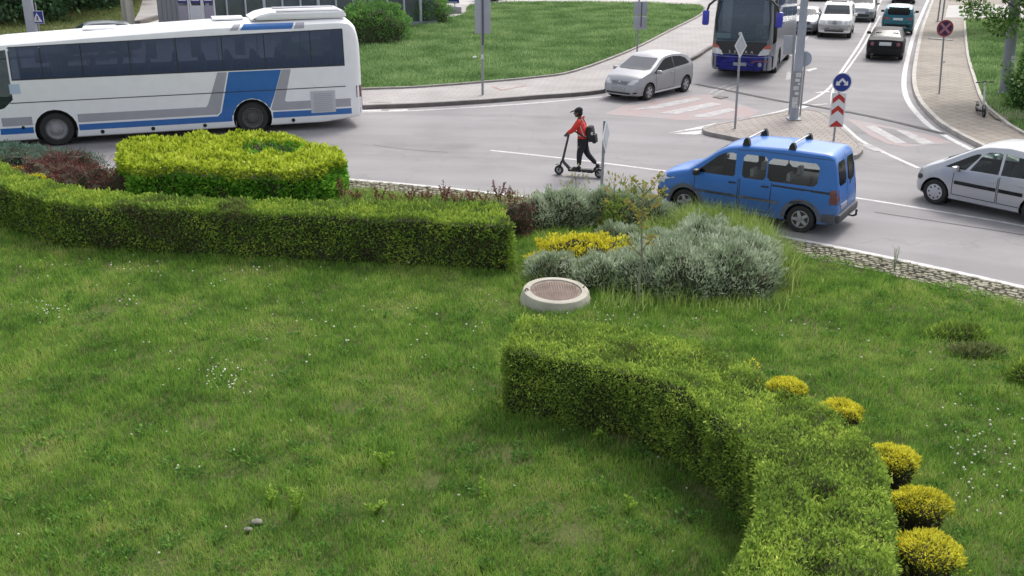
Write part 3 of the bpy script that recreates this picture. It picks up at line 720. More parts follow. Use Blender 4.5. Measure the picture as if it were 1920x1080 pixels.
def car(name, label, cat, P, parent_loc=None, group=None):
    """complete passenger car from a dictionary of proportions"""
    global RW
    root = empty(name); L, W, H = P['L'], P['W'], P['H']; f, b = L / 2, -L / 2; hw = W / 2
    body = P['paint']; T = P['top']; zb = P.get('zb', .20)
    belt = P.get('belt', [(b, .92), (0, .95), (f, .88)])
    bot = [(b, zb + .12), (b + .25, zb), (f - .25, zb - .01), (f, zb + .03)]
    plan = [(b, hw * .80), (b + .04, hw * .9), (b + .14, hw * .955), (b + .5, hw), (f - .8, hw), (f - .35, hw * .95), (f - .12, hw * .84), (f - .03, hw * .70), (f, hw * .62)]
    if 'plan' in P: plan = P['plan']
    sh = Shell(T, belt, bot, plan, P.get('tumble', .30), P.get('crown', .035), P.get('r', .07), P.get('step', .10))
    r = P.get('rw', .31); RW = r; xf, xr = P['xf'], P['xr']; ra = r + .055
    fine = P.get('fine', False)
    for x in (xf, xr):
        for sd_ in 'LR': sh.cut(circ(x, r, ra, 18), sd_, thr=.2)
    arch_liner(root, (xf, xr), hw - .02, ra, M['black'])
    doors = {}
    for sd_ in 'LR':
        for w_ in P['side']:
            sh.cut(w_, sd_, 'window', P.get('glass', M['glassdark']), root, thr=.25)
    for w_ in P.get('front', []): sh.cut(w_, 'F', 'windscreen', P.get('fglass', M['glassfront']), root, thr=.12)
    for w_ in P.get('rear', []): sh.cut(w_, 'B', 'rear_window', P.get('rglass', M['glassdark']), root, thr=.12)
    dmap = {}
    for sd_ in 'LR':
        for k, (x0, x1, z0, z1) in enumerate(P.get('doors', [])):
            d = sh.cut([(x0, z0), (x1, z0), (x1, z1), (x0, z1)], sd_, 'door', body, root, thr=.25)
            dmap[(sd_, k)] = d
            if d is None: continue
            zz = z1 - .10; hx = x0 + .14
            if fine:
                h, _ = sh.surf(hx, zz, sd_); MB().box((h.x, h.y + (.012 if sd_ == 'L' else -.012), h.z), (.17, .03, .035), bev=.01).build('handle', P.get('handle', body), d)
            w = .008 if fine else .012
            sh.patch([[(x0 - w, z0), (x0 + w, z0), (x0 + w, z1), (x0 - w, z1)], [(x1 - w, z0), (x1 + w, z0), (x1 + w, z1), (x1 - w, z1)], [(x0, z0 - w), (x1, z0 - w), (x1, z0 + w), (x0, z0 + w)]], sd_, 'door_gap', M['black'], d, off=.003)
    # trim round the glass
    for nm, sd_, polys, mt, off, th in P.get('patches', []):
        for s_ in sd_: sh.patch(polys, s_, nm, mt, root, off=off, thick=th)
    for sg in (1, -1): mirror(root, sh, P['mir'][0], P['mir'][1], sg, P.get('mirmat', body))
    for x in (xf, xr):
        for sg in (1, -1): wheel(root, x, sg * (hw - .015), r, P.get('ww', .2), P.get('wheels', 'spoke5'), P.get('wm', M['alloy']), 28 if fine else 20)
    # interior
    mb = MB(); mb.box(((xf + xr) / 2 - .1, 0, .30), (xf - xr + .1, W - .22, .05)); mb.box((P['mir'][0] + .12, 0, .82), (.35, W - .3, .18), bev=.05); mb.build('dashboard', M['floor'], root)
    seats(root, P.get('rows', [.15, -.75]), hw * .45, .34, hr=P.get('hr', M['seat']))
    if fine:
        mb = MB(); mx_ = P['mir'][0] - .22; Mx = Matrix.Translation((mx_, hw * .45, .93)) @ Matrix.Rotation(R(65), 4, 'Y')
        for k in range(16): a, b_ = 2 * math.pi * k / 16, 2 * math.pi * (k + 1) / 16; mb.tube(Mx @ Vector((.18 * math.cos(a), .18 * math.sin(a), 0)), Mx @ Vector((.18 * math.cos(b_), .18 * math.sin(b_), 0)), .014, seg=6)
        mb.build('steering_wheel', M['trim'], root)
    sh.finish('body', body, root)
    tag(root, label, cat, group); root['sh'] = 0; del root['sh']
    return root, sh

# ---- blue van
BLUE = paint('blue_paint', (0.016, 0.145, 0.50), .38, 0, ((0.12, 0.17, 0.28), .25, .95, .7))
f, b = 2.16, -2.16
van = dict(L=4.32, W=1.69, H=1.80, paint=BLUE, rw=.305, ww=.19, xf=1.33, xr=-1.385, fine=True, step=.08, zb=.22, tumble=.17, r=.10, crown=.03,
    top=[(-2.16, .62), (-2.14, .80), (-2.11, 1.15), (-2.02, 1.62), (-1.97, 1.72), (-1.85, 1.775), (-.9, 1.80), (.1, 1.76), (.40, 1.70), (.62, 1.60), (1.30, 1.10), (1.42, 1.06), (1.85, .94), (2.05, .84), (2.12, .72), (2.16, .50)],
    belt=[(-2.2, 1.02), (-.6, 1.02), (1.2, .97), (2.2, .62)],
    plan=[(-2.16, .74), (-2.12, .79), (-1.95, .825), (-1.5, .845), (1.3, .845), (1.75, .80), (2.02, .70), (2.12, .58), (2.16, .48)],
    side=[[(1.06, 1.09), (.98, 1.17), (.62, 1.47), (.48, 1.545), (.30, 1.58), (.20, 1.56), (.18, 1.10), (.22, 1.06), (1.0, 1.06)],
          rrect(-.53, 1.06, .02, 1.575, .06), rrect(-1.68, 1.06, -.56, 1.555, .08)],
    front=[[(-.60, 1.13), (.60, 1.13), (.68, 1.18), (.60, 1.60), (.50, 1.66), (-.50, 1.66), (-.60, 1.60), (-.68, 1.18)]],
    rear=[rrect(-.62, 1.08, -.06, 1.60, .08), rrect(.06, 1.08, .62, 1.60, .08)],
    glass=glass('van_side_glass', (.74, .78, .78), .8), rglass=M['glassdark'], hr=M['seatpale'],
    doors=[(.08, 1.12, .34, 1.03), (-.68, .04, .34, 1.03)], handle=M['trim'], mir=(1.02, 1.04), mirmat=M['black'], wheels='spoke5', rows=[.22, -.62],
    patches=[('side_moulding', 'LR', [[(.10, .60), (1.02, .62), (1.02, .66), (.10, .65)], [(-.86, .58), (.05, .60), (.05, .65), (-.86, .63)]], M['dustytrim'], .006, .012),
             ('door_rail', 'LR', [[(-2.02, .93), (-.70, .96), (-.70, 1.0), (-2.02, .98)]], M['black'], .004, 0),
             ('wheel_arch_trim', 'LR', [[(1.33 + q[0], .305 + q[1]) for q in [( (.40 + w) * math.cos(a), (.40 + w) * math.sin(a)) for w, rng in ((.045, range(0, 13)), (-.035, range(12, -1, -1))) for a in [math.pi * k / 12 for k in rng]]]], M['dustytrim'], .006, .01),
             ('wheel_arch_trim', 'LR', [[(-1.385 + q[0], .305 + q[1]) for q in [( (.40 + w) * math.cos(a), (.40 + w) * math.sin(a)) for w, rng in ((.045, range(0, 13)), (-.035, range(12, -1, -1))) for a in [math.pi * k / 12 for k in rng]]]], M['dustytrim'], .006, .01),
             ('side_indicator', 'LR', [circ(1.20, .80, .022, 8)], M['lampdim'], .005, .01),
             ('headlight', 'F', [[(.42, .66), (.66, .68), (.78, .84), (.66, .88), (.46, .80)]], M['lampglass'], .008, .012), ('headlight', 'F', [[(-.42, .66), (-.66, .68), (-.78, .84), (-.66, .88), (-.46, .80)]], M['lampglass'], .008, .012),
             ('headlight_side', 'LR', [[(1.90, .68), (2.05, .70), (2.03, .84), (1.86, .88)]], M['lampglass'], .006, .008),
             ('grille', 'F', [[(-.38, .62), (.38, .62), (.38, .76), (-.38, .76)]], M['black'], .006, .01), ('bumper', 'F', [[(-.74, .28), (.74, .28), (.76, .50), (-.76, .50)]], M['trim'], .01, .03),
             ('tail_light', 'LR', [[(-2.12, .72), (-1.98, .72), (-1.97, 1.02), (-2.10, 1.02)]], M['darkred'], .008, .012),
             ('tail_light', 'B', [[(.66, .70), (.77, .70), (.77, 1.02), (.66, 1.02)]], M['darkred'], .008, .012), ('tail_light', 'B', [[(-.66, .70), (-.77, .70), (-.77, 1.02), (-.66, 1.02)]], M['darkred'], .008, .012),
             ('door_gap', 'B', [[(-.008, .5), (.008, .5), (.008, 1.7), (-.008, 1.7)]], M['black'], .004, 0),
             ('fuel_flap', 'L', [rrect(-1.58, .80, -1.40, .95, .03)], BLUE, .006, .004),
             ('roof_seam', 'LR', [[(-1.95, 1.655), (-.4, 1.675), (.2, 1.64), (.2, 1.65), (-.4, 1.687), (-1.95, 1.667)]], M['trim'], .003, 0)])
v, sh = car('blue_van', 'bright blue minivan with empty roof bars and dusty lower sides, beside the flower bed', 'van', van)
mb = MB(); mb.box((-2.15, 0, .40), (.16, 1.52, .20), bev=.05); mb.box((-1.98, .78, .40), (.30, .12, .20), bev=.04); mb.box((-1.98, -.78, .40), (.30, .12, .20), bev=.04); mb.build('rear_bumper', nmat('grey_bumper', (.075, .075, .085), .7, 0, .15), v)
MB().path([(-2.15, 0, .34), (-2.32, 0, .33), (-2.38, 0, .36), (-2.38, 0, .44)], .022, 8).ball((-2.38, 0, .46), .03).build('tow_bar', M['black'], v)
MB().box((-2.165, .30, .62), (.02, .46, .12), bev=.004).build('number_plate', nmat('dusty_plate', (.36, .37, .39), .6, 0, .1), v)
MB().path([(-2.15, -.1, 1.02), (-2.14, -.3, 1.25), (-2.12, -.35, 1.45)], .012, 6).build('wiper', M['black'], v)
for x in (.02, -1.02):
    zr = 1.80
    for sg in (1, -1):
        mb = MB(); mb.extr([(-.085, -.07), (.085, -.07), (.06, .04), (.02, .10), (-.02, .10), (-.06, .04)], .11, Matrix.Translation((x, sg * .60, zr + .03)))
        mb.build('roof_bar_foot', M['black'], v)
    MB().box((x, 0, zr + .10), (.035, 1.24, .025), bev=.006).build('roof_bar', nmat('bar_metal', (.45, .45, .43), .4, .5), v)
MB().box((-1.25, 0, 1.02), (.75, 1.30, .03), bev=.006).build('parcel_shelf', nmat('shelf', (.10, .10, .10), .9), v)
place(v, (1275, 401), (1507, 437), 2.715, .80, 'L', 1.33)

# ---- silver people carrier at the right
SILVER = paint('silver_paint', (0.50, 0.505, 0.53), .34, .35)
mpv = dict(L=4.28, W=1.75, H=1.63, paint=SILVER, rw=.315, ww=.2, xf=1.40, xr=-1.36, fine=True, step=.08, tumble=.30, r=.09, crown=.04, zb=.20,
    top=[(-2.14, .55), (-2.12, .80), (-2.04, 1.05), (-1.85, 1.30), (-1.62, 1.48), (-1.1, 1.59), (-.4, 1.63), (.15, 1.58), (.5, 1.48), (1.35, 1.07), (1.55, .99), (1.95, .82), (2.08, .70), (2.14, .50)],
    belt=[(-2.2, 1.02), (-.6, 1.0), (1.3, .90), (2.2, .55)],
    side=[[(1.22, .96), (.55, 1.30), (.42, 1.355), (.34, 1.37), (.30, 1.34), (.62, .96)], [(.56, .97), (.30, 1.29), (.24, 1.38), (.10, 1.44), (-.26, 1.47), (-.28, .99)], [(-.34, .99), (-.34, 1.46), (-1.0, 1.42), (-1.22, 1.34), (-1.24, 1.02)], [(-1.30, 1.04), (-1.29, 1.31), (-1.5, 1.24), (-1.78, 1.08)]],
    front=[[(-.66, 1.06), (.66, 1.06), (.70, 1.10), (.60, 1.46), (.52, 1.50), (-.52, 1.50), (-.60, 1.46), (-.70, 1.10)]], rear=[rrect(-.6, 1.08, .6, 1.42, .08)],
    glass=glass('mpv_side_glass', (.60, .70, .67), .9), doors=[(-.30, .92, .34, .92), (-1.08, -.34, .34, .95)], mir=(.80, .93), mirmat=SILVER, wheels='cap', wm=M['hubcap'], rows=[.15, -.75],
    patches=[('side_moulding', 'LR', [[(-.28, .60), (.86, .60), (.88, .635), (.86, .67), (-.28, .67)], [(-1.0, .60), (-.36, .60), (-.36, .67), (-1.0, .67)]], M['black'], .008, .015),
             ('front_corner_trim', 'LR', [[(1.92, .53), (2.10, .53), (2.09, .64), (1.86, .64), (1.84, .59)]], M['black'], .008, .015), ('headlight', 'F', [[(.40, .62), (.62, .66), (.70, .78), (.5, .74)]], M['lampglass'], .008, .01), ('headlight', 'F', [[(-.40, .62), (-.62, .66), (-.70, .78), (-.5, .74)]], M['lampglass'], .008, .01),
             ('bumper_trim', 'F', [[(-.6, .53), (.6, .53), (.6, .62), (-.6, .62)]], M['black'], .008, .012), ('grille', 'F', [[(-.4, .32), (.4, .32), (.4, .42), (-.4, .42)]], M['black'], .006, .0),
             ('tail_light', 'LR', [[(-2.10, .80), (-1.98, .80), (-1.95, 1.10), (-2.0, 1.12)]], M['redlamp'], .006, .01)])
def squeeze(dd_, k):
    """shorter version of a body: everything along the car moves in by k"""
    S = lambda pts: [(p[0] * k, p[1]) for p in pts]
    for q in ('top', 'belt'): dd_[q] = S(dd_[q])
    dd_['side'] = [S(p) for p in dd_['side']]; dd_['doors'] = [(a * k, b_ * k, z0, z1) for a, b_, z0, z1 in dd_['doors']]
    dd_['mir'] = (dd_['mir'][0] * k, dd_['mir'][1]); dd_['rows'] = [r_ * k for r_ in dd_['rows']]; dd_['L'] *= k; dd_['xf'] *= k; dd_['xr'] *= k
    dd_['patches'] = [(n_, s_, [S(p) for p in ps] if s_ == 'LR' else ps, m_, o_, t_) for n_, s_, ps, m_, o_, t_ in dd_['patches']]
squeeze(mpv, .87); mpv['rw'] = .305
v, sh = car('silver_people_carrier', 'silver people carrier with black side moulding, cut by the right edge of the photo', 'car', mpv)
place(v, (1763, 386), (1918, 420), 2.40, .86, 'L', 1.218)
MB().path([(1.24, .35, 1.08), (1.06, -.3, 1.16)], .012, 6).build('wiper', M['black'], v)

# ---- silver hatchback coming off the crossing
SILV2 = paint('pale_silver_paint', (0.33, 0.33, 0.35), .36, .3)
hb = dict(L=4.0, W=1.76, H=1.57, paint=SILV2, rw=.315, ww=.2, xf=1.22, xr=-1.35, fine=True, step=.08, tumble=.32, r=.09, crown=.05,
    top=[(-2.0, .55), (-1.98, .80), (-1.92, 1.02), (-1.80, 1.18), (-1.55, 1.42), (-1.1, 1.53), (-.5, 1.57), (0, 1.54), (.25, 1.47), (1.05, 1.07), (1.25, 1.01), (1.70, .86), (1.90, .70), (2.0, .46)],
    belt=[(-2.0, 1.06), (-1.2, 1.06), (.9, .92), (2.0, .56)],
    side=[[(.92, .97), (.24, 1.34), (.02, 1.42), (-.42, 1.455), (-.44, 1.04)], [(-.50, 1.045), (-.50, 1.455), (-1.0, 1.42), (-1.3, 1.33), (-1.56, 1.14), (-1.5, 1.10)]],
    front=[[(-.64, 1.08), (.64, 1.08), (.69, 1.12), (.60, 1.42), (.54, 1.45), (-.54, 1.45), (-.60, 1.42), (-.69, 1.12)]], rear=[rrect(-.6, 1.10, .6, 1.40, .08)],
    doors=[(-.46, .80, .32, .98)], mir=(.78, .96), wheels='spoke5', fglass=glass('pale_windscreen', (.42, .45, .50), 1.0, ((.26, .27, .31), .4)),
    patches=[('headlight', 'F', [[(.36, .60), (.60, .62), (.72, .74), (.70, .80), (.50, .76)]], M['lampglass'], .008, .01), ('headlight', 'F', [[(-.36, .60), (-.60, .62), (-.72, .74), (-.70, .80), (-.50, .76)]], M['lampglass'], .008, .01),
             ('grille', 'F', [[(-.32, .58), (.32, .58), (.36, .72), (-.36, .72)]], M['lampdim'], .008, .01), ('grille_slats', 'F', [[(-.33, z), (.33, z), (.33, z + .012), (-.33, z + .012)] for z in (.605, .635, .665, .695)], M['trim'], .02, 0),
             ('air_intake', 'F', [[(-.50, .27), (.50, .27), (.54, .34), (-.54, .34)]], M['black'], .008, 0), ('fog_recess', 'F', [[(.60, .29), (.72, .31), (.73, .37), (.62, .35)], [(-.60, .29), (-.72, .31), (-.73, .37), (-.62, .35)]], M['black'], .008, 0),
             ('number_plate', 'F', [[(-.26, .40), (.26, .40), (.26, .50), (-.26, .50)]], M['plate'], .02, .01),
             ('cowl', 'T', [[(1.12, -.55), (1.20, 0), (1.12, .55), (1.03, .60), (1.08, 0), (1.03, -.60)]], M['black'], .006, 0),
             ('sill', 'LR', [[(-.98, .24), (.84, .24), (.84, .29), (-.98, .29)]], M['lampglass'], .008, .01),
             ('tail_light', 'LR', [[(-1.97, .80), (-1.90, .80), (-1.80, 1.10), (-1.86, 1.10)]], M['darkred'], .006, .01),
             ('rear_window_rubber', 'LR', [[(-.50, 1.04), (-.44, 1.04), (-.44, 1.45), (-.50, 1.45)]], M['black'], .003, 0)])
v, sh = car('silver_hatchback', 'silver three-door hatchback turning in from the zebra crossing', 'car', hb)
place(v, (1211, 190), (1291, 171), 2.57, .86, 'L', 1.22)
mb = MB(); mb.lathe([(.05, 0), (.055, .01), (.065, .012), (.07, 0)], axis='Z', seg=16)
mb.tube((0, 0, .006), (0, .06, .006), .006, seg=5); mb.tube((0, 0, .006), (.052, -.03, .006), .006, seg=5); mb.tube((0, 0, .006), (-.052, -.03, .006), .006, seg=5)
e_ = mb.build('emblem', M['chrome'], v); h_, _ = sh_ = (Vector((1.965, 0, .655)), 0); e_.location = (1.975, 0, .655); e_.rotation_euler = (R(90), 0, R(90))
MB().path([(1.03, .5, 1.10), (1.10, -.1, 1.10)], .012, 6).build('wiper', M['black'], v)

# ---- generic cars of the queue
def simple(kind, col, metal=.2, **kw):
    pt = paint(kind + '_paint', col, .3, metal)
    if kind.startswith('suv'):
        d = dict(L=4.55, W=1.84, H=1.76, rw=.36, ww=.24, xf=1.42, xr=-1.40, zb=.30, tumble=.26, r=.09, crown=.03, step=.14,
            top=[(-2.28, .7), (-2.25, 1.1), (-2.08, 1.5), (-1.9, 1.68), (-1.2, 1.75), (0, 1.76), (.35, 1.70), (1.02, 1.18), (1.2, 1.12), (2.0, 1.02), (2.2, .88), (2.28, .6)], belt=[(-2.3, 1.15), (0, 1.12), (2.3, .8)],
            side=[[(.90, 1.17), (.30, 1.60), (-.10, 1.64), (-.12, 1.17)], [(-.18, 1.17), (-.18, 1.64), (-1.05, 1.62), (-1.05, 1.18)], [(-1.12, 1.19), (-1.12, 1.61), (-1.75, 1.56), (-1.95, 1.24)]],
            front=[[(-.62, 1.20), (.62, 1.20), (.70, 1.24), (.60, 1.66), (-.60, 1.66), (-.70, 1.24)]], rear=[rrect(-.62, 1.20, .62, 1.62, .08)], mir=(.85, 1.16))
    elif kind.startswith('saloon'):
        d = dict(L=4.4, W=1.70, H=1.38, rw=.30, ww=.2, xf=1.35, xr=-1.25, zb=.2, tumble=.40, r=.08, crown=.03, step=.12,
            top=[(-2.2, .55), (-2.18, .85), (-2.1, .96), (-1.55, 1.0), (-1.35, 1.06), (-.75, 1.33), (-.3, 1.38), (.2, 1.35), (.95, .95), (1.1, .92), (1.9, .80), (2.12, .68), (2.2, .5)], belt=[(-2.2, .9), (0, .9), (2.2, .6)],
            side=[[(.82, .94), (.22, 1.24), (-.25, 1.28), (-.26, .94)], [(-.32, .94), (-.32, 1.28), (-.78, 1.24), (-1.2, .97)]],
            front=[[(-.58, .97), (.58, .97), (.64, 1.0), (.54, 1.30), (-.54, 1.30), (-.64, 1.0)]], rear=[[(-.56, 1.04), (.56, 1.04), (.62, 1.07), (.50, 1.30), (-.50, 1.30), (-.62, 1.07)]], mir=(.72, .95))
    else:
        d = dict(L=4.2, W=1.76, H=1.56, rw=.33, ww=.21, xf=1.28, xr=-1.28, zb=.24, tumble=.32, r=.08, crown=.03, step=.12,
            top=[(-2.1, .6), (-2.07, .95), (-1.98, 1.15), (-1.72, 1.42), (-1.5, 1.49), (-.7, 1.56), (0, 1.54), (.25, 1.48), (1.0, 1.04), (1.15, 1.0), (1.85, .88), (2.02, .74), (2.1, .55)], belt=[(-2.1, 1.06), (0, 1.0), (2.1, .66)],
            side=[[(.86, 1.04), (.26, 1.40), (-.22, 1.45), (-.24, 1.05)], [(-.30, 1.05), (-.30, 1.45), (-1.0, 1.43), (-1.5, 1.18), (-1.45, 1.09)]],
            front=[[(-.60, 1.06), (.60, 1.06), (.67, 1.10), (.57, 1.46), (-.57, 1.46), (-.67, 1.10)]], rear=[rrect(-.60, 1.10, .60, 1.44, .08)], mir=(.76, 1.03))
    d.update(paint=pt, doors=[]); d.update(kw); return d, pt
LP = lambda y0, y1, z0, z1, z2: [[(y0, z0), (y1, z0 + .02), (y1, z1), (y0, z2)], ]
def lamps(z0, z1, mt, y0=.42, y1=.72, side='F', nm='headlight'):
    return [(nm, side, [[(s * y0, z0), (s * y1, z0), (s * (y1 + .03), z1), (s * y0, z1 - .03)]], mt, .01, .012) for s in (1, -1)]
dd, pt = simple('suv_white', (0.78, 0.76, 0.74), .0, glass=M['glassdark'], mirmat=None)
dd['mirmat'] = pt
dd['patches'] = lamps(.78, .98, M['lampglass'], .52, .80) + [('grille', 'F', [[(-.34, .78), (.34, .78), (.38, .96), (-.38, .96)]], nmat('silver_grille', (.5, .5, .5), .5), .01, .01),
    ('bumper', 'F', [[(-.84, .46), (.84, .46), (.84, .70), (-.84, .70)]], nmat('bumper_silver', (.42, .40, .38), .5, .1), .015, .04), ('bumper_gap', 'F', [[(-.80, .70), (.80, .70), (.80, .735), (-.80, .735)]], M['black'], .012, 0), ('air_intake', 'F', [[(-.5, .38), (.5, .38), (.5, .46), (-.5, .46)]], M['black'], .01, 0),
    ('number_plate', 'F', [[(-.26, .52), (.26, .52), (.26, .63), (-.26, .63)]], M['plate'], .07, .01)]
v, sh = car('white_suv', 'white off-road car with silver bumper coming towards the camera beside the blue coach', 'car', dd)
for yy in (.55, -.55): MB().path([(.2, yy, 1.83), (-1.6, yy, 1.82)], .02, 6).build('roof_rail', M['trim'], v)
MB().box((-.6, 0, 1.815), (.75, .85, .02), bev=.006).build('sunroof', M['glassdark'], v)
mb = MB(); mb.lathe([(.08, 0), (.085, .015), (.10, .015), (.105, 0)], seg=14); mb.tube((0, 0, .01), (0, .09, .01), .01, seg=5); mb.tube((0, 0, .01), (.08, -.045, .01), .01, seg=5); mb.tube((0, 0, .01), (-.08, -.045, .01), .01, seg=5); e_ = mb.build('emblem', M['black'], v); e_.location = (2.29, 0, .88); e_.rotation_euler = (R(90), 0, R(90))
def place_end(o, px, py, aim, L, end):
    """ground point under the middle of the visible end (front 'F' or rear 'B'); aim = photo point the lane runs to"""
    g = G(px, py); t = G(*aim); d = (t - g).normalized(); head = math.atan2(d.y, d.x); c = g + d * L / 2
    if end == 'F': head += math.pi
    o.location = (c.x, c.y, 0); o.rotation_euler = (0, 0, head)
place_end(v, 1562, 73, (1588, 28), 4.55, 'F')
dd, pt = simple('hatch_grey', (0.16, 0.18, 0.19), .4)
dd['patches'] = lamps(.66, .82, M['lampglass'], .44, .72) + [('grille', 'F', [[(-.36, .64), (.36, .64), (.40, .76), (-.40, .76)]], M['lampdim'], .008, .01), ('air_intake', 'F', [[(-.5, .34), (.5, .34), (.5, .50), (-.5, .50)]], M['black'], .008, 0), ('number_plate', 'F', [[(-.26, .53), (.26, .53), (.26, .63), (-.26, .63)]], M['plate'], .02, .01)]
v, sh = car('grey_car', 'dark grey car in the queue, partly hidden behind the white off-road car', 'car', dd); place_end(v, 1612, 42, (1628, 8), 4.2, 'F')
dd, pt = simple('saloon_slate', (0.20, 0.20, 0.215), .4)
dd['patches'] = lamps(.62, .78, M['lampglass'], .44, .70) + [('grille', 'F', [[(-.34, .60), (.34, .60), (.36, .74), (-.36, .74)]], M['black'], .008, .01), ('air_intake', 'F', [[(-.5, .3), (.5, .3), (.5, .42), (-.5, .42)]], M['black'], .008, 0)]
v, sh = car('grey_car', 'slate grey car squeezed in right behind the blue fronted coach', 'car', dd); place_end(v, 1504, 66, (1530, 30), 4.4, 'F')
# teal SUV, black roofline pale
dd, pt = simple('hatch_teal', (0.010, 0.11, 0.15), .3, glass=M['glassdark'])
pale = nmat('pale_roof', (.52, .54, .55), .4)
dd['patches'] = lamps(.86, .98, M['redlamp'], .48, .74, 'B', 'tail_light') + [('roof_panel', 'T', [[(-1.35, -.50), (.12, -.50), (.12, .50), (-1.35, .50)]], pale, .008, .006), ('lower_cladding', 'B', [[(-.78, .34), (.78, .34), (.80, .56), (-.80, .56)]], M['black'], .012, .03), ('skid_plate', 'B', [[(-.5, .42), (.5, .42), (.44, .48), (-.44, .48)]], M['hubcap'], .05, .01),
    ('number_plate', 'B', [[(-.26, .82), (.26, .82), (.26, .93), (-.26, .93)]], M['plate'], .02, .01), ('spoiler', 'B', [[(-.56, 1.45), (.56, 1.45), (.54, 1.50), (-.54, 1.50)]], pt, .03, .03), ('bumper_line', 'B', [[(-.72, .64), (.72, .64), (.72, .69), (-.72, .69)]], nmat('teal_light', (.08, .28, .32), .4), .012, .01)]
dd['mirmat'] = M['black']
v, sh = car('teal_car', 'teal crossover car with pale roof driving away, ahead of the black saloon', 'car', dd); place_end(v, 1680, 66, (1694, 20), 4.2, 'B')
dd, pt = simple('saloon_black', (0.022, 0.022, 0.026), 0, glass=M['glassdark']); pp = pt.node_tree.nodes['Principled BSDF']; pp.inputs['Coat Weight'].default_value = 0; pp.inputs['Roughness'].default_value = .5; pp.inputs['Specular IOR Level'].default_value = .12
dd['patches'] = [('tail_light', 'B', [circ(s * .58, .78, .085, 10)], nmat('dim_round_lamp', (.26, .07, .09), .3), .01, .012) for s in (1, -1)] + [('number_plate', 'B', [[(-.27, .72), (.27, .72), (.27, .86), (-.27, .86)]], M['plate'], .015, .01), ('bumper', 'B', [[(-.72, .36), (.72, .36), (.74, .56), (-.74, .56)]], M['black'], .012, .035), ('reflector', 'B', [[(.48, .30), (.60, .30), (.60, .33), (.48, .33)]], M['lampdim'], .03, .005)]
dd['mirmat'] = M['black']
v, sh = car('black_saloon', 'black saloon car with round rear lamps driving away along the right kerb', 'car', dd); place_end(v, 1656, 115, (1680, 50), 4.4, 'B')
dd, pt = simple('saloon_dark', (0.03, 0.03, 0.035), .1); dd['patches'] = lamps(.76, .88, M['darkred'], .48, .70, 'B', 'tail_light') + [('bumper', 'B', [[(-.72, .34), (.72, .34), (.74, .54), (-.74, .54)]], M['black'], .012, .035)]; dd['mirmat'] = M['black']
v, sh = car('dark_car', 'dark car at the top edge of the photo, farthest one driving away', 'car', dd); place_end(v, 1693, 8, (1700, -30), 4.4, 'B')
dd, pt = simple('saloon_navy', (0.035, 0.03, 0.03), .1); dd['patches'] = lamps(.62, .78, M['lampdim'], .44, .70) + [('air_intake', 'F', [[(-.5, .3), (.5, .3), (.5, .42), (-.5, .42)]], M['black'], .008, 0)]; dd['mirmat'] = M['black']
v, sh = car('dark_car', 'dark car at the top edge behind the row of oncoming cars, only its bumper showing', 'car', dd); place_end(v, 1534, 3, (1570, -38), 4.4, 'F')
# parked car at the upper left, on the slope street
dd, pt = simple('hatch_parked', (0.13, 0.14, 0.155), .5, glass=M['glassdark']); dd['patches'] = lamps(.66, .84, M['lampglass'], .44, .72) + [('grille', 'F', [[(-.36, .64), (.36, .64), (.40, .76), (-.40, .76)]], M['black'], .008, .01)]
v, sh = car('parked_car', 'dark silver hatchback on the side street behind the roof of the white coach', 'car', dd)
g = G(178, 106, PZ); v.location = (g.x, g.y, PZ + .05); v.rotation_euler = (0, 0, R(207))
g = G(928, 2, PZ)
dd, pt = simple('hatch_darkblue', (0.02, 0.04, 0.12), .3); dd['patches'] = lamps(.66, .84, M['lampglass'], .44, .72) + [('number_plate', 'F', [[(-.26, .45), (.26, .45), (.26, .56), (-.26, .56)]], M['plate'], .02, .01)]
v, sh = car('parked_car', 'dark blue car parked above the lawn beside the tall sign back, top edge', 'car', dd); v.location = (g.x - .2, g.y + 1.2, PZ); v.rotation_euler = (0, 0, R(250))
# ------------------------------------------------------------------ coaches
WHITE = paint('white_coach_paint', (0.86, 0.86, 0.87), .35)
M['cblue'] = nmat('coach_blue_stripe', (0.02, 0.135, 0.42), .35, 0, .04, 3, coat=.4)
M['cgrey'] = nmat('coach_grey_stripe', (0.36, 0.36, 0.40), .4, 0, .04, 3, coat=.4)
root = empty('white_coach')
fx, rx_ = 5.75 / 2, -5.75 / 2; f, b = fx + 2.65, rx_ - 3.52; hw = 1.27; Hh = 3.44
top = [(b, 2.7), (b + .03, 3.0), (b + .10, 3.22), (b + .3, 3.40), (b + .6, Hh), (b + 4.5, Hh - .05), (f - 4, Hh - .20), (f - 1.4, Hh - .33), (f - .8, 2.98), (f - .4, 2.75), (f - .16, 2.5), (f - .05, 1.9), (f, 1.2)]
RW = .50
sh = Shell(top, [(b, 2.05), (f, 2.05)], [(b, .36), (b + 1.2, .22), (f - .6, .22), (f, .28)], [(b, 1.12), (b + .04, 1.19), (b + .16, 1.25), (b + .4, hw), (f - 1.1, hw), (f - .5, 1.22), (f - .2, 1.12), (f - .05, .95), (f, .80)], tumble=.085, crown=.05, r=.24, step=.16, bulge=.012, smooth=.02, side_n=8)
for x in (fx, rx_):
    for sd_ in 'LR': sh.cut(circ(x, .50, .60, 20), sd_, thr=.2)
arch_liner(root, (fx, rx_), hw - .01, .60, M['black'])
X = lambda px: rx_ + (467 - px) * .01588
zs = lambda u: u
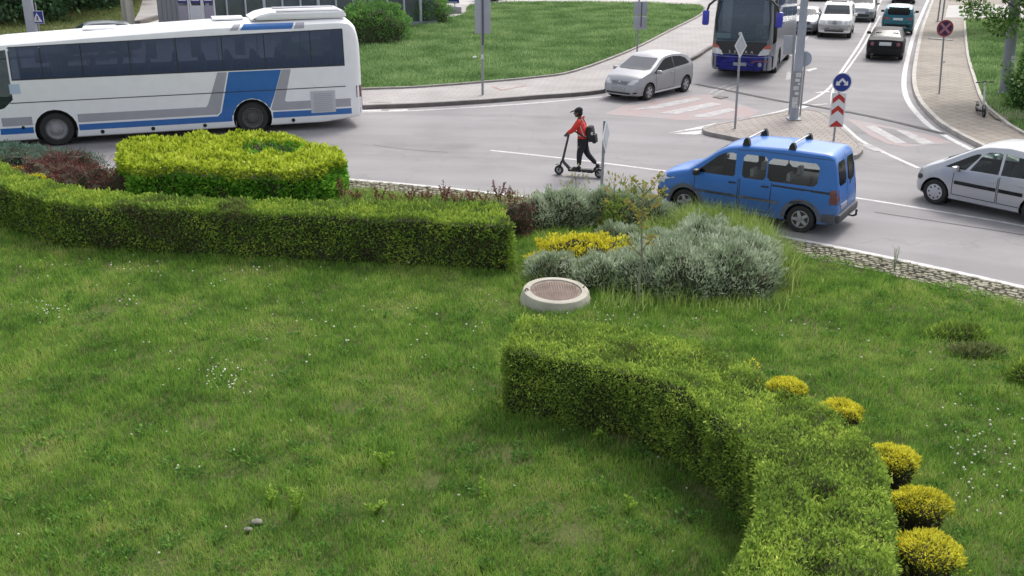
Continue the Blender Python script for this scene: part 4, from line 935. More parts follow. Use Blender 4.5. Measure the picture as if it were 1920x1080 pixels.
# glazing: side band in panes; panes are separate windows
edges = [X(655)]
for p_ in (590, 500, 420, 335, 250, 165, 95, 42): edges.append(X(p_))
ZT = lambda x: 3.13 - .20 * (x - edges[0]) / (edges[-1] - edges[0])
for sd_ in 'LR':
    for k in range(len(edges) - 1):
        x0, x1 = edges[k], edges[k + 1]; z0 = 2.03
        sh.cut([(x0 + .012, z0), (x1 - .012, z0), (x1 - .012, ZT(x1)), (x0 + .012, ZT(x0))], sd_, 'window', M['glassbus'], root, thr=.3)
    # black joints between the panes (rubber), laid on the body
    sh.patch([[(e - .014, 2.0), (e + .014, 2.0), (e + .014, ZT(e)), (e - .014, ZT(e))] for e in edges] + [[(edges[0], ZT(edges[0])), (edges[-1], ZT(edges[-1])), (edges[-1], ZT(edges[-1]) + .025), (edges[0], ZT(edges[0]) + .025)], [(edges[0], 2.0), (edges[-1], 2.0), (edges[-1], 2.035), (edges[0], 2.035)]], sd_, 'window_rubber', M['black'], root, off=.004, grid=.4)
    sh.cut([(X(38), 1.45), (X(22), 1.22), (X(2), 1.12), (X(-6), 1.2), (X(-6), 2.80), (X(38), 2.88)], sd_, 'cab_window', M['glassfront'], root, thr=.25)
sh.cut([(-1.0, 1.15), (1.0, 1.15), (1.08, 1.3), (1.02, 2.95), (.9, 3.05), (-.9, 3.05), (-1.02, 2.95), (-1.08, 1.3)], 'F', 'windscreen', M['glassfront'], root, thr=.3)
sh.cut(rrect(-.95, 2.1, .95, 2.95, .1), 'B', 'rear_window', M['glassbus'], root, thr=.3)
P_ = lambda nm, polys, mt, off=.004, th=0, sd_='LR', gr=.35: [sh.patch(q, s_, nm, mt, root, off=off, thick=th, grid=gr) for s_ in sd_ for q in ([polys] if nm == 'panel_joint' else polys)]
end = b + .06; fr = f - .5
A0, A1, B0, B1 = rx_ - .63, rx_ + .63, fx - .63, fx + .63    # stripes stop at the wheel openings
P_('grey_stripe', [[(X(425), 1.97), (X(407), 1.97), (X(384), 1.02), (X(398), .66), (X(405), .74)]], M['cgrey'])
P_('grey_stripe', [[(X(384), 1.02), (X(380), .93), (B0, .93), (B0, .68), (X(398), .68)]], M['cgrey'])
P_('grey_stripe', [[(B1, .93), (fr, .93), (fr, .68), (B1, .68)]], M['cgrey'])
P_('grey_stripe', [[(X(530), 1.97), (X(548), 1.97), (X(532), 1.0), (X(536), .96), (end, .96), (end, .70), (X(508), .70), (X(504), .76)]], M['cgrey'])
P_('blue_stripe', [[(X(428), 1.97), (X(529), 1.97), (X(511), 1.135), (A1, 1.135), (A1, .62), (X(400), .62), (X(408), .74)]], M['cblue'], off=.006, gr=.2)
P_('blue_stripe', [[(A1, 1.135), (A1, .62), (rx_ + .60, .62), (rx_ + .56, .74), (rx_ + .45, .93), (rx_ + .25, 1.07), (rx_, 1.125), (rx_, 1.135)]], M['cblue'], off=.006)
P_('blue_stripe', [[(rx_, 1.135), (rx_, 1.125), (rx_ - .25, 1.07), (rx_ - .45, .93), (rx_ - .53, .80), (X(502), .80), (X(511), 1.135)]], M['cblue'], off=.006)
P_('blue_stripe', [[(A1, .62), (A1, .44), (B0, .44), (B0, .62)]], M['cblue'], off=.006)
P_('blue_stripe', [[(B1, .62), (B1, .44), (fr, .44), (fr, .62)]], M['cblue'], off=.006)
P_('blue_stripe', [[(A0, .66), (end, .64), (end, .46), (A0, .46)]], M['cblue'], off=.006)
P_('roof_stripe', [[(X(457), 3.20), (X(466), 3.37), (X(562), 3.37), (X(556), 3.20)]], M['cblue'], off=.008, gr=.04)
P_('roof_stripe', [[(X(437), 3.20), (X(447), 3.37), (X(460), 3.37), (X(452), 3.20)], [(X(560), 3.20), (X(566), 3.37), (X(582), 3.37), (X(580), 3.20)]], M['cgrey'], off=.008, gr=.04)
P_('panel_joint', [[(X(655), 1.34), (X(32), 1.34), (X(32), 1.365), (X(655), 1.365)]], M['trim'], off=.009)
P_('panel_joint', [[(x, .24), (x + .012, .24), (x + .012, .44), (x, .44)] for x in (X(435), X(140), X(230), X(325))], M['cgrey'], off=.007)
P_('side_lamp', [circ(X(p), .36, .06, 10) for p in (185, 277, 374, 546)], M['trim'], off=.012, th=.02)
P_('side_lamp', [circ(X(48), .62, .05, 10)], M['trim'], off=.012, th=.02)
P_('tail_light', [[(end - .03, .98), (end + .13, .98), (end + .13, 1.34), (end - .03, 1.34)]], M['darkred'], off=.012, th=.015)
P_('vent_grille', [[(X(633), .55), (X(583), .55), (X(583), 1.24), (X(633), 1.24)]], nmat('vent_grey', (.52, .53, .56), .6), off=.010, th=.004)
sh.patch([[(X(627), z), (X(589), z), (X(589), z + .02), (X(627), z + .02)] for z in [.6 + .06 * k for k in range(10)]], 'L', 'vent_slats', M['cgrey'], root, off=.018, grid=.4)
P_('destination_sticker', [[(X(35), 1.62), (X(53), 1.62), (X(53), 1.90), (X(35), 1.90)]], nmat('pale_blue_sticker', (.48, .58, .72), .5), off=.006, sd_='L')
for s in (1, -1):
    sh.patch([[(s * 1.0, .62), (s * 1.14, .62), (s * 1.14, 1.36), (s * 1.0, 1.36)]], 'B', 'tail_light', M['redlamp'], root, off=.012, thick=.015)
    sh.patch([[(s * .55, .62), (s * .95, .66), (s * .92, .90), (s * .55, .86)]], 'F', 'headlight', M['lampglass'], root, off=.012, thick=.015)
sh.patch([[(-.28, .58), (.28, .58), (.28, .70), (-.28, .70)]], 'B', 'number_plate', M['plate'], root, off=.012, thick=.01)
sh.finish('body', WHITE, root)
# roof units
mb = MB(); n_ = 12; ax0, ax1 = X(668), X(478)
prof = [(ax0, 0), (ax0 + .02, .19), (ax0 + .1, .23), (X(520), .22), (X(497), .14), (ax1, .0)]
for i in range(len(prof)): pass
Mx = Matrix.Translation((0, 0, Hh + .02)); mb.extr([(p, q) for p, q in prof], 1.9, Mx)
bmesh.ops.bevel(mb.bm, geom=[e for e in mb.bm.edges if abs(e.calc_face_angle(0)) > .6], offset=.05, segments=2, affect='EDGES')
ac = mb.build('air_conditioner', WHITE, root)
mb = MB()
for sg in (1, -1): mb.box(((ax0 + X(520)) / 2, sg * .62, Hh + .262), (X(520) - ax0 - .4, .45, .02), bev=.005)
mb.build('grille', M['cgrey'], ac)
for px in (440, 200): MB().box((X(px), 0, Hh + (.045 if px > 300 else -.13)), (.95, .9, .06), bev=.02).build('roof_hatch', WHITE, root)
for x in (fx, rx_):
    for sg in (1, -1): wheel(root, x, sg * (hw - .05), .50, .30, 'truck', nmat('truck_hub', (.30, .30, .31) if x == fx else (.10, .095, .09), .6, .2, .2), 30)
# interior: floor, seat rows, curtains
MB().box((0, 0, 1.15), (f - b - 1.0, 2.3, .06)).build('floor', M['floor'], root)
k = 0
for x in np.arange(b + 1.0, f - 2.2, .82):
    for y in (-.75, .75):
        mb = MB(); mb.box((x, y, 1.55), (.45, .95, .14), bev=.04); mb.box((x - .22, y, 1.95), (.14, .95, .85), Matrix.Rotation(R(-10), 4, 'Y'), bev=.05); mb.build('seat', M['seat'], root)
cm_ = nmat('curtain_cloth', (.55, .54, .54), .9, 0, .15, 6)
for px in (95, 205, 120, 290, 372, 455, 545, 622): MB().box((X(px), 1.08, 2.7 if px != 120 else 2.5), (.30, .03, .5 if px != 120 else .9), bev=.01).build('pale_panel', cm_, root)
mb = MB(); mb.box((f - 1.35, .6, 1.2), (.5, .5, .14), bev=.04); mb.box((f - 1.6, .6, 1.55), (.14, .5, .7), bev=.05); mb.build('driver_seat', M['seat'], root)
mb = MB(); mb.box((f - .65, 0, 1.0), (.5, 2.0, .25), bev=.06); mb.build('dashboard', M['trim'], root)
MB().box((f - .42, .5, 2.15), (.02, .9, .32), bev=.004).build('sun_blind', nmat('teal_blind', (.16, .42, .42), .7), root)
for sg in (1, -1):
    m_ = MB().path([(f - .25, sg * 1.05, 2.9), (f + .15, sg * 1.2, 2.8), (f + .2, sg * 1.3, 2.4)], .03, 7).build('mirror_arm', M['black'], root)
    MB().box((f + .2, sg * 1.33, 2.15), (.10, .22, .48), bev=.04).build('mirror', M['black'], m_)
tag(root, 'long white coach with blue and grey stripes at the upper left', 'coach')
place(root, (112, 273), (476, 250), 5.75, hw - .08, 'L', 5.75 / 2)
COACH1 = root

# ---- the blue fronted coach
DB = paint('deep_blue_coach_paint', (0.035, 0.045, 0.42), .3)
GRY = paint('grey_coach_paint', (0.17, 0.185, 0.225), .35, .3)
root = empty('blue_coach'); L2 = 8.6; f, b = L2 / 2, -L2 / 2; hw = 1.33; Hh = 3.75; fx, rx_ = f - 2.3, b + 1.9; RW = .5
top = [(b, 3.0), (b + .05, 3.4), (b + .3, Hh - .05), (b + .6, Hh), (f - 1.0, Hh), (f - .5, 3.6), (f - .28, 3.4), (f - .12, 2.6), (f - .03, 1.6), (f, .9)]
sh = Shell(top, [(b, 1.95), (f, 1.95)], [(b, .4), (b + 1, .32), (f - .6, .30), (f, .34)], [(b, 1.15), (b + .05, 1.22), (b + .3, hw), (f - .8, hw), (f - .3, 1.235), (f - .1, 1.17), (f - .02, 1.08), (f, 1.02)], tumble=.06, crown=.04, r=.22, step=.2, bulge=.01, smooth=.02, side_n=8)
for x in (fx, rx_):
    for sd_ in 'LR': sh.cut(circ(x, .5, .6, 18), sd_, thr=.2)
arch_liner(root, (fx, rx_), hw - .01, .6, M['black'])
for sd_ in 'LR':
    for x0, x1 in ((b + .3, b + 2.2), (b + 2.24, b + 4.1), (b + 4.14, b + 6.0), (b + 6.04, f - 1.0)):
        sh.cut([(x0, 2.0), (x1, 2.0), (x1, 3.3), (x0, 3.3)], sd_, 'window', M['glassbus'], root, thr=.3)
    sh.cut([(f - .95, 1.5), (f - .35, 1.4), (f - .3, 3.1), (f - .95, 3.3)], sd_, 'cab_window', M['glassdark'], root, thr=.25)
sh.cut([(-1.02, 1.54), (1.02, 1.54), (1.12, 1.66), (1.08, 3.1), (.95, 3.32), (-.95, 3.32), (-1.08, 3.1), (-1.12, 1.66)], 'F', 'windscreen', glass('coach_windscreen', (.66, .74, .78), 1.3, ((.15, .23, .32), .28)), root, thr=.3)
F2 = lambda nm, polys, mt, off=.006, th=.0: sh.patch([[(p[0] * 1.03, .3 + (p[1] - .3) * 1.16) for p in q] for q in (polys if not isinstance(polys[0][0], float) else [polys])], 'F', nm, mt, root, off=off, thick=th, grid=.15)
F2('black_panel', [[(-1.14, .92), (1.14, .92), (1.17, 1.36), (-1.17, 1.36)]], M['black'])
F2('lower_panel', [[(-1.24, .34), (1.24, .34), (1.25, .80), (1.1, .92), (.6, .88), (-.6, .88), (-1.1, .92), (-1.25, .80)]], DB, .010, .02)
F2('bumper_highlight', [[(-1.16, .83), (-.6, .80), (.6, .80), (1.16, .83), (1.16, .86), (.6, .83), (-.6, .83), (-1.16, .86)]], nmat('light_blue_edge', (.22, .25, .6), .3), .034, .004)
for s in (1, -1):
    F2('headlight', [[(s * .70, .88), (s * 1.10, .92), (s * 1.14, 1.10), (s * .90, 1.12), (s * .78, 1.02)]], M['lampglass'], .036, .01)
    F2('indicator', [[(s * .84, 1.12), (s * 1.14, 1.12), (s * 1.15, 1.28), (s * 1.0, 1.24)]], nmat('pale_red_lens', (.45, .12, .09), .3), .036, .01)
F2('fog_light', [circ(-.80 * -1, .56, .075, 12)], M['lampglass'], .04, .015)
F2('fog_trim', [[(.52, .60), (.62, .68), (1.16, .66), (1.16, .68), (.8, .72), (.55, .70), (.42, .62)]], nmat('reddish_trim', (.38, .12, .16), .4), .036, .004)
F2('number_plate', [[(-.26, .50), (.26, .50), (.26, .61), (-.26, .61)]], M['plate'], .04, .01)
def text_mesh(s_, size, name, mat, parent, M_, ext=.004, align='CENTER'):
    cu = bpy.data.curves.new('lettering', 'FONT'); cu.body = s_; cu.size = size; cu.extrude = ext; cu.align_x = align; cu.align_y = 'CENTER'
    o = bpy.data.objects.new('lettering', cu); COL.objects.link(o); dg = bpy.context.evaluated_depsgraph_get(); me = bpy.data.meshes.new_from_object(o.evaluated_get(dg))
    bpy.data.objects.remove(o); bpy.data.curves.remove(cu); me.transform(M_); me.materials.clear(); return link(name, me, mat, parent)
FR = lambda x, y, z: Matrix.Translation((x, y, z)) @ Matrix.Rotation(R(90), 4, 'Z') @ Matrix.Rotation(R(90), 4, 'X')
for k, ch in enumerate('SETRA'): text_mesh(ch, .15, 'lettering', M['plate'], root, FR(f + .022, -.46 + k * .23 - .0, 1.10))
F2('emblem', [circ(-.08, 1.62, .07, 12)], nmat('pale_emblem', (.6, .62, .62), .4), .012)
sg_ = MB().box((f - .20, -.80, 1.72), (.03, .62, .20), Matrix.Rotation(R(-8), 4, 'Y'), bev=.005).build('destination_card', nmat('pale_green_card', (.50, .68, .62), .6), root)
for yy, hh in ((-.75, 1.3), (.95, 1.0)): MB().box((f - .55, yy, 3.15 - hh / 2), (.04, .40, hh), bev=.015).build('pale_panel', nmat('pale_reflection', (.45, .47, .52), .9), root)  # pale panels added to imitate bright reflections in the windscreen
MB().box((f - .5, .1, 1.66), (.5, 1.9, .10), Matrix.Rotation(R(-14), 4, 'Y'), bev=.03).build('dashboard_top', nmat('grey_green_dash', (.13, .17, .16), .7), root)
MB().box((f - .20, .2, 1.72), (.12, 1.2, .03), bev=.01).build('wiper', M['black'], root)
for s in (1, -1):
    a_ = MB().path([(f - .3, s * 1.0, 3.35), (f + .15, s * 1.15, 3.2), (f + .28, s * 1.38, 3.0), (f + .28, s * 1.46, 2.75)], [.05, .05, .05, .045], 8).build('mirror_arm', M['black'], root)
    MB().box((f + .28, s * 1.50, 2.48), (.16, .28, .62), bev=.07).build('mirror', DB, a_)
    MB().path([(f - .02, s * 1.02, 3.2), (f + .02, s * 1.12, 2.4), (f + .0, s * 1.08, 1.9)], .035, 6).build('windscreen_pillar', M['black'], root)
sh.patch([[(b + .2, 1.02), (f - .5, 1.02), (f - .5, 1.035), (b + .2, 1.035)]], 'L', 'panel_joint', M['trim'], root, grid=.5)
sh.finish('body', GRY, root)
for x in (fx, rx_):
    for sg in (1, -1): wheel(root, x, sg * (hw - .05), .50, .30, 'truck', nmat('dark_hub', (.16, .16, .17), .6, .2, .2), 22)
MB().box((0, 0, 1.2), (L2 - 1, 2.3, .06)).build('floor', M['floor'], root); MB().box((f - .6, 0, 1.22), (.5, 2.0, .3), bev=.06).build('dashboard', M['trim'], root)
for x in np.arange(b + 1.0, f - 2.2, .85):
    for y in (-.75, .75):
        mb = MB(); mb.box((x, y, 1.6), (.45, .95, .14), bev=.04); mb.box((x - .22, y, 2.0), (.14, .95, .85), Matrix.Rotation(R(-10), 4, 'Y'), bev=.05); mb.build('seat', nmat('blue_seat', (.04, .06, .2), .9), root)
mb = MB(); mb.box((f - 1.4, .6, 1.3), (.5, .5, .14), bev=.04); mb.box((f - 1.65, .6, 1.7), (.14, .5, .8), bev=.05); mb.build('driver_seat', M['seat'], root)
tag(root, 'coach with deep blue front bumper and grey sides facing the camera at the top', 'coach')
a_, b_ = G(1332, 126, .33), G(1443, 139, .33); d_ = (G(1490, 90, .33) - b_).normalized()
c_ = (a_ + b_) / 2; print('coach front width', (a_ - b_).length, 'angle', math.degrees(math.atan2(d_.y, d_.x)))
root.location = (c_.x + d_.x * L2 / 2, c_.y + d_.y * L2 / 2, 0); root.rotation_euler = (0, 0, math.atan2(-d_.y, -d_.x))
# ------------------------------------------------------------------ vegetation
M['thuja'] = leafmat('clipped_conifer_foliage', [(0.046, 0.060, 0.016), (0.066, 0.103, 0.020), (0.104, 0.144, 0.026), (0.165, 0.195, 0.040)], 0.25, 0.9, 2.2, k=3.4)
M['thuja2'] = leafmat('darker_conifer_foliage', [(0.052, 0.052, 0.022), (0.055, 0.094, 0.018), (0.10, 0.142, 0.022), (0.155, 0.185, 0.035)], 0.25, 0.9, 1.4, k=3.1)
M['gold'] = leafmat('golden_conifer_tips', [(0.20, 0.19, 0.02), (0.42, 0.38, 0.03), (0.62, 0.54, 0.07)], 0.3, 0.4, 3, k=1.9)
M['gold2'] = leafmat('greenish_gold_tips', [(0.10, 0.12, 0.015), (0.30, 0.29, 0.03), (0.46, 0.42, 0.045), (0.62, 0.54, 0.07)], 0.3, 0.5, 5, k=1.8)
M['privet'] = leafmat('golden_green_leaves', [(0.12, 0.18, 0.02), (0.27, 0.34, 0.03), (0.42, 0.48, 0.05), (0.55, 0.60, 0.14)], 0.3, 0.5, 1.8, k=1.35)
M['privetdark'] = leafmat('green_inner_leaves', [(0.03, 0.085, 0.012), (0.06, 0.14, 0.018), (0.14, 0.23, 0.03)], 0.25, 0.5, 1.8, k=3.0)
M['barberry'] = leafmat('barberry_leaves', [(0.045, 0.018, 0.018), (0.085, 0.028, 0.03), (0.13, 0.055, 0.05), (0.15, 0.10, 0.06)], 0.2, 0.6, 1.5, k=2.4)
M['lavender'] = leafmat('grey_green_foliage', [(0.085, 0.115, 0.06), (0.15, 0.18, 0.12), (0.22, 0.25, 0.185), (0.29, 0.31, 0.24)], 0.2, 0.8, 2.2, k=2.3)
M['juniper'] = leafmat('blue_green_juniper', [(0.045, 0.08, 0.06), (0.09, 0.14, 0.105), (0.15, 0.20, 0.16)], 0.2, 0.7, 2)
M['weedgrass'] = leafmat('tall_wild_grass', [(0.09, 0.13, 0.03), (0.15, 0.21, 0.05), (0.25, 0.30, 0.11)], 0.4, 0.5, 1.2, k=1.9)
M['weedleaf'] = leafmat('fresh_weed_leaves', [(0.10, 0.18, 0.02), (0.18, 0.26, 0.04), (0.26, 0.34, 0.08)], 0.35, 0.4, 3, k=1.8)
M['bushgreen'] = leafmat('bush_leaves', [(0.03, 0.065, 0.02), (0.06, 0.12, 0.032), (0.11, 0.18, 0.05)], 0.25, 0.8, 1, k=2.8)
M['treeleaf'] = leafmat('tree_leaves', [(0.025, 0.055, 0.016), (0.06, 0.115, 0.028), (0.13, 0.19, 0.07), (0.26, 0.32, 0.18)], 0.3, 0.6, 1, k=2.3)
M['fartree'] = leafmat('far_tree_leaves', [(0.020, 0.042, 0.022), (0.04, 0.075, 0.038), (0.075, 0.12, 0.06)], 0.2, 0.7, .5, k=2.6)
M['bark'] = nmat('bark', (0.13, 0.11, 0.085), 0.9, 0, 0.3, 8, bump=0.6)
M['palebark'] = nmat('pale_bark', (0.26, 0.25, 0.19), 0.9, 0, 0.25, 8, bump=0.4)
M['twig'] = nmat('reddish_twigs', (0.10, 0.05, 0.04), 0.9, 0, 0.2, 8)

def mesh_from(name, V, F, mat, parent=None, smooth=True):
    me = bpy.data.meshes.new(name); me.from_pydata(V, [], F); me.update()
    if smooth: me.polygons.foreach_set('use_smooth', [True] * len(me.polygons))
    return link(name, me, mat, parent)

def hedge(name, near, far, H, dens, ln, wd_, mat, label, zb=0.03, corner=0.12, bump=0.06, holes=(), fuzz=0.6):
    """clipped hedge between two edge lines given at its top; outline swept down to the ground"""
    root = empty(name, (0, 0, 0)); N = 60
    def resamp(L):
        L = smoothline(L, 6); d = [0]
        for i in range(1, len(L)): d.append(d[-1] + (L[i] - L[i - 1]).length)
        out = []
        for k in range(N + 1):
            t = d[-1] * k / N; i = 1
            while i < len(L) - 1 and d[i] < t: i += 1
            u = (t - d[i - 1]) / max(1e-9, d[i] - d[i - 1]); out.append(L[i - 1].lerp(L[i], min(1, max(0, u))))
        return out
    A_, B_ = resamp(near), resamp(far)
    def sec(u, t, inset=0.0):
        """u 0..1 along, t 0..3: near wall, top, far wall; returns point and outward normal"""
        f = min(N - 1e-6, max(0, u * N)); i = int(f); w = f - i
        a = A_[i].lerp(A_[i + 1], w); b = B_[i].lerp(B_[i + 1], w)
        d = (a - b); W = d.length; d = d / W
        h = H - zb
        if t < 1: z = zb + h * t; p = a; n = d.copy(); n.z = 0.15
        elif t < 2: p = a.lerp(b, t - 1); z = H; n = Vector((0, 0, 1))
        else: z = H - h * (t - 2); p = b; n = -d; n.z = 0.15
        # rounded shoulders
        if t < 1 and z > H - corner:
            k = (z - H + corner) / corner; p = a - d * (corner * (1 - math.sqrt(max(0, 1 - k * k)))); n = Vector((d.x * (1 - k), d.y * (1 - k), k + .1))
        if t >= 2 and z > H - corner:
            k = (z - H + corner) / corner; p = b + d * (corner * (1 - math.sqrt(max(0, 1 - k * k)))); n = Vector((-d.x * (1 - k), -d.y * (1 - k), k + .1))
        n = Vector(n).normalized(); p = Vector((p.x, p.y, z))
        return p - n * inset, n
    def lump(p):
        q = Vector(p)
        v = noise.noise(q * 1.7) * bump + noise.noise(q * 5.0) * bump * 0.6 + noise.noise(q * 11.0) * .035
        if p[2] < .35: v -= max(0, noise.noise(Vector((p[0] * 2.3, p[1] * 2.3, 7)))) * (.35 - p[2]) * .9
        for hx, hy, hr in holes:
            r = ((p[0] - hx) ** 2 + (p[1] - hy) ** 2) ** .5
            if r < hr and p[2] > H - .4: v -= 0.2 * (1 - r / hr)
        return v
    # core
    V, F = [], []; T = [0, .25, .5, .75, .95, 1.05, 1.3, 1.5, 1.7, 1.95, 2.05, 2.3, 2.6, 3]
    for k in range(N + 1):
        u = 0.01 + 0.98 * k / N
        for t in T:
            p, n = sec(u, t, 0.07); V.append(tuple(p + n * lump(p)))
    m = len(T)
    for k in range(N):
        for j in range(m - 1): F.append((k * m + j, (k + 1) * m + j, (k + 1) * m + j + 1, k * m + j + 1))
    F.append(tuple(range(m))); F.append(tuple(reversed(range(N * m, N * m + m))))
    mesh_from('shade_core', V, F, M['dark_core'], root, False)
    # leaves
    Ls = [(A_[i] - A_[i + 1]).length for i in range(N)]; Lf = [(B_[i] - B_[i + 1]).length for i in range(N)]
    Wm = [(A_[i] - B_[i]).length for i in range(N + 1)]
    P, D, TT = [], [], []
    def put(p, n):
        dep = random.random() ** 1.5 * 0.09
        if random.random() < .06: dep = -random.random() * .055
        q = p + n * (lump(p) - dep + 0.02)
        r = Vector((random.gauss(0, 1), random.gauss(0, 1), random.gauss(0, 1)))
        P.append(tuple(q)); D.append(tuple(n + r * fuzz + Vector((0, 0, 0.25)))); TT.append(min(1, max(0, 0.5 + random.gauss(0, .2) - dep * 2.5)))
    for i in range(N):
        for (area, t0) in ((Ls[i] * (H - zb), 0), ((Ls[i] + Lf[i]) / 2 * (Wm[i]), 1), (Lf[i] * (H - zb), 2)):
            mult = 0.45 if t0 == 2 else 1
            for _ in range(int(area * dens * mult + random.random())):
                u = (i + random.random()) / N; t = t0 + random.random(); p, n = sec(u, t); put(p, n)
    for (u, sgn) in ((0.0, 1), (1.0, -1)):
        a, b = (A_[0], B_[0]) if u == 0 else (A_[-1], B_[-1]); nx = (A_[0] - A_[1]) if u == 0 else (A_[-1] - A_[-2]); nx = nx.normalized()
        for _ in range(int((a - b).length * (H - zb) * dens)):
            s_ = random.random(); z = zb + (H - zb) * random.random(); p = a.lerp(b, s_); p = Vector((p.x, p.y, z)); put(p - nx * 0.03, nx)
    n = len(P); ls = np.array([ln * random.uniform(.6, 1.4) for _ in range(n)])
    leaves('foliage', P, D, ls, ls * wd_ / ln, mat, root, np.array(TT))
    tag(root, label, 'hedge'); print(name, n)
    return root

def mound(name, c, rx, ry, h, n, ln, wd_, mat, label=None, cat='shrub', group=None, up=0.6, fuzz=0.7, rz=0.0, core=True, lump_=0.18, ls=2.2, sq=2.0, dark=None, cut=None, zb=0.02, tilt=0.0, spread=0.14):
    """shrub on the ground at c: superellipsoid dome filled with leaves round a dark core"""
    root = empty(name, (c[0], c[1], 0), rz); sd_ = random.random() * 50
    def sp(ph, th, k=1.0):
        ct, st = math.cos(th), math.sin(th); cp, sn = math.cos(ph), math.sin(ph)
        f = lambda v, e: math.copysign(abs(v) ** (2 / e), v)
        x = rx * f(ct, sq) * cp; y = ry * f(ct, sq) * sn; z = h * f(st, sq)
        v = Vector((x, y, z)); d = 1 + lump_ * noise.noise(Vector((x * ls + sd_, y * ls, z * ls))) + lump_ * .5 * noise.noise(Vector((x * ls * 2.7 + sd_, y * ls * 2.7, z * ls * 2.7)))
        return v * d * k
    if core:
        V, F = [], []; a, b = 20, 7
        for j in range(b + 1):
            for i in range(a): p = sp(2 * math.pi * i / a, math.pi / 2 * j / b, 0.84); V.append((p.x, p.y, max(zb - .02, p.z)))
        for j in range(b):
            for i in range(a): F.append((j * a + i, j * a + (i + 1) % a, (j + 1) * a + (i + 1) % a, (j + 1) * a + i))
        mesh_from('shade_core', V, F, dark or M['dark_core'], root, False)
    P, D, T = [], [], []
    while len(P) < n:
        ph = random.random() * 2 * math.pi; th = math.asin(random.random() ** 0.8)
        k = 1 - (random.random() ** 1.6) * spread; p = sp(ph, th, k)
        if cut and cut(p): continue
        nn = Vector((p.x / rx ** 2, p.y / ry ** 2, p.z / h ** 2 + 1e-3)).normalized()
        r = Vector((random.gauss(0, 1), random.gauss(0, 1), random.gauss(0, 1)))
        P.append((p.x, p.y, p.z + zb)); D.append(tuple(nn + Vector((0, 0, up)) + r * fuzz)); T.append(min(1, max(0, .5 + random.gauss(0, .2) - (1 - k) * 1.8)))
    l_ = np.array([ln * random.uniform(.6, 1.35) for _ in range(n)])
    leaves('foliage', P, D, l_, l_ * wd_ / ln, mat, root, np.array(T))
    if label: tag(root, label, cat, group)
    return root

# ---- lawn grass (denser near the viewer of the place: the near part of the island)
hedge_near_b = [(-40, 345), (0, 352), (109, 382), (255, 391), (437, 400), (700, 410), (860, 417), (966, 424)]
hedge_far_b = [(-40, 292), (0, 306), (60, 334), (140, 356), (250, 367), (400, 375), (700, 384), (930, 386)]
near_f = [(940, 652), (1076, 677), (1180, 699), (1285, 740), (1350, 788), (1402, 835), (1424, 890), (1424, 950), (1402, 1010), (1374, 1080), (1330, 1190)]
far_f = [(975, 596), (1024, 599), (1139, 611), (1295, 648), (1389, 682), (1436, 718), (1519, 750), (1597, 797), (1649, 855), (1667, 925), (1672, 1000), (1676, 1080), (1676, 1190)]
HB, HF = 0.98, 1.02
nb, fb = GL(hedge_near_b, HB), GL(hedge_far_b, HB); nf, ff = GL(near_f, HF), GL(far_f, HF)
for L in (nb, fb, nf, ff):
    for p in L: p.z = 0
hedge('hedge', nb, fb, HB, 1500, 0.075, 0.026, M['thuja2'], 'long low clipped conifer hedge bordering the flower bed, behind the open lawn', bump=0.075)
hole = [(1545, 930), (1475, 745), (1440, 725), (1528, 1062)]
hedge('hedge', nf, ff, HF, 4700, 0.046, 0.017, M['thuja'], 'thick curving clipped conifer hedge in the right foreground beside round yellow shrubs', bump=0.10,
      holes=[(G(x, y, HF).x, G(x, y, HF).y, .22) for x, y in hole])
def blocked(X, Y):
    b = inpoly(X, Y, [(p.x, p.y) for p in nb + fb[::-1]]) | inpoly(X, Y, [(p.x, p.y) for p in nf + ff[::-1]])
    return b
# lawn samples
def lawn_points(n_at_ref, ref, power, y0, y1, test, mx):
    PX, PY = [], []; step = 1.0; y = y0
    while y < y1:
        d_ = min(mx, n_at_ref * (ref / max(y, 1)) ** power); Z = y * _c + CAM_H * _s; hw = Z * 960 / FPX * 1.08 + 1.2
        n = int(2 * hw * step * d_); X = RNG.uniform(-hw, hw, n); Y = RNG.uniform(y, y + step, n); k = test(X, Y); PX.append(X[k]); PY.append(Y[k]); y += step
    return np.concatenate(PX), np.concatenate(PY)
MHX, MHY = (G(978, 577) + G(1108, 584)).x / 2, (G(978, 577) + G(1108, 584)).y / 2 + .36
def isl_test(X, Y): return (np.hypot(X - MHX, Y - MHY) > .64) & (((X - ICX) ** 2 + (Y - ICY) ** 2) ** .5 < IR - 1.05 + 0.15 * np.sin(X * 3.1)) & ~blocked(X, Y)
X, Y = lawn_points(2600, 10, 1.25, 7.2, 36, isl_test, 2600)
# bare, thin spots seen in the lawn
bare = [(960, 858, .35), (1085, 1010, .3), (490, 985, .35), (1180, 825, .5), (1250, 860, .5), (180, 590, .4), (370, 800, .3), (1800, 650, .5), (60, 850, .4), (800, 905, .3), (1350, 930, .5), (650, 770, .3)]
keep = np.ones(len(X), bool)
for bx, by, br in bare:
    g = G(bx, by); d_ = np.hypot(X - g.x, Y - g.y); keep &= (d_ > br) | (RNG.random(len(X)) < 0.25 + 0.6 * (d_ / br) ** 2)
X, Y = X[keep], Y[keep]; n = len(X); print('blades', n)
pn = vnoise(np.stack([X, Y, 0 * X], 1), 0.9, 3.0); pn2 = vnoise(np.stack([X, Y, 0 * X], 1), 3.3, 9.0)
hh = (0.085 + 0.05 * pn + 0.04 * pn2) * RNG.uniform(.5, 1.35, n) * (1 + 0.012 * (Y - 9)); ww = 0.0075 * (1 + 0.06 * (Y - 9))
tt = np.clip(0.45 + 0.35 * pn2 + RNG.normal(0, .2, n), 0, 1)
g_ = blades('grass', np.stack([X, Y, np.full(n, .03)], 1), np.clip(hh, .025, .22), ww, 0.9, M['grass'], None, tt)
tag(g_, 'rough green lawn grass covering the roundabout island', 'grass', kind='stuff')

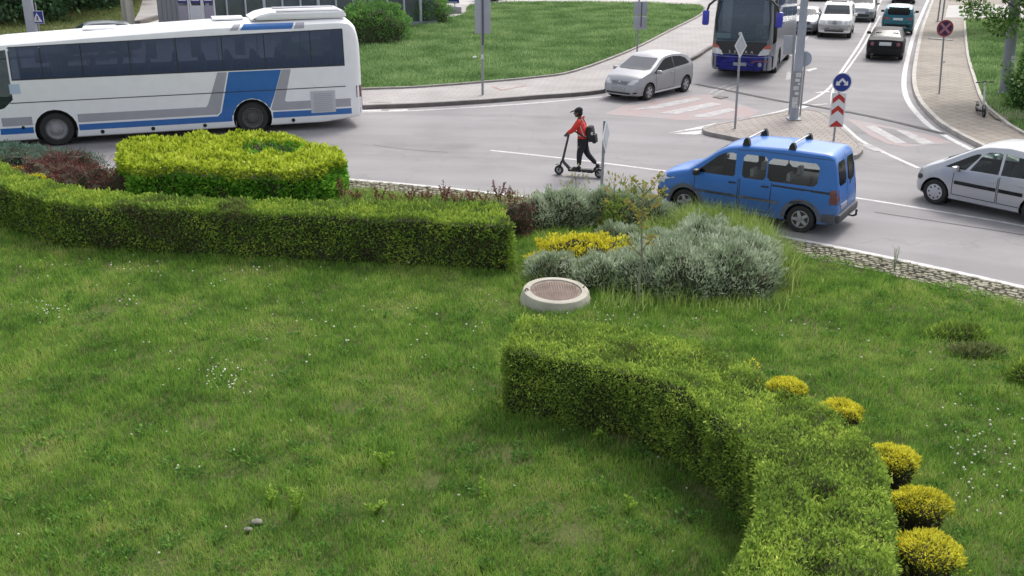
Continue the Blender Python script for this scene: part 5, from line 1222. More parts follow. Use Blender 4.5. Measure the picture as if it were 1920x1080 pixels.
# far lawns
def farlawn(name, outline, z, dens, h, w, mat, label):
    xs = [p.x for p in outline]; ys = [p.y for p in outline]; x0, x1, y0, y1 = min(xs), max(xs), min(ys), max(ys)
    n = int((x1 - x0) * (y1 - y0) * dens); X = RNG.uniform(x0, x1, n); Y = RNG.uniform(y0, y1, n)
    k = inpoly(X, Y, [(p.x, p.y) for p in outline]) & inview(X, Y, 2) & (Y < 110); X, Y = X[k], Y[k]; n = len(X); print(name, n)
    q = vnoise(np.stack([X, Y, 0 * X], 1), .8, 5.)
    o = blades(name, np.stack([X, Y, np.full(n, z)], 1), h * RNG.uniform(.5, 1.4, n) * (1 + .7 * q), w, 1.0, mat, None, np.clip(.5 + .3 * q + RNG.normal(0, .2, n), 0, 1))
    tag(o, label, 'grass', kind='stuff')
farlawn('grass', lC, PZ + .04, 110, 0.12, 0.035, M['grassfar'], 'green lawn grass behind the curved pavement beyond the road')
farlawn('grass', [Vector((p.x, p.y, 0)) for p in lR if p.y < 95], PZ + .04, 90, 0.14, 0.035, M['grassfar'], 'grass under the tree right of the block pavement')
farlawn('grass', slope, PZ + .05, 30, 0.18, 0.06, M['grassdry'], 'dry yellowish grass on the slope behind the white coach')

# broad-leaved clumps (clover, dandelion) mixed into the turf
P, D = [], []
for _ in range(420):
    g = G(random.uniform(-40, 1960), 470 + 640 * random.random() ** .8)
    if not isl_test(np.array([g.x]), np.array([g.y]))[0]: continue
    rr_ = random.uniform(.04, .15)
    for _ in range(int(60 * rr_ / .12)):
        a = random.random() * 6.28; q = rr_ * random.random() ** .6; P.append((g.x + q * math.cos(a), g.y + q * math.sin(a), .035 + random.random() * .05)); D.append((math.cos(a) + random.gauss(0, .4), math.sin(a) + random.gauss(0, .4), random.uniform(.3, 1.3)))
l_ = RNG.uniform(.035, .07, len(P)); tag(leaves('clover_patch', P, D, l_, l_ * .45, leafmat('clover_leaves', [(.03, .075, .018), (.055, .115, .025), (.09, .155, .035)], .25, .6, 1, k=2.3), None), 'darker broad leaved clumps growing in the lawn', 'ground cover', kind='stuff')
# clover flowers in the lawn
P, D = [], []
def fl(px, py, rx, ry, n):
    for _ in range(n):
        g = G(px + random.gauss(0, rx), py + random.gauss(0, ry))
        P.append((g.x, g.y, random.uniform(.09, .14)))
fl(415, 712, 20, 18, 34); fl(85, 590, 26, 12, 26); fl(245, 572, 12, 6, 9); fl(1840, 860, 50, 60, 70); fl(1170, 598, 30, 14, 14); fl(560, 640, 200, 60, 40); fl(1500, 620, 250, 50, 40); fl(300, 520, 200, 15, 45); fl(900, 610, 160, 40, 30)
for _ in range(50): g = G(random.uniform(0, 1920), random.uniform(560, 1080)); P.append((g.x, g.y, .08))
PP = [p for p in P if isl_test(np.array([p[0]]), np.array([p[1]]))[0]]
mb = MB()
for p in PP:
    mb.ball(p, random.uniform(.010, .019), 6, (1, 1, .8))
tag(mb.build('clover_flowers', nmat('clover_flower', (0.62, 0.63, 0.5), 0.8, 0, 0.1)), 'small white clover flowers scattered through the lawn', 'flowers', kind='stuff')

# ---- round yellow topped shrubs along the front hedge
yl = [(1482, 748, .26, .40, 'smallest round yellow shrub peeping over the front hedge, farthest from camera'),
      (1580, 805, .28, .5, 'second farthest yellow topped shrub, half hidden behind the front hedge'),
      (1678, 905, .29, .55, 'yellow domed shrub with dark shaded skirt, third from the far end of the hedge'),
      (1727, 990, .31, .55, 'yellow domed shrub with dark shaded skirt, second nearest beside the front hedge'),
      (1738, 1085, .33, .55, 'yellow domed shrub at the bottom edge, nearest of the row beside the hedge')]
for (px, py, r, h, lab) in yl:
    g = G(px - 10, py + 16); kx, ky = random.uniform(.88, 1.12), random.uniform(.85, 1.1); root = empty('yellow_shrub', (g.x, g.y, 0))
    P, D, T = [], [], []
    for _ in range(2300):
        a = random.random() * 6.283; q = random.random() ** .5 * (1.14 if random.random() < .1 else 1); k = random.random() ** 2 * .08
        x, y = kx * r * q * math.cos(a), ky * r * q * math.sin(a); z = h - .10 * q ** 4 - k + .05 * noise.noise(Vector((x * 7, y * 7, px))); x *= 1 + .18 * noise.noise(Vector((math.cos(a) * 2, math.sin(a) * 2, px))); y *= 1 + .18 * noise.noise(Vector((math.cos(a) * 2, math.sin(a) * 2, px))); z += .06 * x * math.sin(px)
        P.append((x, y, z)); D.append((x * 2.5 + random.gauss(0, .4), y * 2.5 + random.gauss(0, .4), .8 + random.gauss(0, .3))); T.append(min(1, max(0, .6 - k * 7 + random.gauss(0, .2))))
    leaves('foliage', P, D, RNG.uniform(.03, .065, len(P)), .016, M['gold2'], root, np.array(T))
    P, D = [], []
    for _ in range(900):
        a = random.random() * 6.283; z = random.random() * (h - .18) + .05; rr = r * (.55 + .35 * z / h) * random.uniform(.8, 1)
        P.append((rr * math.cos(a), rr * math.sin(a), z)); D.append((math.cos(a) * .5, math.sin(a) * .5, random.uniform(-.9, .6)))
    leaves('shaded_skirt', P, D, .06, .014, nmat('shaded_skirt_leaves', (0.045, 0.034, 0.018), .9, 0, .3, 9), root)  # dark colour puts the shade below the yellow top into these leaves
    mb = MB().lathe([(0, .0), (.12, .0), (r * .45, h * .4), (r * .75, h - .2), (r * .8, h - .12), (r * .6, h - .06), (0, h - .05)], seg=14); mb.build('shade_core', M['dark_core'], root)
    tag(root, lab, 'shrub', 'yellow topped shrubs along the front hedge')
g = G(1402, 688, .9); mound('yellow_shrub', (g.x + .12, g.y + .30), .15, .15, .80, 300, .05, .018, M['gold'], 'tiny yellow tip just showing over the far rim of the front hedge', group='yellow topped shrubs along the front hedge', sq=3)

# ---- golden privet block with a hollow
gc = G(425, 372); g2 = G(420, 300)
pr = empty('privet_block', (0, 0, 0))
top = [(222, 300), (232, 268), (300, 262), (400, 254), (470, 250), (555, 256), (575, 268), (632, 282), (638, 296), (560, 318), (440, 316), (330, 310), (260, 312)]
TH = 0.95
tp = [Vector((p.x, p.y, 0)) for p in smoothline(GL(top, TH) + [G(*top[0], TH)], 4)][:-1]
hl = G(510, 275, TH)
V = [(p.x, p.y, 0.05) for p in [t for t in tp]] + [(p.x, p.y, TH - .08) for p in tp]
cpt = sum(tp, Vector()) / len(tp); sh = lambda p, k: cpt + (p - cpt) * k
mb = MB(); mb.prism([sh(p, .96) for p in tp], 0.03, TH - .28); mb.build('shade_core', M['dark_core'], pr, False)
def addp(p, n, l_top, P, D, T, fz=.6, dep=.1):
    d = random.random() ** 1.5 * dep; q = Vector(p) + n * (0.15 * noise.noise(Vector(p) * 1.9) + .09 * noise.noise(Vector(p) * 5) - d)
    r = Vector((random.gauss(0, 1), random.gauss(0, 1), random.gauss(0, 1)))
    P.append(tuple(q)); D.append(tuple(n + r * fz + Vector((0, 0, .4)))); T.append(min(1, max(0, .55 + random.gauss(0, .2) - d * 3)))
P1, D1, T1, P2, D2, T2 = [], [], [], [], [], []
xs = [p.x for p in tp]; ys = [p.y for p in tp]; poly = [(p.x, p.y) for p in tp]
cnt = 0
while cnt < 14000:
    x, y = random.uniform(min(xs), max(xs)), random.uniform(min(ys), max(ys))
    if not inpoly(np.array([x]), np.array([y]), poly)[0]: continue
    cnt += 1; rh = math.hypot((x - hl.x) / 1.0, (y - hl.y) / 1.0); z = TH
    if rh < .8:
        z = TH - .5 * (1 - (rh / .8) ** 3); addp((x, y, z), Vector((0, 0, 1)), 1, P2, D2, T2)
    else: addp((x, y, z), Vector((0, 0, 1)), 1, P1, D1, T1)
m_ = len(tp)
for i in range(m_):
    a, b = tp[i], tp[(i + 1) % m_]; t = (b - a); L = t.length; nn = Vector((t.y, -t.x, 0)).normalized()
    if (a - cpt).dot(nn) < 0: nn = -nn
    for _ in range(int(L * TH * 1500)):
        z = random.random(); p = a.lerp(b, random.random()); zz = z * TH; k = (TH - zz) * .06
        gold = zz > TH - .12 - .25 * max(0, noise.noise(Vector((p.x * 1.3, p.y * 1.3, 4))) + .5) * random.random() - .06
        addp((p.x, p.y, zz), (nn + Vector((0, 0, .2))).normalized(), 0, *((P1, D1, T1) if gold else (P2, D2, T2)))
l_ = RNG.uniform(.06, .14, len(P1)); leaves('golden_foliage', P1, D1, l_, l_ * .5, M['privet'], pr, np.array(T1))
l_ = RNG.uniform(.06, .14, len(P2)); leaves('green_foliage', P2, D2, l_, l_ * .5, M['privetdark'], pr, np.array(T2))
tag(pr, 'large clipped bush with bright yellow green top and a dark hollow, below the coach', 'bush')

# ---- barberries and juniper at the left
bb_ = [(80, 352, 1.1, .7, .72), (160, 364, 1.1, .65, .74), (250, 370, 1.0, .5, .66), (335, 376, .8, .35, .50), (292, 350, .6, .5, .6), (125, 332, .9, .6, .72)]
bl = ['widest dark red barberry, leftmost beside the yellow ground shrub', 'dark red barberry in the middle of the reddish clump behind the long hedge', 'dark red barberry left of the large yellow green bush', 'low sparse red barberry at the foot of the yellow green bush', 'small red barberry between the clump and the yellow green bush', 'dark red barberry in front of the blue green juniper']
for (px, py, rx, ry, h), lb in zip(bb_, bl):
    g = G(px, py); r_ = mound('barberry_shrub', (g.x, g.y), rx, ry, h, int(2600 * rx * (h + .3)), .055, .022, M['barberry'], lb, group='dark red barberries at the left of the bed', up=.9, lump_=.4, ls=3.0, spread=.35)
    mb = MB()
    for _ in range(26):
        a = random.random() * 6.28; q = random.random() ** .5; b = (rx * q * math.cos(a), ry * q * math.sin(a), h * .4); mb.tube((0, 0, .03), (b[0] * 1.05, b[1] * 1.05, h * random.uniform(.95, 1.35)), .008, .003, 5)
    mb.build('branch', M['twig'], r_)
jl = ['spreading blue green juniper at the left edge of the photo', 'blue green juniper right of its twin, below the front wheel of the white coach']
for (px, py, rx, ry, h), lb in zip([(15, 306, 1.5, .9, .5), (115, 318, 1.1, .8, .46)], jl):
    g = G(px, py); mound('juniper_shrub', (g.x, g.y), rx, ry, h, 4200, .09, .022, M['juniper'], lb, group='blue green junipers', up=.3, lump_=.3)
for (px, py, rx, ry, h, lb) in [(40, 337, .35, .18, .5, 'yellow low shrub behind the left end of the long hedge, upper one'), (74, 350, .38, .16, .5, 'yellow low shrub behind the left end of the long hedge, lower one')]:
    g = G(px, py + 14); mound('yellow_shrub', (g.x, g.y), rx, ry, h, 900, .05, .022, M['gold'], lb, group='yellow low shrubs behind the long hedge')

# ---- sparse red sprigs along the kerb, each a small plant
ordn = ['first', 'second', 'third', 'fourth', 'fifth', 'sixth', 'seventh', 'eighth', 'ninth', 'tenth', 'eleventh', 'twelfth']
sp_ = [(645, 378, .55), (668, 380, .28), (712, 385, .45), (738, 384, .3), (770, 385, .42), (800, 384, .3), (832, 385, .55), (856, 386, .35), (885, 386, .38), (908, 386, .3), (935, 384, .62), (955, 380, .4)]
for k, (px, py, h) in enumerate(sp_):
    g = G(px, py - 4); root = empty('barberry_sprig', (g.x, g.y, 0)); mb = MB(); P, D = [], []; h *= .85
    for s in range(random.randint(4, 7)):
        a = random.random() * 6.28; tip = Vector((.16 * math.cos(a), .16 * math.sin(a), h * random.uniform(.7, 1.1))); mb.tube((0, 0, .02), tip, .009, .004, 5)
        for _ in range(42): q = random.random(); b = tip * q; P.append(tuple(b)); D.append((random.gauss(0, 1), random.gauss(0, 1), random.gauss(.5, .7)))
    for _ in range(80): a = random.random() * 6.28; q = random.random() * .25; P.append((q * math.cos(a), q * math.sin(a), random.random() * .22)); D.append((random.gauss(0, 1), random.gauss(0, 1), 1))
    mb.build('stem', M['twig'], root); leaves('foliage', P, D, .055, .025, M['barberry'], root)
    tag(root, ordn[k] + ' red leaved sprig from the left, between the yellow green bush and the hedge end', 'shrub', 'sparse red sprigs behind the long hedge')
g = G(972, 440); r_ = mound('barberry_shrub', (g.x, g.y), .42, .5, .8, 2100, .055, .022, M['barberry'], 'tall dark red barberry filling the gap at the right end of the long hedge', up=.9, lump_=.7, spread=.55)

# ---- grey lavender cluster
lav = [(1290, 560, 1.0, .95, .86, 'largest grey lavender mound, just right of the trunk of the sapling'),
       (1375, 560, .95, .85, .86, 'tall grey lavender mound at the right end of the cluster'),
       (1415, 532, .7, .7, .78, 'dark grey lavender mound behind the right end of the cluster'),
       (1330, 505, .9, .8, .82, 'grey lavender mound in the middle of the cluster, below the blue van'),
       (1215, 550, .8, .8, .72, 'grey green lavender mound left of the sapling trunk'),
       (1235, 505, .7, .6, .62, 'grey green lavender mound behind the sapling trunk'),
       (1130, 545, .62, .55, .6, 'small lavender mound just behind the concrete manhole ring'),
       (1035, 535, .50, .42, .52, 'lavender mound at the left, between hedge end and manhole ring'),
       (1060, 428, .85, .6, .78, 'lavender mound behind the yellow flowering shrub, next to the barberry'),
       (1145, 422, .8, .5, .72, 'lavender mound right of centre in the back row'),
       (1005, 432, .55, .5, .62, 'lavender mound touching the dark red barberry at the hedge end'),
       (1195, 412, .6, .4, .6, 'lavender mound behind the crown of the sapling'),
       (1225, 425, .7, .45, .48, 'low lavender mound near the front wheel of the blue van'),
       (1160, 462, .5, .35, .38, 'small dark lavender mound between the yellow shrub and the sapling')]
for px, py, rx, ry, h, lb in lav:
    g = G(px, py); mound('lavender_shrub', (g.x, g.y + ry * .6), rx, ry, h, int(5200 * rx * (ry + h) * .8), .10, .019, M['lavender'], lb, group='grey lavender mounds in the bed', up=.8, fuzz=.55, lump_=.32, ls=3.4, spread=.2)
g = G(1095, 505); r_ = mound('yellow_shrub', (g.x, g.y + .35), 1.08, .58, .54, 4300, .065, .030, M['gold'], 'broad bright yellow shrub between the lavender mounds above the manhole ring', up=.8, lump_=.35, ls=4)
# tall pale green grass, wild: one mass
P = []
for _ in range(5200):
    t = random.random(); px = 1280 + 200 * t + random.gauss(0, 12); py = 444 + 95 * t ** 3 + random.gauss(0, 9); g = G(px, py); P.append((g.x, g.y, .03))
for _ in range(1500): g = G(random.uniform(1010, 1300), random.uniform(455, 585)); P.append((g.x, g.y, .03))
for _ in range(1500): g = G(random.uniform(1200, 1330), random.uniform(425, 480)); P.append((g.x, g.y, .03))
for _ in range(700): g = G(random.uniform(985, 1480), random.uniform(570, 592)); P.append((g.x, g.y, .03))
for _ in range(500): g = G(random.uniform(640, 1000), random.uniform(372, 392)); P.append((g.x, g.y, .03))
P = np.array(P); P[np.hypot(P[:, 0] - MHX, P[:, 1] - MHY) < .8, 1] += 1.3; n = len(P); hh = RNG.uniform(.35, .80, n); hh[5200:] *= .6; hh[8200:] *= .7
tag(blades('tall_grass', P, hh, .012, .7, M['weedgrass']), 'tall pale green wild grass growing through the lavender', 'grass', kind='stuff')

# ---- sapling
g = G(1198, 575); root = empty('sapling', (g.x, g.y, 0)); mb = MB()
tr = [(0, 0, 0), (-.02, 0, .5), (.01, .02, 1.0), (-.02, 0, 1.5), (.0, 0, 2.0), (-.02, .0, 2.25)]
mb.path(tr, [.026, .022, .018, .014, .009, .005], 7); mb.build('trunk', M['palebark'], root)
mb = MB(); P, D = [], []
for (z, a, L, e) in [(.95, 2.8, .35, .9), (1.05, .2, .3, 1.0), (1.5, 3.4, .35, 1.2), (1.6, .3, .45, 1.0), (1.75, 2.9, .3, .6), (1.85, .1, .40, .8), (1.95, 3.3, .3, .8), (2.05, .6, .42, .9), (2.1, 2.6, .28, .9)]:
    b = Vector((0, 0, z)); t = b + Vector((math.cos(a) * L * math.cos(e) * 1.3, math.sin(a) * .2, L * math.sin(e))); mb.tube(b, t, .009, .003, 5)
    for q in (.55, .8, 1.0):
        c = b.lerp(t, q)
        for _ in range(9): P.append(tuple(c + Vector((random.gauss(0, .03), random.gauss(0, .03), random.gauss(0, .03))))); D.append((random.gauss(0, 1), random.gauss(0, 1), random.gauss(.5, .6)))
for _ in range(70): P.append((random.gauss(0, .05), random.gauss(0, .05), random.uniform(1.5, 2.3))); D.append((random.gauss(0, 1), random.gauss(0, 1), random.gauss(.3, .6)))
mb.build('branch', M['bark'], root)
leaves('foliage', P, D, .09, .05, leafmat('sapling_leaves', [(.10, .14, .035), (.20, .20, .06), (.26, .17, .06)], .3, .3), root)
tag(root, 'thin young tree with pale stem and sparse brownish leaves among the lavender', 'tree')
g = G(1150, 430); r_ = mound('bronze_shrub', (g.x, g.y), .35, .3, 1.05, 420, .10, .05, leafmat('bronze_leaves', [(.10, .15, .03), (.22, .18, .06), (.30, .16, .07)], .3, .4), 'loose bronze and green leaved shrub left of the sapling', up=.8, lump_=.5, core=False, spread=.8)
MB().path([(0, 0, 0), (.02, 0, .5), (-.02, 0, 1.1)], [.015, .01, .005], 6).build('stem', M['bark'], r_)
g = G(1078, 375); r_ = mound('bronze_shrub', (g.x, g.y), .4, .2, .8, 160, .09, .045, leafmat('bronze_leaves', [(.16, .17, .09), (.28, .24, .18)], .3, .4), 'wispy pale shrub below the scooter in front of the narrow sign', up=.8, core=False, spread=.9)
MB().path([(0, 0, 0), (.02, 0, .4), (-.02, 0, .8)], [.012, .008, .004], 6).build('stem', M['bark'], r_)

# ---- weeds on the lawn
wl = [(722, 885, .22, 'fresh yellow green weed on the lawn, left of the front hedge'), (905, 945, .33, 'tall thin weed stalk on the lawn, nearest to the front hedge'), (206, 972, .26, 'single yellow green weed at the lower left of the lawn'),
      (505, 955, .26, 'bushy weed behind the small stones, left one of the pair'), (556, 970, .42, 'tallest weed behind the small stones on the lawn'), (80, 512, .30, 'pale weed stalk at the far left under the long hedge'), (1176, 965, .16, 'small yellowish weed in the shade of the front hedge'), (706, 968, .14, 'tiny fresh weed low in the middle of the lawn'), (1118, 828, .16, 'small dark green weed at the foot of the front hedge')]
for px, py, h, lb in wl:
    g = G(px, py); root = empty('weed', (g.x, g.y, .03)); P, D = [], []; mb = MB()
    ns = 1 if 'stalk' in lb or 'single' in lb else 4
    for s in range(ns):
        a = random.random() * 6.28; k = .0 if ns == 1 else .1; tip = Vector((k * math.cos(a), k * math.sin(a), h * random.uniform(.75, 1.05))); mb.tube((0, 0, 0), tip, .006, .003, 5)
        for _ in range(38): q = random.random(); P.append(tuple(tip * q)); a2 = random.random() * 6.28; D.append((math.cos(a2), math.sin(a2), .7))
    mb.build('stem', M['weedleaf'], root); leaves('foliage', P, D, .06, .022, M['weedleaf'], root)
    tag(root, lb, 'weed')
g = G(1676, 512); root = empty('weed', (g.x, g.y, .03)); mb = MB(); P, D = [], []
for s in range(5): a = s * 1.3; mb.tube((0, 0, 0), (.05 * math.cos(a), .05 * math.sin(a), .5), .006, .002, 5)
for _ in range(90): P.append((random.gauss(0, .03), random.gauss(0, .03), random.random() * .5)); D.append((random.gauss(0, .5), random.gauss(0, .5), 1))
mb.build('stem', M['bark'], root); leaves('foliage', P, D, .07, .012, M['lavender'], root); tag(root, 'grey wispy weed standing alone in the cobbled edge', 'weed')
for (px, py, rx, ry, h, lb) in [(1790, 632, .52, .25, .16, 'dark flat evergreen shrub lying low on the right lawn'), (1830, 665, .4, .2, .09, 'thin brownish patch of ground shrub below the dark flat one'), (1925, 715, .25, .3, .3, 'dark green shrub cut off by the right edge of the photo')]:
    g = G(px, py); mound('ground_shrub', (g.x, g.y), rx, ry, h, 1100, .11, .02, M['thuja'] if 'brown' not in lb else M['grassdry'], lb, up=.5, lump_=.3)
# stones in the lawn
for k, (px, py, s, lb) in enumerate([(482, 988, .07, 'larger pale stone lying in the grass by the weeds'), (466, 1002, .05, 'smaller pale stone left of the other on the lawn')]):
    g = G(px, py); mb = MB(); mb.ball((g.x, g.y, .07), s * .8, 8, (1.4, 1, .5)); o = mb.build('stone', nmat('field_stone', (.2, .195, .16), .9, 0, .2)); tag(o, lb, 'stone')

# ---- manhole ring
g = (G(978, 577) + G(1108, 584)) / 2; root = empty('manhole', (g.x + 0.0, g.y + .36, 0), .05)
root.rotation_euler = (R(4), R(1.5), .05)
cm = nmat('weathered_concrete', (.34, .32, .26), .9, 0, 0, 3, col2=(.46, .44, .37), bump=.5, bscale=25)
MB().lathe([(.67, -.05), (.65, .05), (.60, .225), (.585, .245), (.56, .252), (.47, .252), (.462, .24), (.462, .19), (.0, .19)], seg=48).build('concrete_ring', cm, root)
mb = MB(); mb.lathe([(.0, .236), (.44, .236), (.455, .23), (.455, .19)], seg=40)
for k in range(-9, 10):
    for j in range(-9, 10):
        if math.hypot(k, j) < 9.2: mb.box((k * .045, j * .045, .238), (.028, .028, .006))
mb.build('lid', nmat('rusty_cast_iron', (.17, .125, .10), .85, .1, 0, 4, col2=(.26, .20, .165)), root)
mb = MB(); mb.path([(-.50, -.02, .26), (-.54, -.06, .30), (-.58, -.05, .23)], .012, 6); mb.path([(.5, .1, .25), (.54, .12, .29)], .01, 6); mb.build('lifting_hook', nmat('rust', (.12, .06, .04), .9), root)
tag(root, 'round concrete manhole ring with rusty iron lid on the lawn', 'manhole')

# ---- bushes and trees in the distance
for (px, py, rx, h, lb) in [(700, 82, 1.9, 2.0, 'rounded dark green bush right behind the tail of the white coach'), (778, 45, 2.2, 2.1, 'rounded green bush right of its neighbour by the glass building')]:
    g = G(px, py, PZ); mound('round_bush', (g.x, g.y + 1), rx, 1.6, h, 7000, .13, .055, M['bushgreen'], lb, 'bush', 'rounded bushes by the glass building', up=.4, lump_=.16, sq=2.6, zb=PZ)
def tree(name, base, th, crown, n, ln, mat, label, trunk_r=.18, cr_n=34, blob=.33, limbs=7, group=None, z0=0.0, squash=1.0, bark='bark'):
    """tapered trunk, limbs, and a crown of leaf clumps with gaps"""
    root = empty(name, (base[0], base[1], z0)); cx, cy, cz, rx, ry, rz_ = crown
    mb = MB(); mb.path([(0, 0, 0), (.1, 0, th * .5), (cx * .3, cy * .3, th), (cx * .7, cy * .7, cz)], [trunk_r, trunk_r * .8, trunk_r * .6, trunk_r * .25], 10); mb.build('trunk', M[bark], root)
    cl = []; mb = MB()
    for _ in range(cr_n):
        while True:
            v = Vector((random.uniform(-1, 1), random.uniform(-1, 1), random.uniform(-1, 1)))
            if .35 < v.length < 1: break
        cl.append(Vector((cx + v.x * rx, cy + v.y * ry, cz + v.z * rz_)))
    for c in cl[:limbs * 2]: mb.path([(cx * .3, cy * .3, th), tuple(Vector((cx * .5, cy * .5, th + .3)).lerp(c, .5)), tuple(c)], [trunk_r * .35, trunk_r * .18, .02], 6)
    mb.build('limb', M[bark], root)
    P, D, T = [], [], []; per = n // cr_n
    for c in cl:
        br = blob * random.uniform(.7, 1.3) * min(rx, rz_)
        for _ in range(per):
            v = Vector((random.gauss(0, 1), random.gauss(0, 1), random.gauss(0, .8))); v = v.normalized() * br * random.random() ** .45
            P.append(tuple(c + v)); D.append(tuple(v.normalized() + Vector((random.gauss(0, .6), random.gauss(0, .6), random.gauss(-.1, .6))))); T.append(min(1, max(0, .45 + random.gauss(0, .25))))
    l_ = RNG.uniform(.7, 1.3, len(P)) * ln; leaves('crown', P, D, l_, l_ * .6, mat, root, np.array(T)); tag(root, label, 'tree', group); return root
g = G(2010, 190, PZ)
tree('tree', (g.x, g.y), 2.0, (-2.0, -.2, 4.6, 3.8, 2.6, 1.9), 22000, .14, M['treeleaf'], 'leafy tree overhanging the grass at the upper right edge', .16, 60, .26, 9, z0=PZ)
g = G(1930, 60, PZ)
tree('tree', (g.x, g.y), 1.6, (-2.2, 0, 3.3, 4.6, 2.6, 1.5), 13000, .17, M['treeleaf'], 'leafy tree farther back, spreading over the driveway at the top right', .16, 60, .3, 9, z0=PZ)
g = G(1925, 205, PZ); mound('round_bush', (g.x, g.y), .8, .8, 2.3, 4500, .12, .07, M['treeleaf'], 'loose leafy bush at the right edge behind the concrete lamp post', 'bush', up=.2, lump_=.5, core=False, spread=.6)
tl = ['dark dense tree at the upper left corner, leftmost', 'dark dense tree at the upper left, just left of the tall grey mast', 'dark dense tree right of the tall grey mast', 'dark dense tree behind the parked car at the upper left', 'dark tree farthest right of the wood behind the parked car']
for k, (px, py, w_) in enumerate([(-40, 52, 6), (40, 44, 5), (110, 28, 5), (175, 14, 5), (215, 0, 5)]):
    g = G(px, py, PZ); tree('far_tree', (g.x, g.y + 3), 1.2, (0, 0, 3.4, w_ * .8, 3, 3.3), 9000, .30, M['fartree'], tl[k], .3, 40, .42, 8, 'dark trees beyond the grass slope', z0=PZ)
# ------------------------------------------------------------------ signs, posts, lamps
M['galv'] = nmat('galvanised_post', (0.30, 0.31, 0.33), .55, .3, .12, 4)
M['signback'] = nmat('grey_sign_back', (0.36, 0.38, 0.42), .5, .2, .06, 4)
M['signwhite'] = nmat('sign_white', (0.66, 0.67, 0.68), .4, 0, .02, 4)
M['signblue'] = nmat('sign_blue', (0.010, 0.028, 0.23), .4, 0, .04, 4)
M['signred'] = nmat('sign_red', (0.42, 0.022, 0.02), .45, 0, .08, 4)
M['concrete'] = nmat('pole_concrete', (0.26, 0.28, 0.32), .85, 0, .12, 3, bump=.2)
M['paper'] = nmat('paper_notice', (.62, .63, .64), .8, 0, .06, 20)
def post(name, base, top_px, z0, r, label, cat, group=None, mat='galv'):
    """post from its foot up to where the photo shows its top; leans as seen"""
    g = G(*base, z0); root = empty(name, (g.x, g.y, z0)); tag(root, label, cat, group)
    return root, g
def FACE(x=0, y=0, z=0, rz=0):   # local x,z outline facing -y (towards the viewer side), turned by rz
    return Matrix.Translation((x, y, z)) @ Matrix.Rotation(R(rz), 4, 'Z')
def disc(r, n=28, sx=1): return [(r * sx * math.cos(2 * math.pi * k / n), r * math.sin(2 * math.pi * k / n)) for k in range(n)]
def pole_part(root, h, r, mat='galv', lean=(0, 0)):
    mb = MB(); mb.tube((0, 0, -.05), (lean[0], lean[1], h), r, r, 12); return mb.build('post', M[mat], root)

# tall sign seen from behind, on the far pavement
root, g = post('road_sign', (905, 178), None, PZ, .03, 'back of a tall rectangular road sign on the far pavement, beside the lawn', 'road sign')
pole_part(root, 3.8, .045)
MB().box((.03, -.06, 3.02), (.58, .025, 1.5), bev=.008).build('sign_panel', M['signback'], root)
MB().box((.03, -.085, 2.95), (.08, .03, 2.2), bev=.005).build('mounting_rail', nmat('rail_dark', (.10, .10, .14), .6), root)
MB().box((0, -.05, 1.42), (.10, .012, .16)).build('sticker', M['paper'], root)
root, g = post('road_sign', (1194, 96), None, PZ, .03, 'back of a smaller rectangular road sign in front of the silver hatchback roof', 'road sign')
root.location = G(1194, 112, PZ)
pole_part(root, 2.75, .04)
MB().box((.08, -.05, 2.32), (.62, .02, .62), bev=.008).build('sign_panel', M['signback'], root); MB().box((.08, -.05, 1.68), (.62, .02, .58), bev=.008).build('sign_panel', M['signback'], root)
MB().box((.12, -.07, 2.05), (.05, .02, 1.1)).build('mounting_rail', nmat('rail_dark', (.10, .10, .14), .6), root)

# priority diamond on the traffic island
def diamond(root, x, y, z, h, w, rz):
    Mx = FACE(x, y, z, rz)
    MB().extr([(0, -h), (w, 0), (0, h), (-w, 0)], .02, Mx).build('sign_panel', M['signwhite'], root)
    k = .72; Mf = Mx @ Matrix.Translation((0, -.013, 0))
    mb = MB()
    for (a, b_) in (((0, -h), (w, 0)), ((w, 0), (0, h)), ((0, h), (-w, 0)), ((-w, 0), (0, -h))):
        mb.extr([(a[0] * k, a[1] * k), (b_[0] * k, b_[1] * k), (b_[0] * (k - .06), b_[1] * (k - .06)), (a[0] * (k - .06), a[1] * (k - .06))], .004, Mf)
    mb.build('inner_border', M['signback'], root)
    MB().extr([(0, -h * .64), (w * .64, 0), (0, h * .64), (-w * .64, 0)], .003, Mf).build('sign_face', nmat('faded_centre', (.50, .51, .53), .5), root)
root, g = post('priority_sign', (1378, 241), None, .12, .03, 'white diamond road sign on a thin post at the left of the traffic island', 'road sign')
pole_part(root, 2.98, .036, lean=(-.03, 0)); diamond(root, -.02, -.05, 2.6, .38, .20, 10)

# narrow diamond sign near the flower bed, seen almost edge on
root, g = post('priority_sign', (1128, 372), None, .03, .03, 'diamond road sign seen almost edge on, by the kerb behind the scooter rider', 'road sign')
g = G(1127, 374); root.location = (g.x, g.y, 0)
pole_part(root, 1.95, .035, 'galv', (.03, 0)); diamond(root, .07, -.03, 1.58, .42, .42, 73)

# keep left or right sign with chevron board
root, g = post('directional_sign', (1563, 264), None, .12, .03, 'round blue sign with two white arrows above a red and white chevron board', 'road sign')
pole_part(root, 1.8, .032)
y_ = -.05; MB().extr(disc(.29), .02, FACE(.05, y_, 1.76)).build('sign_rim', M['signwhite'], root)
MB().extr(disc(.262), .008, FACE(.05, y_ - .012, 1.76)).build('sign_face', M['signblue'], root)
arrow = [(-.02, .115), (.02, .115), (.125, .005), (.165, .045), (.185, -.095), (.045, -.095), (.082, -.045), (.0, .045), (-.082, -.045), (-.045, -.095), (-.185, -.095), (-.165, .045), (-.125, .005)]
MB().extr(arrow, .006, FACE(.05, y_ - .018, 1.77)).build('arrows', M['signwhite'], root)
cz0, cz1, cw = .42, 1.45, .215
MB().extr([(-cw, cz0), (cw, cz0), (cw, cz1), (-cw, cz1)], .02, FACE(.01, y_ + .012)).build('chevron_board', M['signwhite'], root)
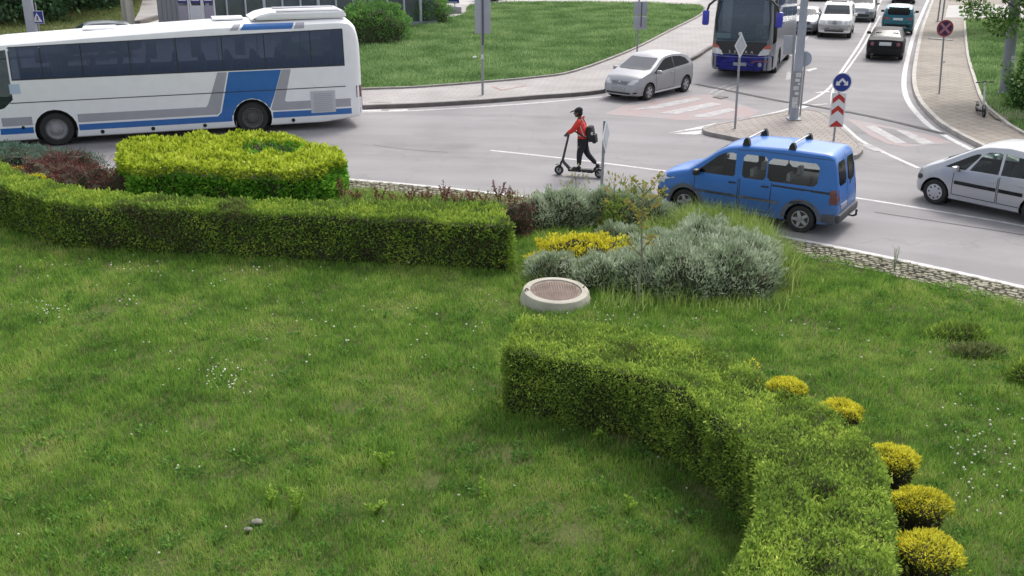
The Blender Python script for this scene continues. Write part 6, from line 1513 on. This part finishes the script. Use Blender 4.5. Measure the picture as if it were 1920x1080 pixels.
for z in (.44, .78, 1.13):
    t = .15; pts = [(-.18, z), (0, z + .15), (.18, z), (.18, z + t), (0, z + .15 + t), (-.18, z + t)] if z > .5 else [(-.18, .44), (.18, .44), (.18, .48), (0, .63), (-.18, .48)]
    MB().extr(pts, .006, FACE(.01, y_ - .001)).build('chevron', M['signred'], root)

# thick mast and thin post on the traffic island
root, g = post('street_lamp', (1488, 224), None, .12, .1, 'thick grey lamp mast covered with paper notices on the traffic island', 'lamp post')
mb = MB(); mb.tube((0, 0, 0), (.0, 0, 3.2), .145, .135, 18); mb.tube((.0, 0, 3.2), (-.06, 0, 9), .125, .09, 18); mb.build('mast', nmat('grey_mast', (.33, .36, .42), .6, .2, .08, 3), root)
MB().box((0, 0, .02), (.42, .42, .04), bev=.01).build('base_plate', M['galv'], root)
mb = MB(); mb.tube((0, 0, .45), (.0, 0, 1.62), .158, .153, 18); mb.build('metal_sleeve', nmat('sleeve_grey', (.27, .28, .30), .6, .3, .1, 3), root)
for k, (dx, z, w, h, a) in enumerate([(-.01, 2.15, .16, .14, 4), (-.03, 1.98, .14, .10, -3), (-.05, 1.72, .15, .13, 3), (-.02, 1.55, .12, .10, 8), (-.05, 1.36, .16, .12, -3), (-.05, 1.24, .16, .10, 0), (-.03, 1.12, .17, .10, 2), (-.08, .98, .10, .16, 3), (.03, 1.86, .08, .06, 14)]):
    z = z - .66 if z > 1 else z - .45
    n_ = 5; V, F = [], []
    for i in range(n_ + 1):
        an = math.asin(max(-1, min(1, (dx - w / 2 + w * i / n_) / .16))); V += [(.162 * math.sin(an), -.162 * math.cos(an), z - h / 2), (.162 * math.sin(an), -.162 * math.cos(an), z + h / 2)]
        if i: F.append((2 * i - 2, 2 * i, 2 * i + 1, 2 * i - 1))
    mesh_from('paper_notice', V, F, M['paper'], root)
    mb = MB()
    for q in range(2): mb.box((dx, -.166, z - h * .18 + q * h * .3), (w * .6, .003, h * .10))
    mb.build('print', M['signback'], root) if k in (0, 2, 4, 6) else mb.bm.free()
root, g = post('road_sign', (1480, 214), None, .12, .03, 'grey back of a square sign on a thin post left of the thick mast', 'road sign')
pole_part(root, 2.85, .035, lean=(-.06, 0)); MB().box((-.22, -.05, 2.32), (.40, .02, .62), bev=.008).build('sign_panel', M['signback'], root); MB().box((-.08, -.07, 2.45), (.05, .02, .9)).build('mounting_rail', M['galv'], root)
root, g = post('road_sign', (1500, 216), None, .12, .03, 'pale round sign back partly hidden by the right side of the thick mast', 'road sign')
pole_part(root, 2.1, .03); MB().extr(disc(.26), .02, FACE(-.03, .05, 1.88)).build('sign_panel', nmat('pale_blue_back', (.34, .40, .50), .5, .1), root)

# no stopping sign on the right pavement
root, g = post('no_stopping_sign', (1761, 175), None, PZ, .03, 'round no stopping sign with red cross on the right block pavement', 'road sign')
pole_part(root, 2.7, .032, lean=(-.16, 0)); Mx = lambda k: FACE(-.14, -.05 - k, 2.42)
MB().extr(disc(.31), .02, Mx(0)).build('sign_panel', nmat('pinkish_red', (.40, .07, .11), .45), root)
MB().extr(disc(.245), .006, Mx(.013)).build('sign_face', nmat('violet_blue', (.06, .03, .10), .45), root)
mb = MB()
for a in (45, -45): mb.extr([(-.245, -.042), (.245, -.042), (.245, .042), (-.245, .042)], .006, Mx(.018 + (.004 if a > 0 else 0)) @ Matrix.Rotation(R(a), 4, 'Y'))
mb.build('cross', nmat('faded_red', (.52, .22, .30), .45), root)
MB().box((0, -.04, 1.18), (.06, .02, .07)).build('sticker', M['paper'], root)
for px, lb in ((1758, 'left one of two thin posts cut by the top edge behind the no stopping sign'), (1766, 'right one of two thin posts cut by the top edge behind the no stopping sign')):
    g = G(px, 40, PZ); root = empty('thin_post', (g.x, g.y, PZ)); tag(root, lb, 'post'); pole_part(root, 4.2, .05); MB().box((0, 0, .02), (.2, .2, .04)).build('base_plate', M['galv'], root)

# concrete lamp post at the right, mast and columns at the left
root, g = post('street_lamp', (1884, 178), None, PZ, .2, 'thick concrete lamp post with a white notice at the upper right edge', 'lamp post')
mb = MB(); mb.tube((0, 0, 0), (-.42, 0, 8.5), .215, .15, 20); mb.build('mast', M['concrete'], root); MB().lathe([(.30, 0), (.29, .10), (.24, .14)], seg=20).build('base_collar', M['concrete'], root)
for z, w in ((1.42, .17), (1.28, .19)): MB().box((-.04 + .03, -.225, z), (w, .015, .11)).build('paper_notice', M['paper'], root)
root, g = post('street_lamp', (66, 92), None, PZ, .2, 'tall grey mast rising behind the front half of the white coach', 'lamp post')
mb = MB(); mb.tube((0, 0, 0), (-.10, 0, 9), .26, .20, 20); mb.build('mast', nmat('pale_mast', (.36, .38, .42), .6, .1, .06, 3), root); MB().lathe([(.34, 0), (.33, .08), (.27, .1)], seg=20).build('base_collar', M['concrete'], root)
for px, r_, col, lb in ((234, .19, (.36, .35, .30), 'left pale column behind the roof of the white coach'), (249, .20, (.46, .44, .38), 'right pale column behind the roof of the white coach')):
    g = G(px, 66, PZ); root = empty('pale_column', (g.x, g.y + (0 if px > 240 else .5), PZ)); tag(root, lb, 'column', 'pair of pale columns'); mb = MB(); mb.tube((0, 0, 0), (-.02, 0, 8), r_, r_ * .95, 20); mb.build('shaft', nmat('pale_column_paint', col, .7, 0, .05, 2), root); MB().lathe([(r_ + .07, 0), (r_ + .06, .06), (r_, .08)], seg=20).build('base_collar', M['concrete'], root)
# pedestrian crossing sign
g = G(79, 92, PZ); root = empty('crossing_sign', (g.x, g.y, PZ)); tag(root, 'small blue crossing sign with white triangle above the coach roof at the left', 'road sign'); pole_part(root, 2.25, .035)
zz = 1.55; MB().box((.02, -.05, zz), (.62, .02, .62), bev=.006).build('sign_panel', M['signwhite'], root); MB().box((.02, -.063, zz), (.58, .008, .58)).build('sign_face', M['signblue'], root)
MB().extr([(-.23, -.22), (.23, -.22), (0, .22)], .008, FACE(.02, -.07, zz)).build('triangle', M['signwhite'], root)
mb = MB(); mb.ball((.03, -.077, zz + .04), .035, 8); mb.path([(.03, -.077, zz), (.02, -.077, zz - .08), (-.04, -.077, zz - .17)], .018, 5); mb.path([(.02, -.077, zz - .08), (.07, -.077, zz - .17)], .018, 5); mb.path([(-.04, -.077, zz - .05), (.03, -.077, zz - .01), (.08, -.077, zz - .06)], .014, 5); mb.build('walking_figure', M['black'], root)

# ------------------------------------------------------------------ glass building with its grey wall, seen behind the coach roof
gl, gr = G(396, 66, PZ), G(735, 50, PZ); d = (gr - gl).normalized(); root = empty('glass_building', (gl.x, gl.y, PZ), math.atan2(d.y, d.x)); WB = (gr - gl).length + 3
MB().box((WB / 2, 3.5, 3.5), (WB, 6.0, 7)).build('wall', nmat('dark_interior', (.035, .04, .05), .8), root)
bg_ = nmat('facade_glass', (.10, .115, .14), .12, 0, .35, .5, spec=.9)
npan = int(WB / 1.02); random.seed(5)
for k in range(npan):
    x0 = WB * k / npan; wd = WB / npan
    p_ = MB().box((x0 + wd / 2, .44, 3.6), (wd - .07, .03, 7.1)).build('window', bg_, root)
    MB().box((x0, .36, 3.6), (.09 if k % 3 else .15, .22, 7.2), bev=.01).build('mullion', nmat('white_mullion', (.55, .57, .62), .5) if k == 0 else bpy.data.materials['white_mullion'], root)
MB().box((WB / 2, .40, .10), (WB, .3, .2)).build('plinth', M['concrete'], root)
tag(root, 'dark glass fronted building with thin white mullions behind the coach roof', 'building')
a_, b_ = G(301, 70, PZ), G(362, 68, PZ); d = (b_ - a_).normalized(); root = empty('grey_wall', (a_.x, a_.y, PZ), math.atan2(d.y, d.x)); w_ = (b_ - a_).length
mb = MB(); n_ = 7
for k in range(n_): mb.box((w_ * (k + .5) / n_, 0, 3.5), (w_ / n_ - .012, .5, 7), bev=.01)
mb.box((w_ / 2, .06, 3.5), (w_ - .02, .4, 6.99)); mb.build('cladding', nmat('grey_cladding', (.22, .23, .25), .7, 0, .08, 2), root); MB().box((w_ / 2, 0, .08), (w_ + .1, .6, .16)).build('plinth', M['concrete'], root)
tag(root, 'plain grey clad wall left of the glass building', 'wall')
# banner stands between wall and glass
for px, col, lb in ((358, (.30, .28, .34), 'left banner stand between grey wall and glass building, dark blue on white'), (382, (.55, .56, .60), 'middle banner stand between grey wall and glass building, white base with blue emblem'), (405, (.30, .28, .36), 'right banner stand beside the first pane of the glass building')):
    g = G(px, 66, PZ); root = empty('banner_stand', (g.x, g.y - .9, PZ)); tag(root, lb, 'banner', 'banner stands by the glass building')
    for s in (-.30, .30): MB().tube((s, 0, 0), (s, 0, 4.2), .05, seg=10).build('post', M['signwhite'], root)
    MB().box((0, -.02, .85), (.52, .04, 1.65), bev=.01).build('lower_panel', nmat('banner_base', col, .6), root); MB().box((0, -.02, 2.75), (.52, .04, 1.9), bev=.01).build('upper_panel', nmat('banner_blue', (.05, .045, .20), .6), root)
    MB().extr([(-.2, -.25), (-.12, -.25), (0, .12), (.12, -.25), (.2, -.25), (.04, .3), (-.04, .3)], .02, FACE(0, -.05, 2.45)).build('emblem', M['signwhite'], root)
    MB().extr([(-.22, -.05), (.22, -.05), (.18, .03), (-.18, .03)], .02, FACE(0, -.05, 1.98)).build('emblem', M['signwhite'], root)
# blue bench on its pale plinth by the lawn
g = G(842, 24, PZ); root = empty('stone_plinth', (g.x, g.y, PZ)); MB().box((0, 0, .2), (1.7, .9, .45), bev=.03).build('block', nmat('pale_plinth', (.40, .39, .40), .8, 0, .08, 3), root); MB().box((0, 0, .02), (1.85, 1.05, .04)).build('footing', M['kerb'], root); tag(root, 'pale stone block at the lawn corner right of the round bushes', 'plinth')
root = empty('blue_sign_board', (g.x, g.y, PZ + .425)); MB().box((-.05, 0, .55), (1.5, .12, .7), bev=.02).build('panel', M['signblue'], root)
for s in (-.5, .4): MB().box((s, 0, .12), (.08, .08, .25)).build('leg', M['signwhite'], root)
MB().box((-.05, -.066, .28), (1.3, .01, .05)).build('white_line', M['signwhite'], root); tag(root, 'dark blue board standing on the pale stone block by the lawn', 'sign')
# litter on the lawn
for px, py, lb in ((887, 112, 'white scrap of paper on the far lawn left of the tall sign post'), (778, 44, 'white scrap of paper in front of the round bushes')):
    g = G(px, py, PZ); V = [(0, 0, 0), (.16, .03, .03), (.2, .14, 0), (.08, .18, .05), (-.03, .1, .02), (.09, .09, .09)]; F = [(0, 1, 5), (1, 2, 5), (2, 3, 5), (3, 4, 5), (4, 0, 5)]
    o = mesh_from('paper_scrap', V, F, M['paper'], None, False); o.location = (g.x, g.y, PZ + .09); tag(o, lb, 'litter')

# ------------------------------------------------------------------ kick scooters
def scooter(name, loc, rz, dark, label, hz=1.13, lean=0, rw=.125, sit=1.0):
    root = empty(name, loc, rz); root.rotation_euler = (lean, 0, rz)
    m1 = M['black']; m2 = nmat('scooter_grey', (.06, .06, .065), .5, .2) if dark else nmat('scooter_white', (.55, .55, .55), .4)
    for x, nm in ((.56, 'front'), (-.56, 'rear')):
        mb = MB(); mb.lathe([(rw * .62, -.035), (rw * .95, -.035), (rw, -.015), (rw, .015), (rw * .95, .035), (rw * .62, .035), (rw * .62, -.035)], axis='Y', seg=22); w = mb.build('wheel', M['tyre'], root); w.location = (x, 0, rw)
        MB().lathe([(rw * .62, -.02), (rw * .3, -.03), (0, -.03), (0, .03), (rw * .3, .03), (rw * .62, .02)], axis='Y', seg=16).build('hub', M['alloy'] if dark else M['galv'], w)
    MB().box((-.06, 0, .17), (.70, .20, .085), bev=.025).build('deck', m1, root); MB().box((-.06, 0, .214), (.58, .15, .008)).build('grip_mat', M['trim'], root)
    MB().path([(.24, 0, .17), (.42, 0, .34), (.47, 0, .42)], [.05, .045, .035], 10).build('neck', m2, root)
    MB().path([(.56, .06, rw), (.50, .055, .34), (.46, .0, .44)], .016, 7).path([(.56, -.06, rw), (.50, -.055, .34), (.46, 0, .44)], .016, 7).build('fork', m1, root)
    MB().path([(-.38, 0, .17), (-.50, .05, .19), (-.56, .055, rw)], [.035, .022, .018], 7).path([(-.38, 0, .17), (-.50, -.05, .19), (-.56, -.055, rw)], [.035, .022, .018], 7).build('rear_fork', m1, root)
    MB().box((-.58, 0, .285), (.24, .09, .015), Matrix.Rotation(R(18), 4, 'Y')).build('rear_mudguard', m1, root)
    MB().box((.57, 0, .27), (.16, .08, .015), Matrix.Rotation(R(-8), 4, 'Y')).build('front_mudguard', m1, root)
    MB().tube((.46, 0, .40), (.30, 0, hz), .034, .028, 12).build('stem', m2, root)
    h_ = MB().tube((.30, -.27, hz), (.30, .27, hz), .014, seg=10).build('handlebar', m1, root)
    for s in (1, -1):
        MB().tube((.30, s * .16, hz), (.30, s * .28, hz), .02, seg=10).build('grip', M['black'], h_); MB().path([(.31, s * .12, hz), (.36, s * .16, hz - .02), (.37, s * .24, hz - .02)], .006, 5).build('brake_lever', M['galv'], h_)
    MB().box((.30, 0, hz + .03), (.07, .08, .03), bev=.008).build('display', M['trim'], h_); MB().ball((.345, 0, hz - .08), .03, 8).build('headlight', M['lampdim'], root)
    tag(root, label, 'scooter'); return root
FWx, RWx = G(1048, 327), G(1128, 334); d = (FWx - RWx).normalized(); RZ = math.atan2(d.y, d.x); mid = FWx - d * .56
scooter('electric_scooter', (mid.x, mid.y, 0), RZ, True, 'black electric kick scooter being ridden across the road', 1.12)
g = G(1838, 214, PZ); scooter('electric_scooter', (g.x, g.y, PZ), R(-102), False, 'white and black kick scooter parked at the edge of the right block pavement', 1.13, R(4))

# ------------------------------------------------------------------ the rider
def skin(name, pts, edges, mat, parent, root_i=0, sub=2):
    """one smooth surface grown round a posed skeleton; pts = (x,y,z,rx,ry)"""
    me = bpy.data.meshes.new(name); me.from_pydata([p[:3] for p in pts], edges, []); o = link(name, me, None, None)
    md = o.modifiers.new('skin', 'SKIN'); md.use_smooth_shade = True
    if not me.skin_vertices:
        bpy.context.view_layer.objects.active = o
        me.skin_vertices  # noqa
    sv = me.skin_vertices[0].data if me.skin_vertices else None
    if sv is None:
        bm = bmesh.new(); bm.from_mesh(me); bm.verts.layers.skin.verify(); bm.to_mesh(me); bm.free(); sv = me.skin_vertices[0].data
    for i, p in enumerate(pts): sv[i].radius = (p[3], p[4] if len(p) > 4 else p[3]); sv[i].use_root = (i == root_i)
    ss = o.modifiers.new('sub', 'SUBSURF'); ss.levels = sub; ss.render_levels = sub
    bpy.context.view_layer.update(); dg = bpy.context.evaluated_depsgraph_get(); m2 = bpy.data.meshes.new_from_object(o.evaluated_get(dg))
    bpy.data.objects.remove(o); m2.polygons.foreach_set('use_smooth', [True] * len(m2.polygons)); m2.materials.clear(); return link(name, m2, mat, parent)
P0 = empty('person', (mid.x, mid.y, 0), RZ)
skin_m = nmat('skin', (.13, .075, .05), .6, 0, .06, 8); red_m = nmat('red_jacket', (.66, .045, .032), .8, 0, .12, 8, bump=.3, bscale=12); blk_m = nmat('dark_trousers', (.018, .018, .024), .85, 0, .15, 8, bump=.3, bscale=12); shoe_m = nmat('black_shoe', (.015, .015, .016), .6); cap_m = nmat('black_cap', (.018, .018, .02), .85)
# joints (rider frame: x ahead, y left, z up); left side is the near one
hipL, hipR = (-.12, .10, .93), (-.06, -.10, .92); knL, knR = (-.03, .11, .58), (-.19, -.10, .60); anL, anR = (-.02, .09, .30), (-.46, -.07, .345)
pel = (-.09, 0, .97); wai = (-.08, 0, 1.12); che = (-.05, 0, 1.36); nk = (.005, 0, 1.555); hd = (.055, 0, 1.70)
shL, shR = (-.02, .19, 1.49), (.00, -.19, 1.49); elL, elR = (.13, .25, 1.26), (.17, -.24, 1.27); wrL, wrR = (.31, .235, 1.175), (.31, -.235, 1.17)
body = [pel + (.12, .10), wai + (.11, .085), che + (.135, .10), nk + (.052, .052), hd + (.055, .06),
        hipL + (.085,), knL + (.055,), anL + (.036,), hipR + (.085,), knR + (.055,), anR + (.036,),
        shL + (.058,), elL + (.042,), wrL + (.027,), shR + (.058,), elR + (.042,), wrR + (.027,)]
body = [p if len(p) == 5 else p + (p[3],) for p in body]
skin('body', body, [(0, 1), (1, 2), (2, 3), (3, 4), (0, 5), (5, 6), (6, 7), (0, 8), (8, 9), (9, 10), (2, 11), (11, 12), (12, 13), (2, 14), (14, 15), (15, 16)], skin_m, P0)
# head with face
mb = MB(); hx, hy, hz_ = hd; Rt = Matrix.Rotation(R(22), 4, 'Y')
mb.ball((hx, 0, hz_ + .02), .105, 20, (1.0, .80, 1.12), Rt); mb.ball((hx + .03, 0, hz_ - .065), .07, 16, (.95, .80, .9), Rt); mb.ball((hx + .108, 0, hz_ - .03), .02, 8, (1.2, .8, 1.3), Rt)
for s in (1, -1): mb.ball((hx - .005, s * .085, hz_ - .01), .026, 8, (.8, .4, 1.2)); mb.ball((hx + .085, s * .032, hz_ + .0), .017, 8)
mb.box((hx + .088, 0, hz_ - .085), (.02, .045, .012), Rt); mb.build('head', skin_m, P0)
mb = MB()
for s in (1, -1): mb.ball((hx + .096, s * .032, hz_ + .0), .009, 8)
mb.build('eyes', M['black'], P0)
mb = MB(); mb.ball((hx - .035, 0, hz_ - .01), .098, 16, (.85, .86, 1.0)); mb.build('hair', nmat('black_hair', (.012, .011, .010), .8), P0)
mb = MB(); mb.ball((hx - .008, 0, hz_ + .055), .114, 20, (1.02, .86, .78), Rt); mb.extr([(.0, -.0)] * 0 or [(-.02, -.008), (.14, -.03), (.15, -.02), (.10, .004), (-.02, .01)], .16, Matrix.Translation((hx + .07, 0, hz_ + .055)) @ Matrix.Rotation(R(12), 4, 'Y')); mb.ball((hx - .03, 0, hz_ + .145), .012, 6); mb.build('cap', cap_m, P0)
# jacket
jk = [(-.11, 0, .90, .165, .150), (-.09, 0, 1.10, .160, .145), (-.055, 0, 1.35, .180, .155), (.0, 0, 1.51, .085, .085), shL + (.092, .092), (.055, .235, 1.37, .082, .082), elL + (.072, .072), (.26, .24, 1.195, .052, .052), shR + (.092, .092), (.085, -.23, 1.37, .082, .082), elR + (.072, .072), (.265, -.24, 1.195, .052, .052)]
jac = skin('jacket', jk, [(0, 1), (1, 2), (2, 3), (2, 4), (4, 5), (5, 6), (6, 7), (2, 8), (8, 9), (9, 10), (10, 11)], red_m, P0)
bv = BVHTree.FromPolygons([v.co for v in jac.data.vertices], [tuple(p.vertices) for p in jac.data.polygons])
def wrap(name, path, w, mat, parent, off=.006):
    """flat band lying on the jacket"""
    V, F = [], []
    for i, p in enumerate(path):
        q = Vector(p); h, n, _, _ = bv.find_nearest(q); t = (Vector(path[min(i + 1, len(path) - 1)]) - Vector(path[max(i - 1, 0)])).normalized(); s_ = n.cross(t).normalized()
        for k, (a, o_) in enumerate(((-1, 0), (-1, 1), (1, 1), (1, 0))): V.append(tuple(h + s_ * a * w / 2 + n * (off if o_ else -.01)))
        if i:
            j = 4 * i
            for k in range(4): F.append((j - 4 + k, j - 4 + (k + 1) % 4, j + (k + 1) % 4, j + k))
    me = bpy.data.meshes.new(name); me.from_pydata(V, [], F); return link(name, me, mat, parent)
refl = nmat('reflective_band', (.60, .50, .50), .5)
wrap('reflective_band', [(-.08 + .2 * math.cos(a), .2 * math.sin(a), 1.12 + .02 * math.cos(a)) for a in [math.pi * 2 * k / 18 for k in range(19)]], .032, refl, jac)
wrap('reflective_band', [(-.17 , .16, 1.12), (-.14, .2, 1.2), (-.10, .22, 1.3), (-.07, .22, 1.4)], .022, refl, jac)
# trousers
tr = [(-.095, 0, .96, .145, .125), hipL + (.125, .12), (-.07, .11, .76, .105, .10), knL + (.085, .085), (-.03, .10, .44, .07, .07), (-.02, .09, .315, .055, .055), hipR + (.125, .12), (-.13, -.10, .76, .105, .10), knR + (.085, .085), (-.34, -.085, .46, .07, .07), (-.44, -.07, .365, .055, .055)]
skin('trousers', tr, [(0, 1), (1, 2), (2, 3), (3, 4), (4, 5), (0, 6), (6, 7), (7, 8), (8, 9), (9, 10)], blk_m, P0)
MB().box((-.05, .185, .83), (.06, .008, .016)).build('pocket_logo', M['paper'], P0)
# shoes: flat left foot on the deck, right heel lifted
def shoe(an, pitch):
    x, y, z = an; mb = MB(); Mr = Matrix.Rotation(R(pitch), 4, 'Y'); o_ = Vector((x, y, z))
    mb.ball(o_ + Mr @ Vector((.0, 0, -.045)), .05, 12, (1.2, .85, 1), Mr); mb.ball(o_ + Mr @ Vector((.09, 0, -.06)), .055, 12, (1.6, .85, .62), Mr); mb.box(o_ + Mr @ Vector((.055, 0, -.088)), (.27, .085, .02), Mr, bev=.008); return mb.build('shoe', shoe_m, P0)
shoe(anL, 0); shoe(anR, 42)
# hands: palm, four curled fingers and a thumb closing on the grips (dark gloves)
glove = nmat('grey_glove', (.10, .10, .105), .8)
for s, wr in ((1, wrL), (-1, wrR)):
    gx, gy, gz = .30, s * .215, 1.12
    pts = [(wr[0], wr[1], wr[2], .024, .024), (gx - .02, gy + s * .01, gz + .045, .034, .02), (gx + .02, gy, gz + .034, .036, .018)]; ed = [(0, 1), (1, 2)]
    for k in range(4):
        o_ = s * (-.033 + .022 * k); L_ = (.9, 1.05, 1.0, .8)[k]; b0 = len(pts)
        pts += [(gx + .038, gy + o_, gz + .026, .0095, .0095), (gx + .052 * 1, gy + o_, gz + .002, .009, .009), (gx + .040, gy + o_, gz - .022 * L_, .0085, .0085), (gx + .012, gy + o_, gz - .030 * L_, .008, .008)]; ed += [(2, b0), (b0, b0 + 1), (b0 + 1, b0 + 2), (b0 + 2, b0 + 3)]
    b0 = len(pts); pts += [(gx - .012, gy - s * .045, gz + .02, .011, .011), (gx - .012, gy - s * .052, gz - .008, .010, .010), (gx + .008, gy - s * .050, gz - .026, .009, .009)]; ed += [(1, b0), (b0, b0 + 1), (b0 + 1, b0 + 2)]
    skin('hand', pts, ed, glove, P0)
tag(P0, 'person in red jacket, black cap and dark trousers riding the scooter, right foot back', 'person')
# backpack
BP = empty('backpack', (mid.x, mid.y, 0), RZ); bm_ = nmat('black_backpack', (.02, .02, .022), .8, 0, .2, 8)
mb = MB(); mb.box((-.30, .0, 1.17), (.18, .30, .42), Matrix.Rotation(R(10), 4, 'Y'), bev=.06); mb.build('main_bag', bm_, BP)
MB().box((-.41, 0, 1.05), (.11, .25, .24), Matrix.Rotation(R(8), 4, 'Y'), bev=.04).build('front_pocket', bm_, BP)
for s in (1, -1): wrap('strap', [(-.20, s * .13, 1.40), (-.12, s * .13, 1.56), (-.02, s * .12, 1.60), (.10, s * .12, 1.50), (.12, s * .13, 1.36), (.04, s * .2, 1.22), (-.12, s * .22, 1.12), (-.2, s * .15, 1.08)], .04, bm_, BP, .012)
MB().box((-.37, .15, 1.20), (.05, .02, .07), bev=.005).build('white_patch', M['paper'], BP)
tag(BP, 'black backpack with a white patch worn by the scooter rider', 'backpack')
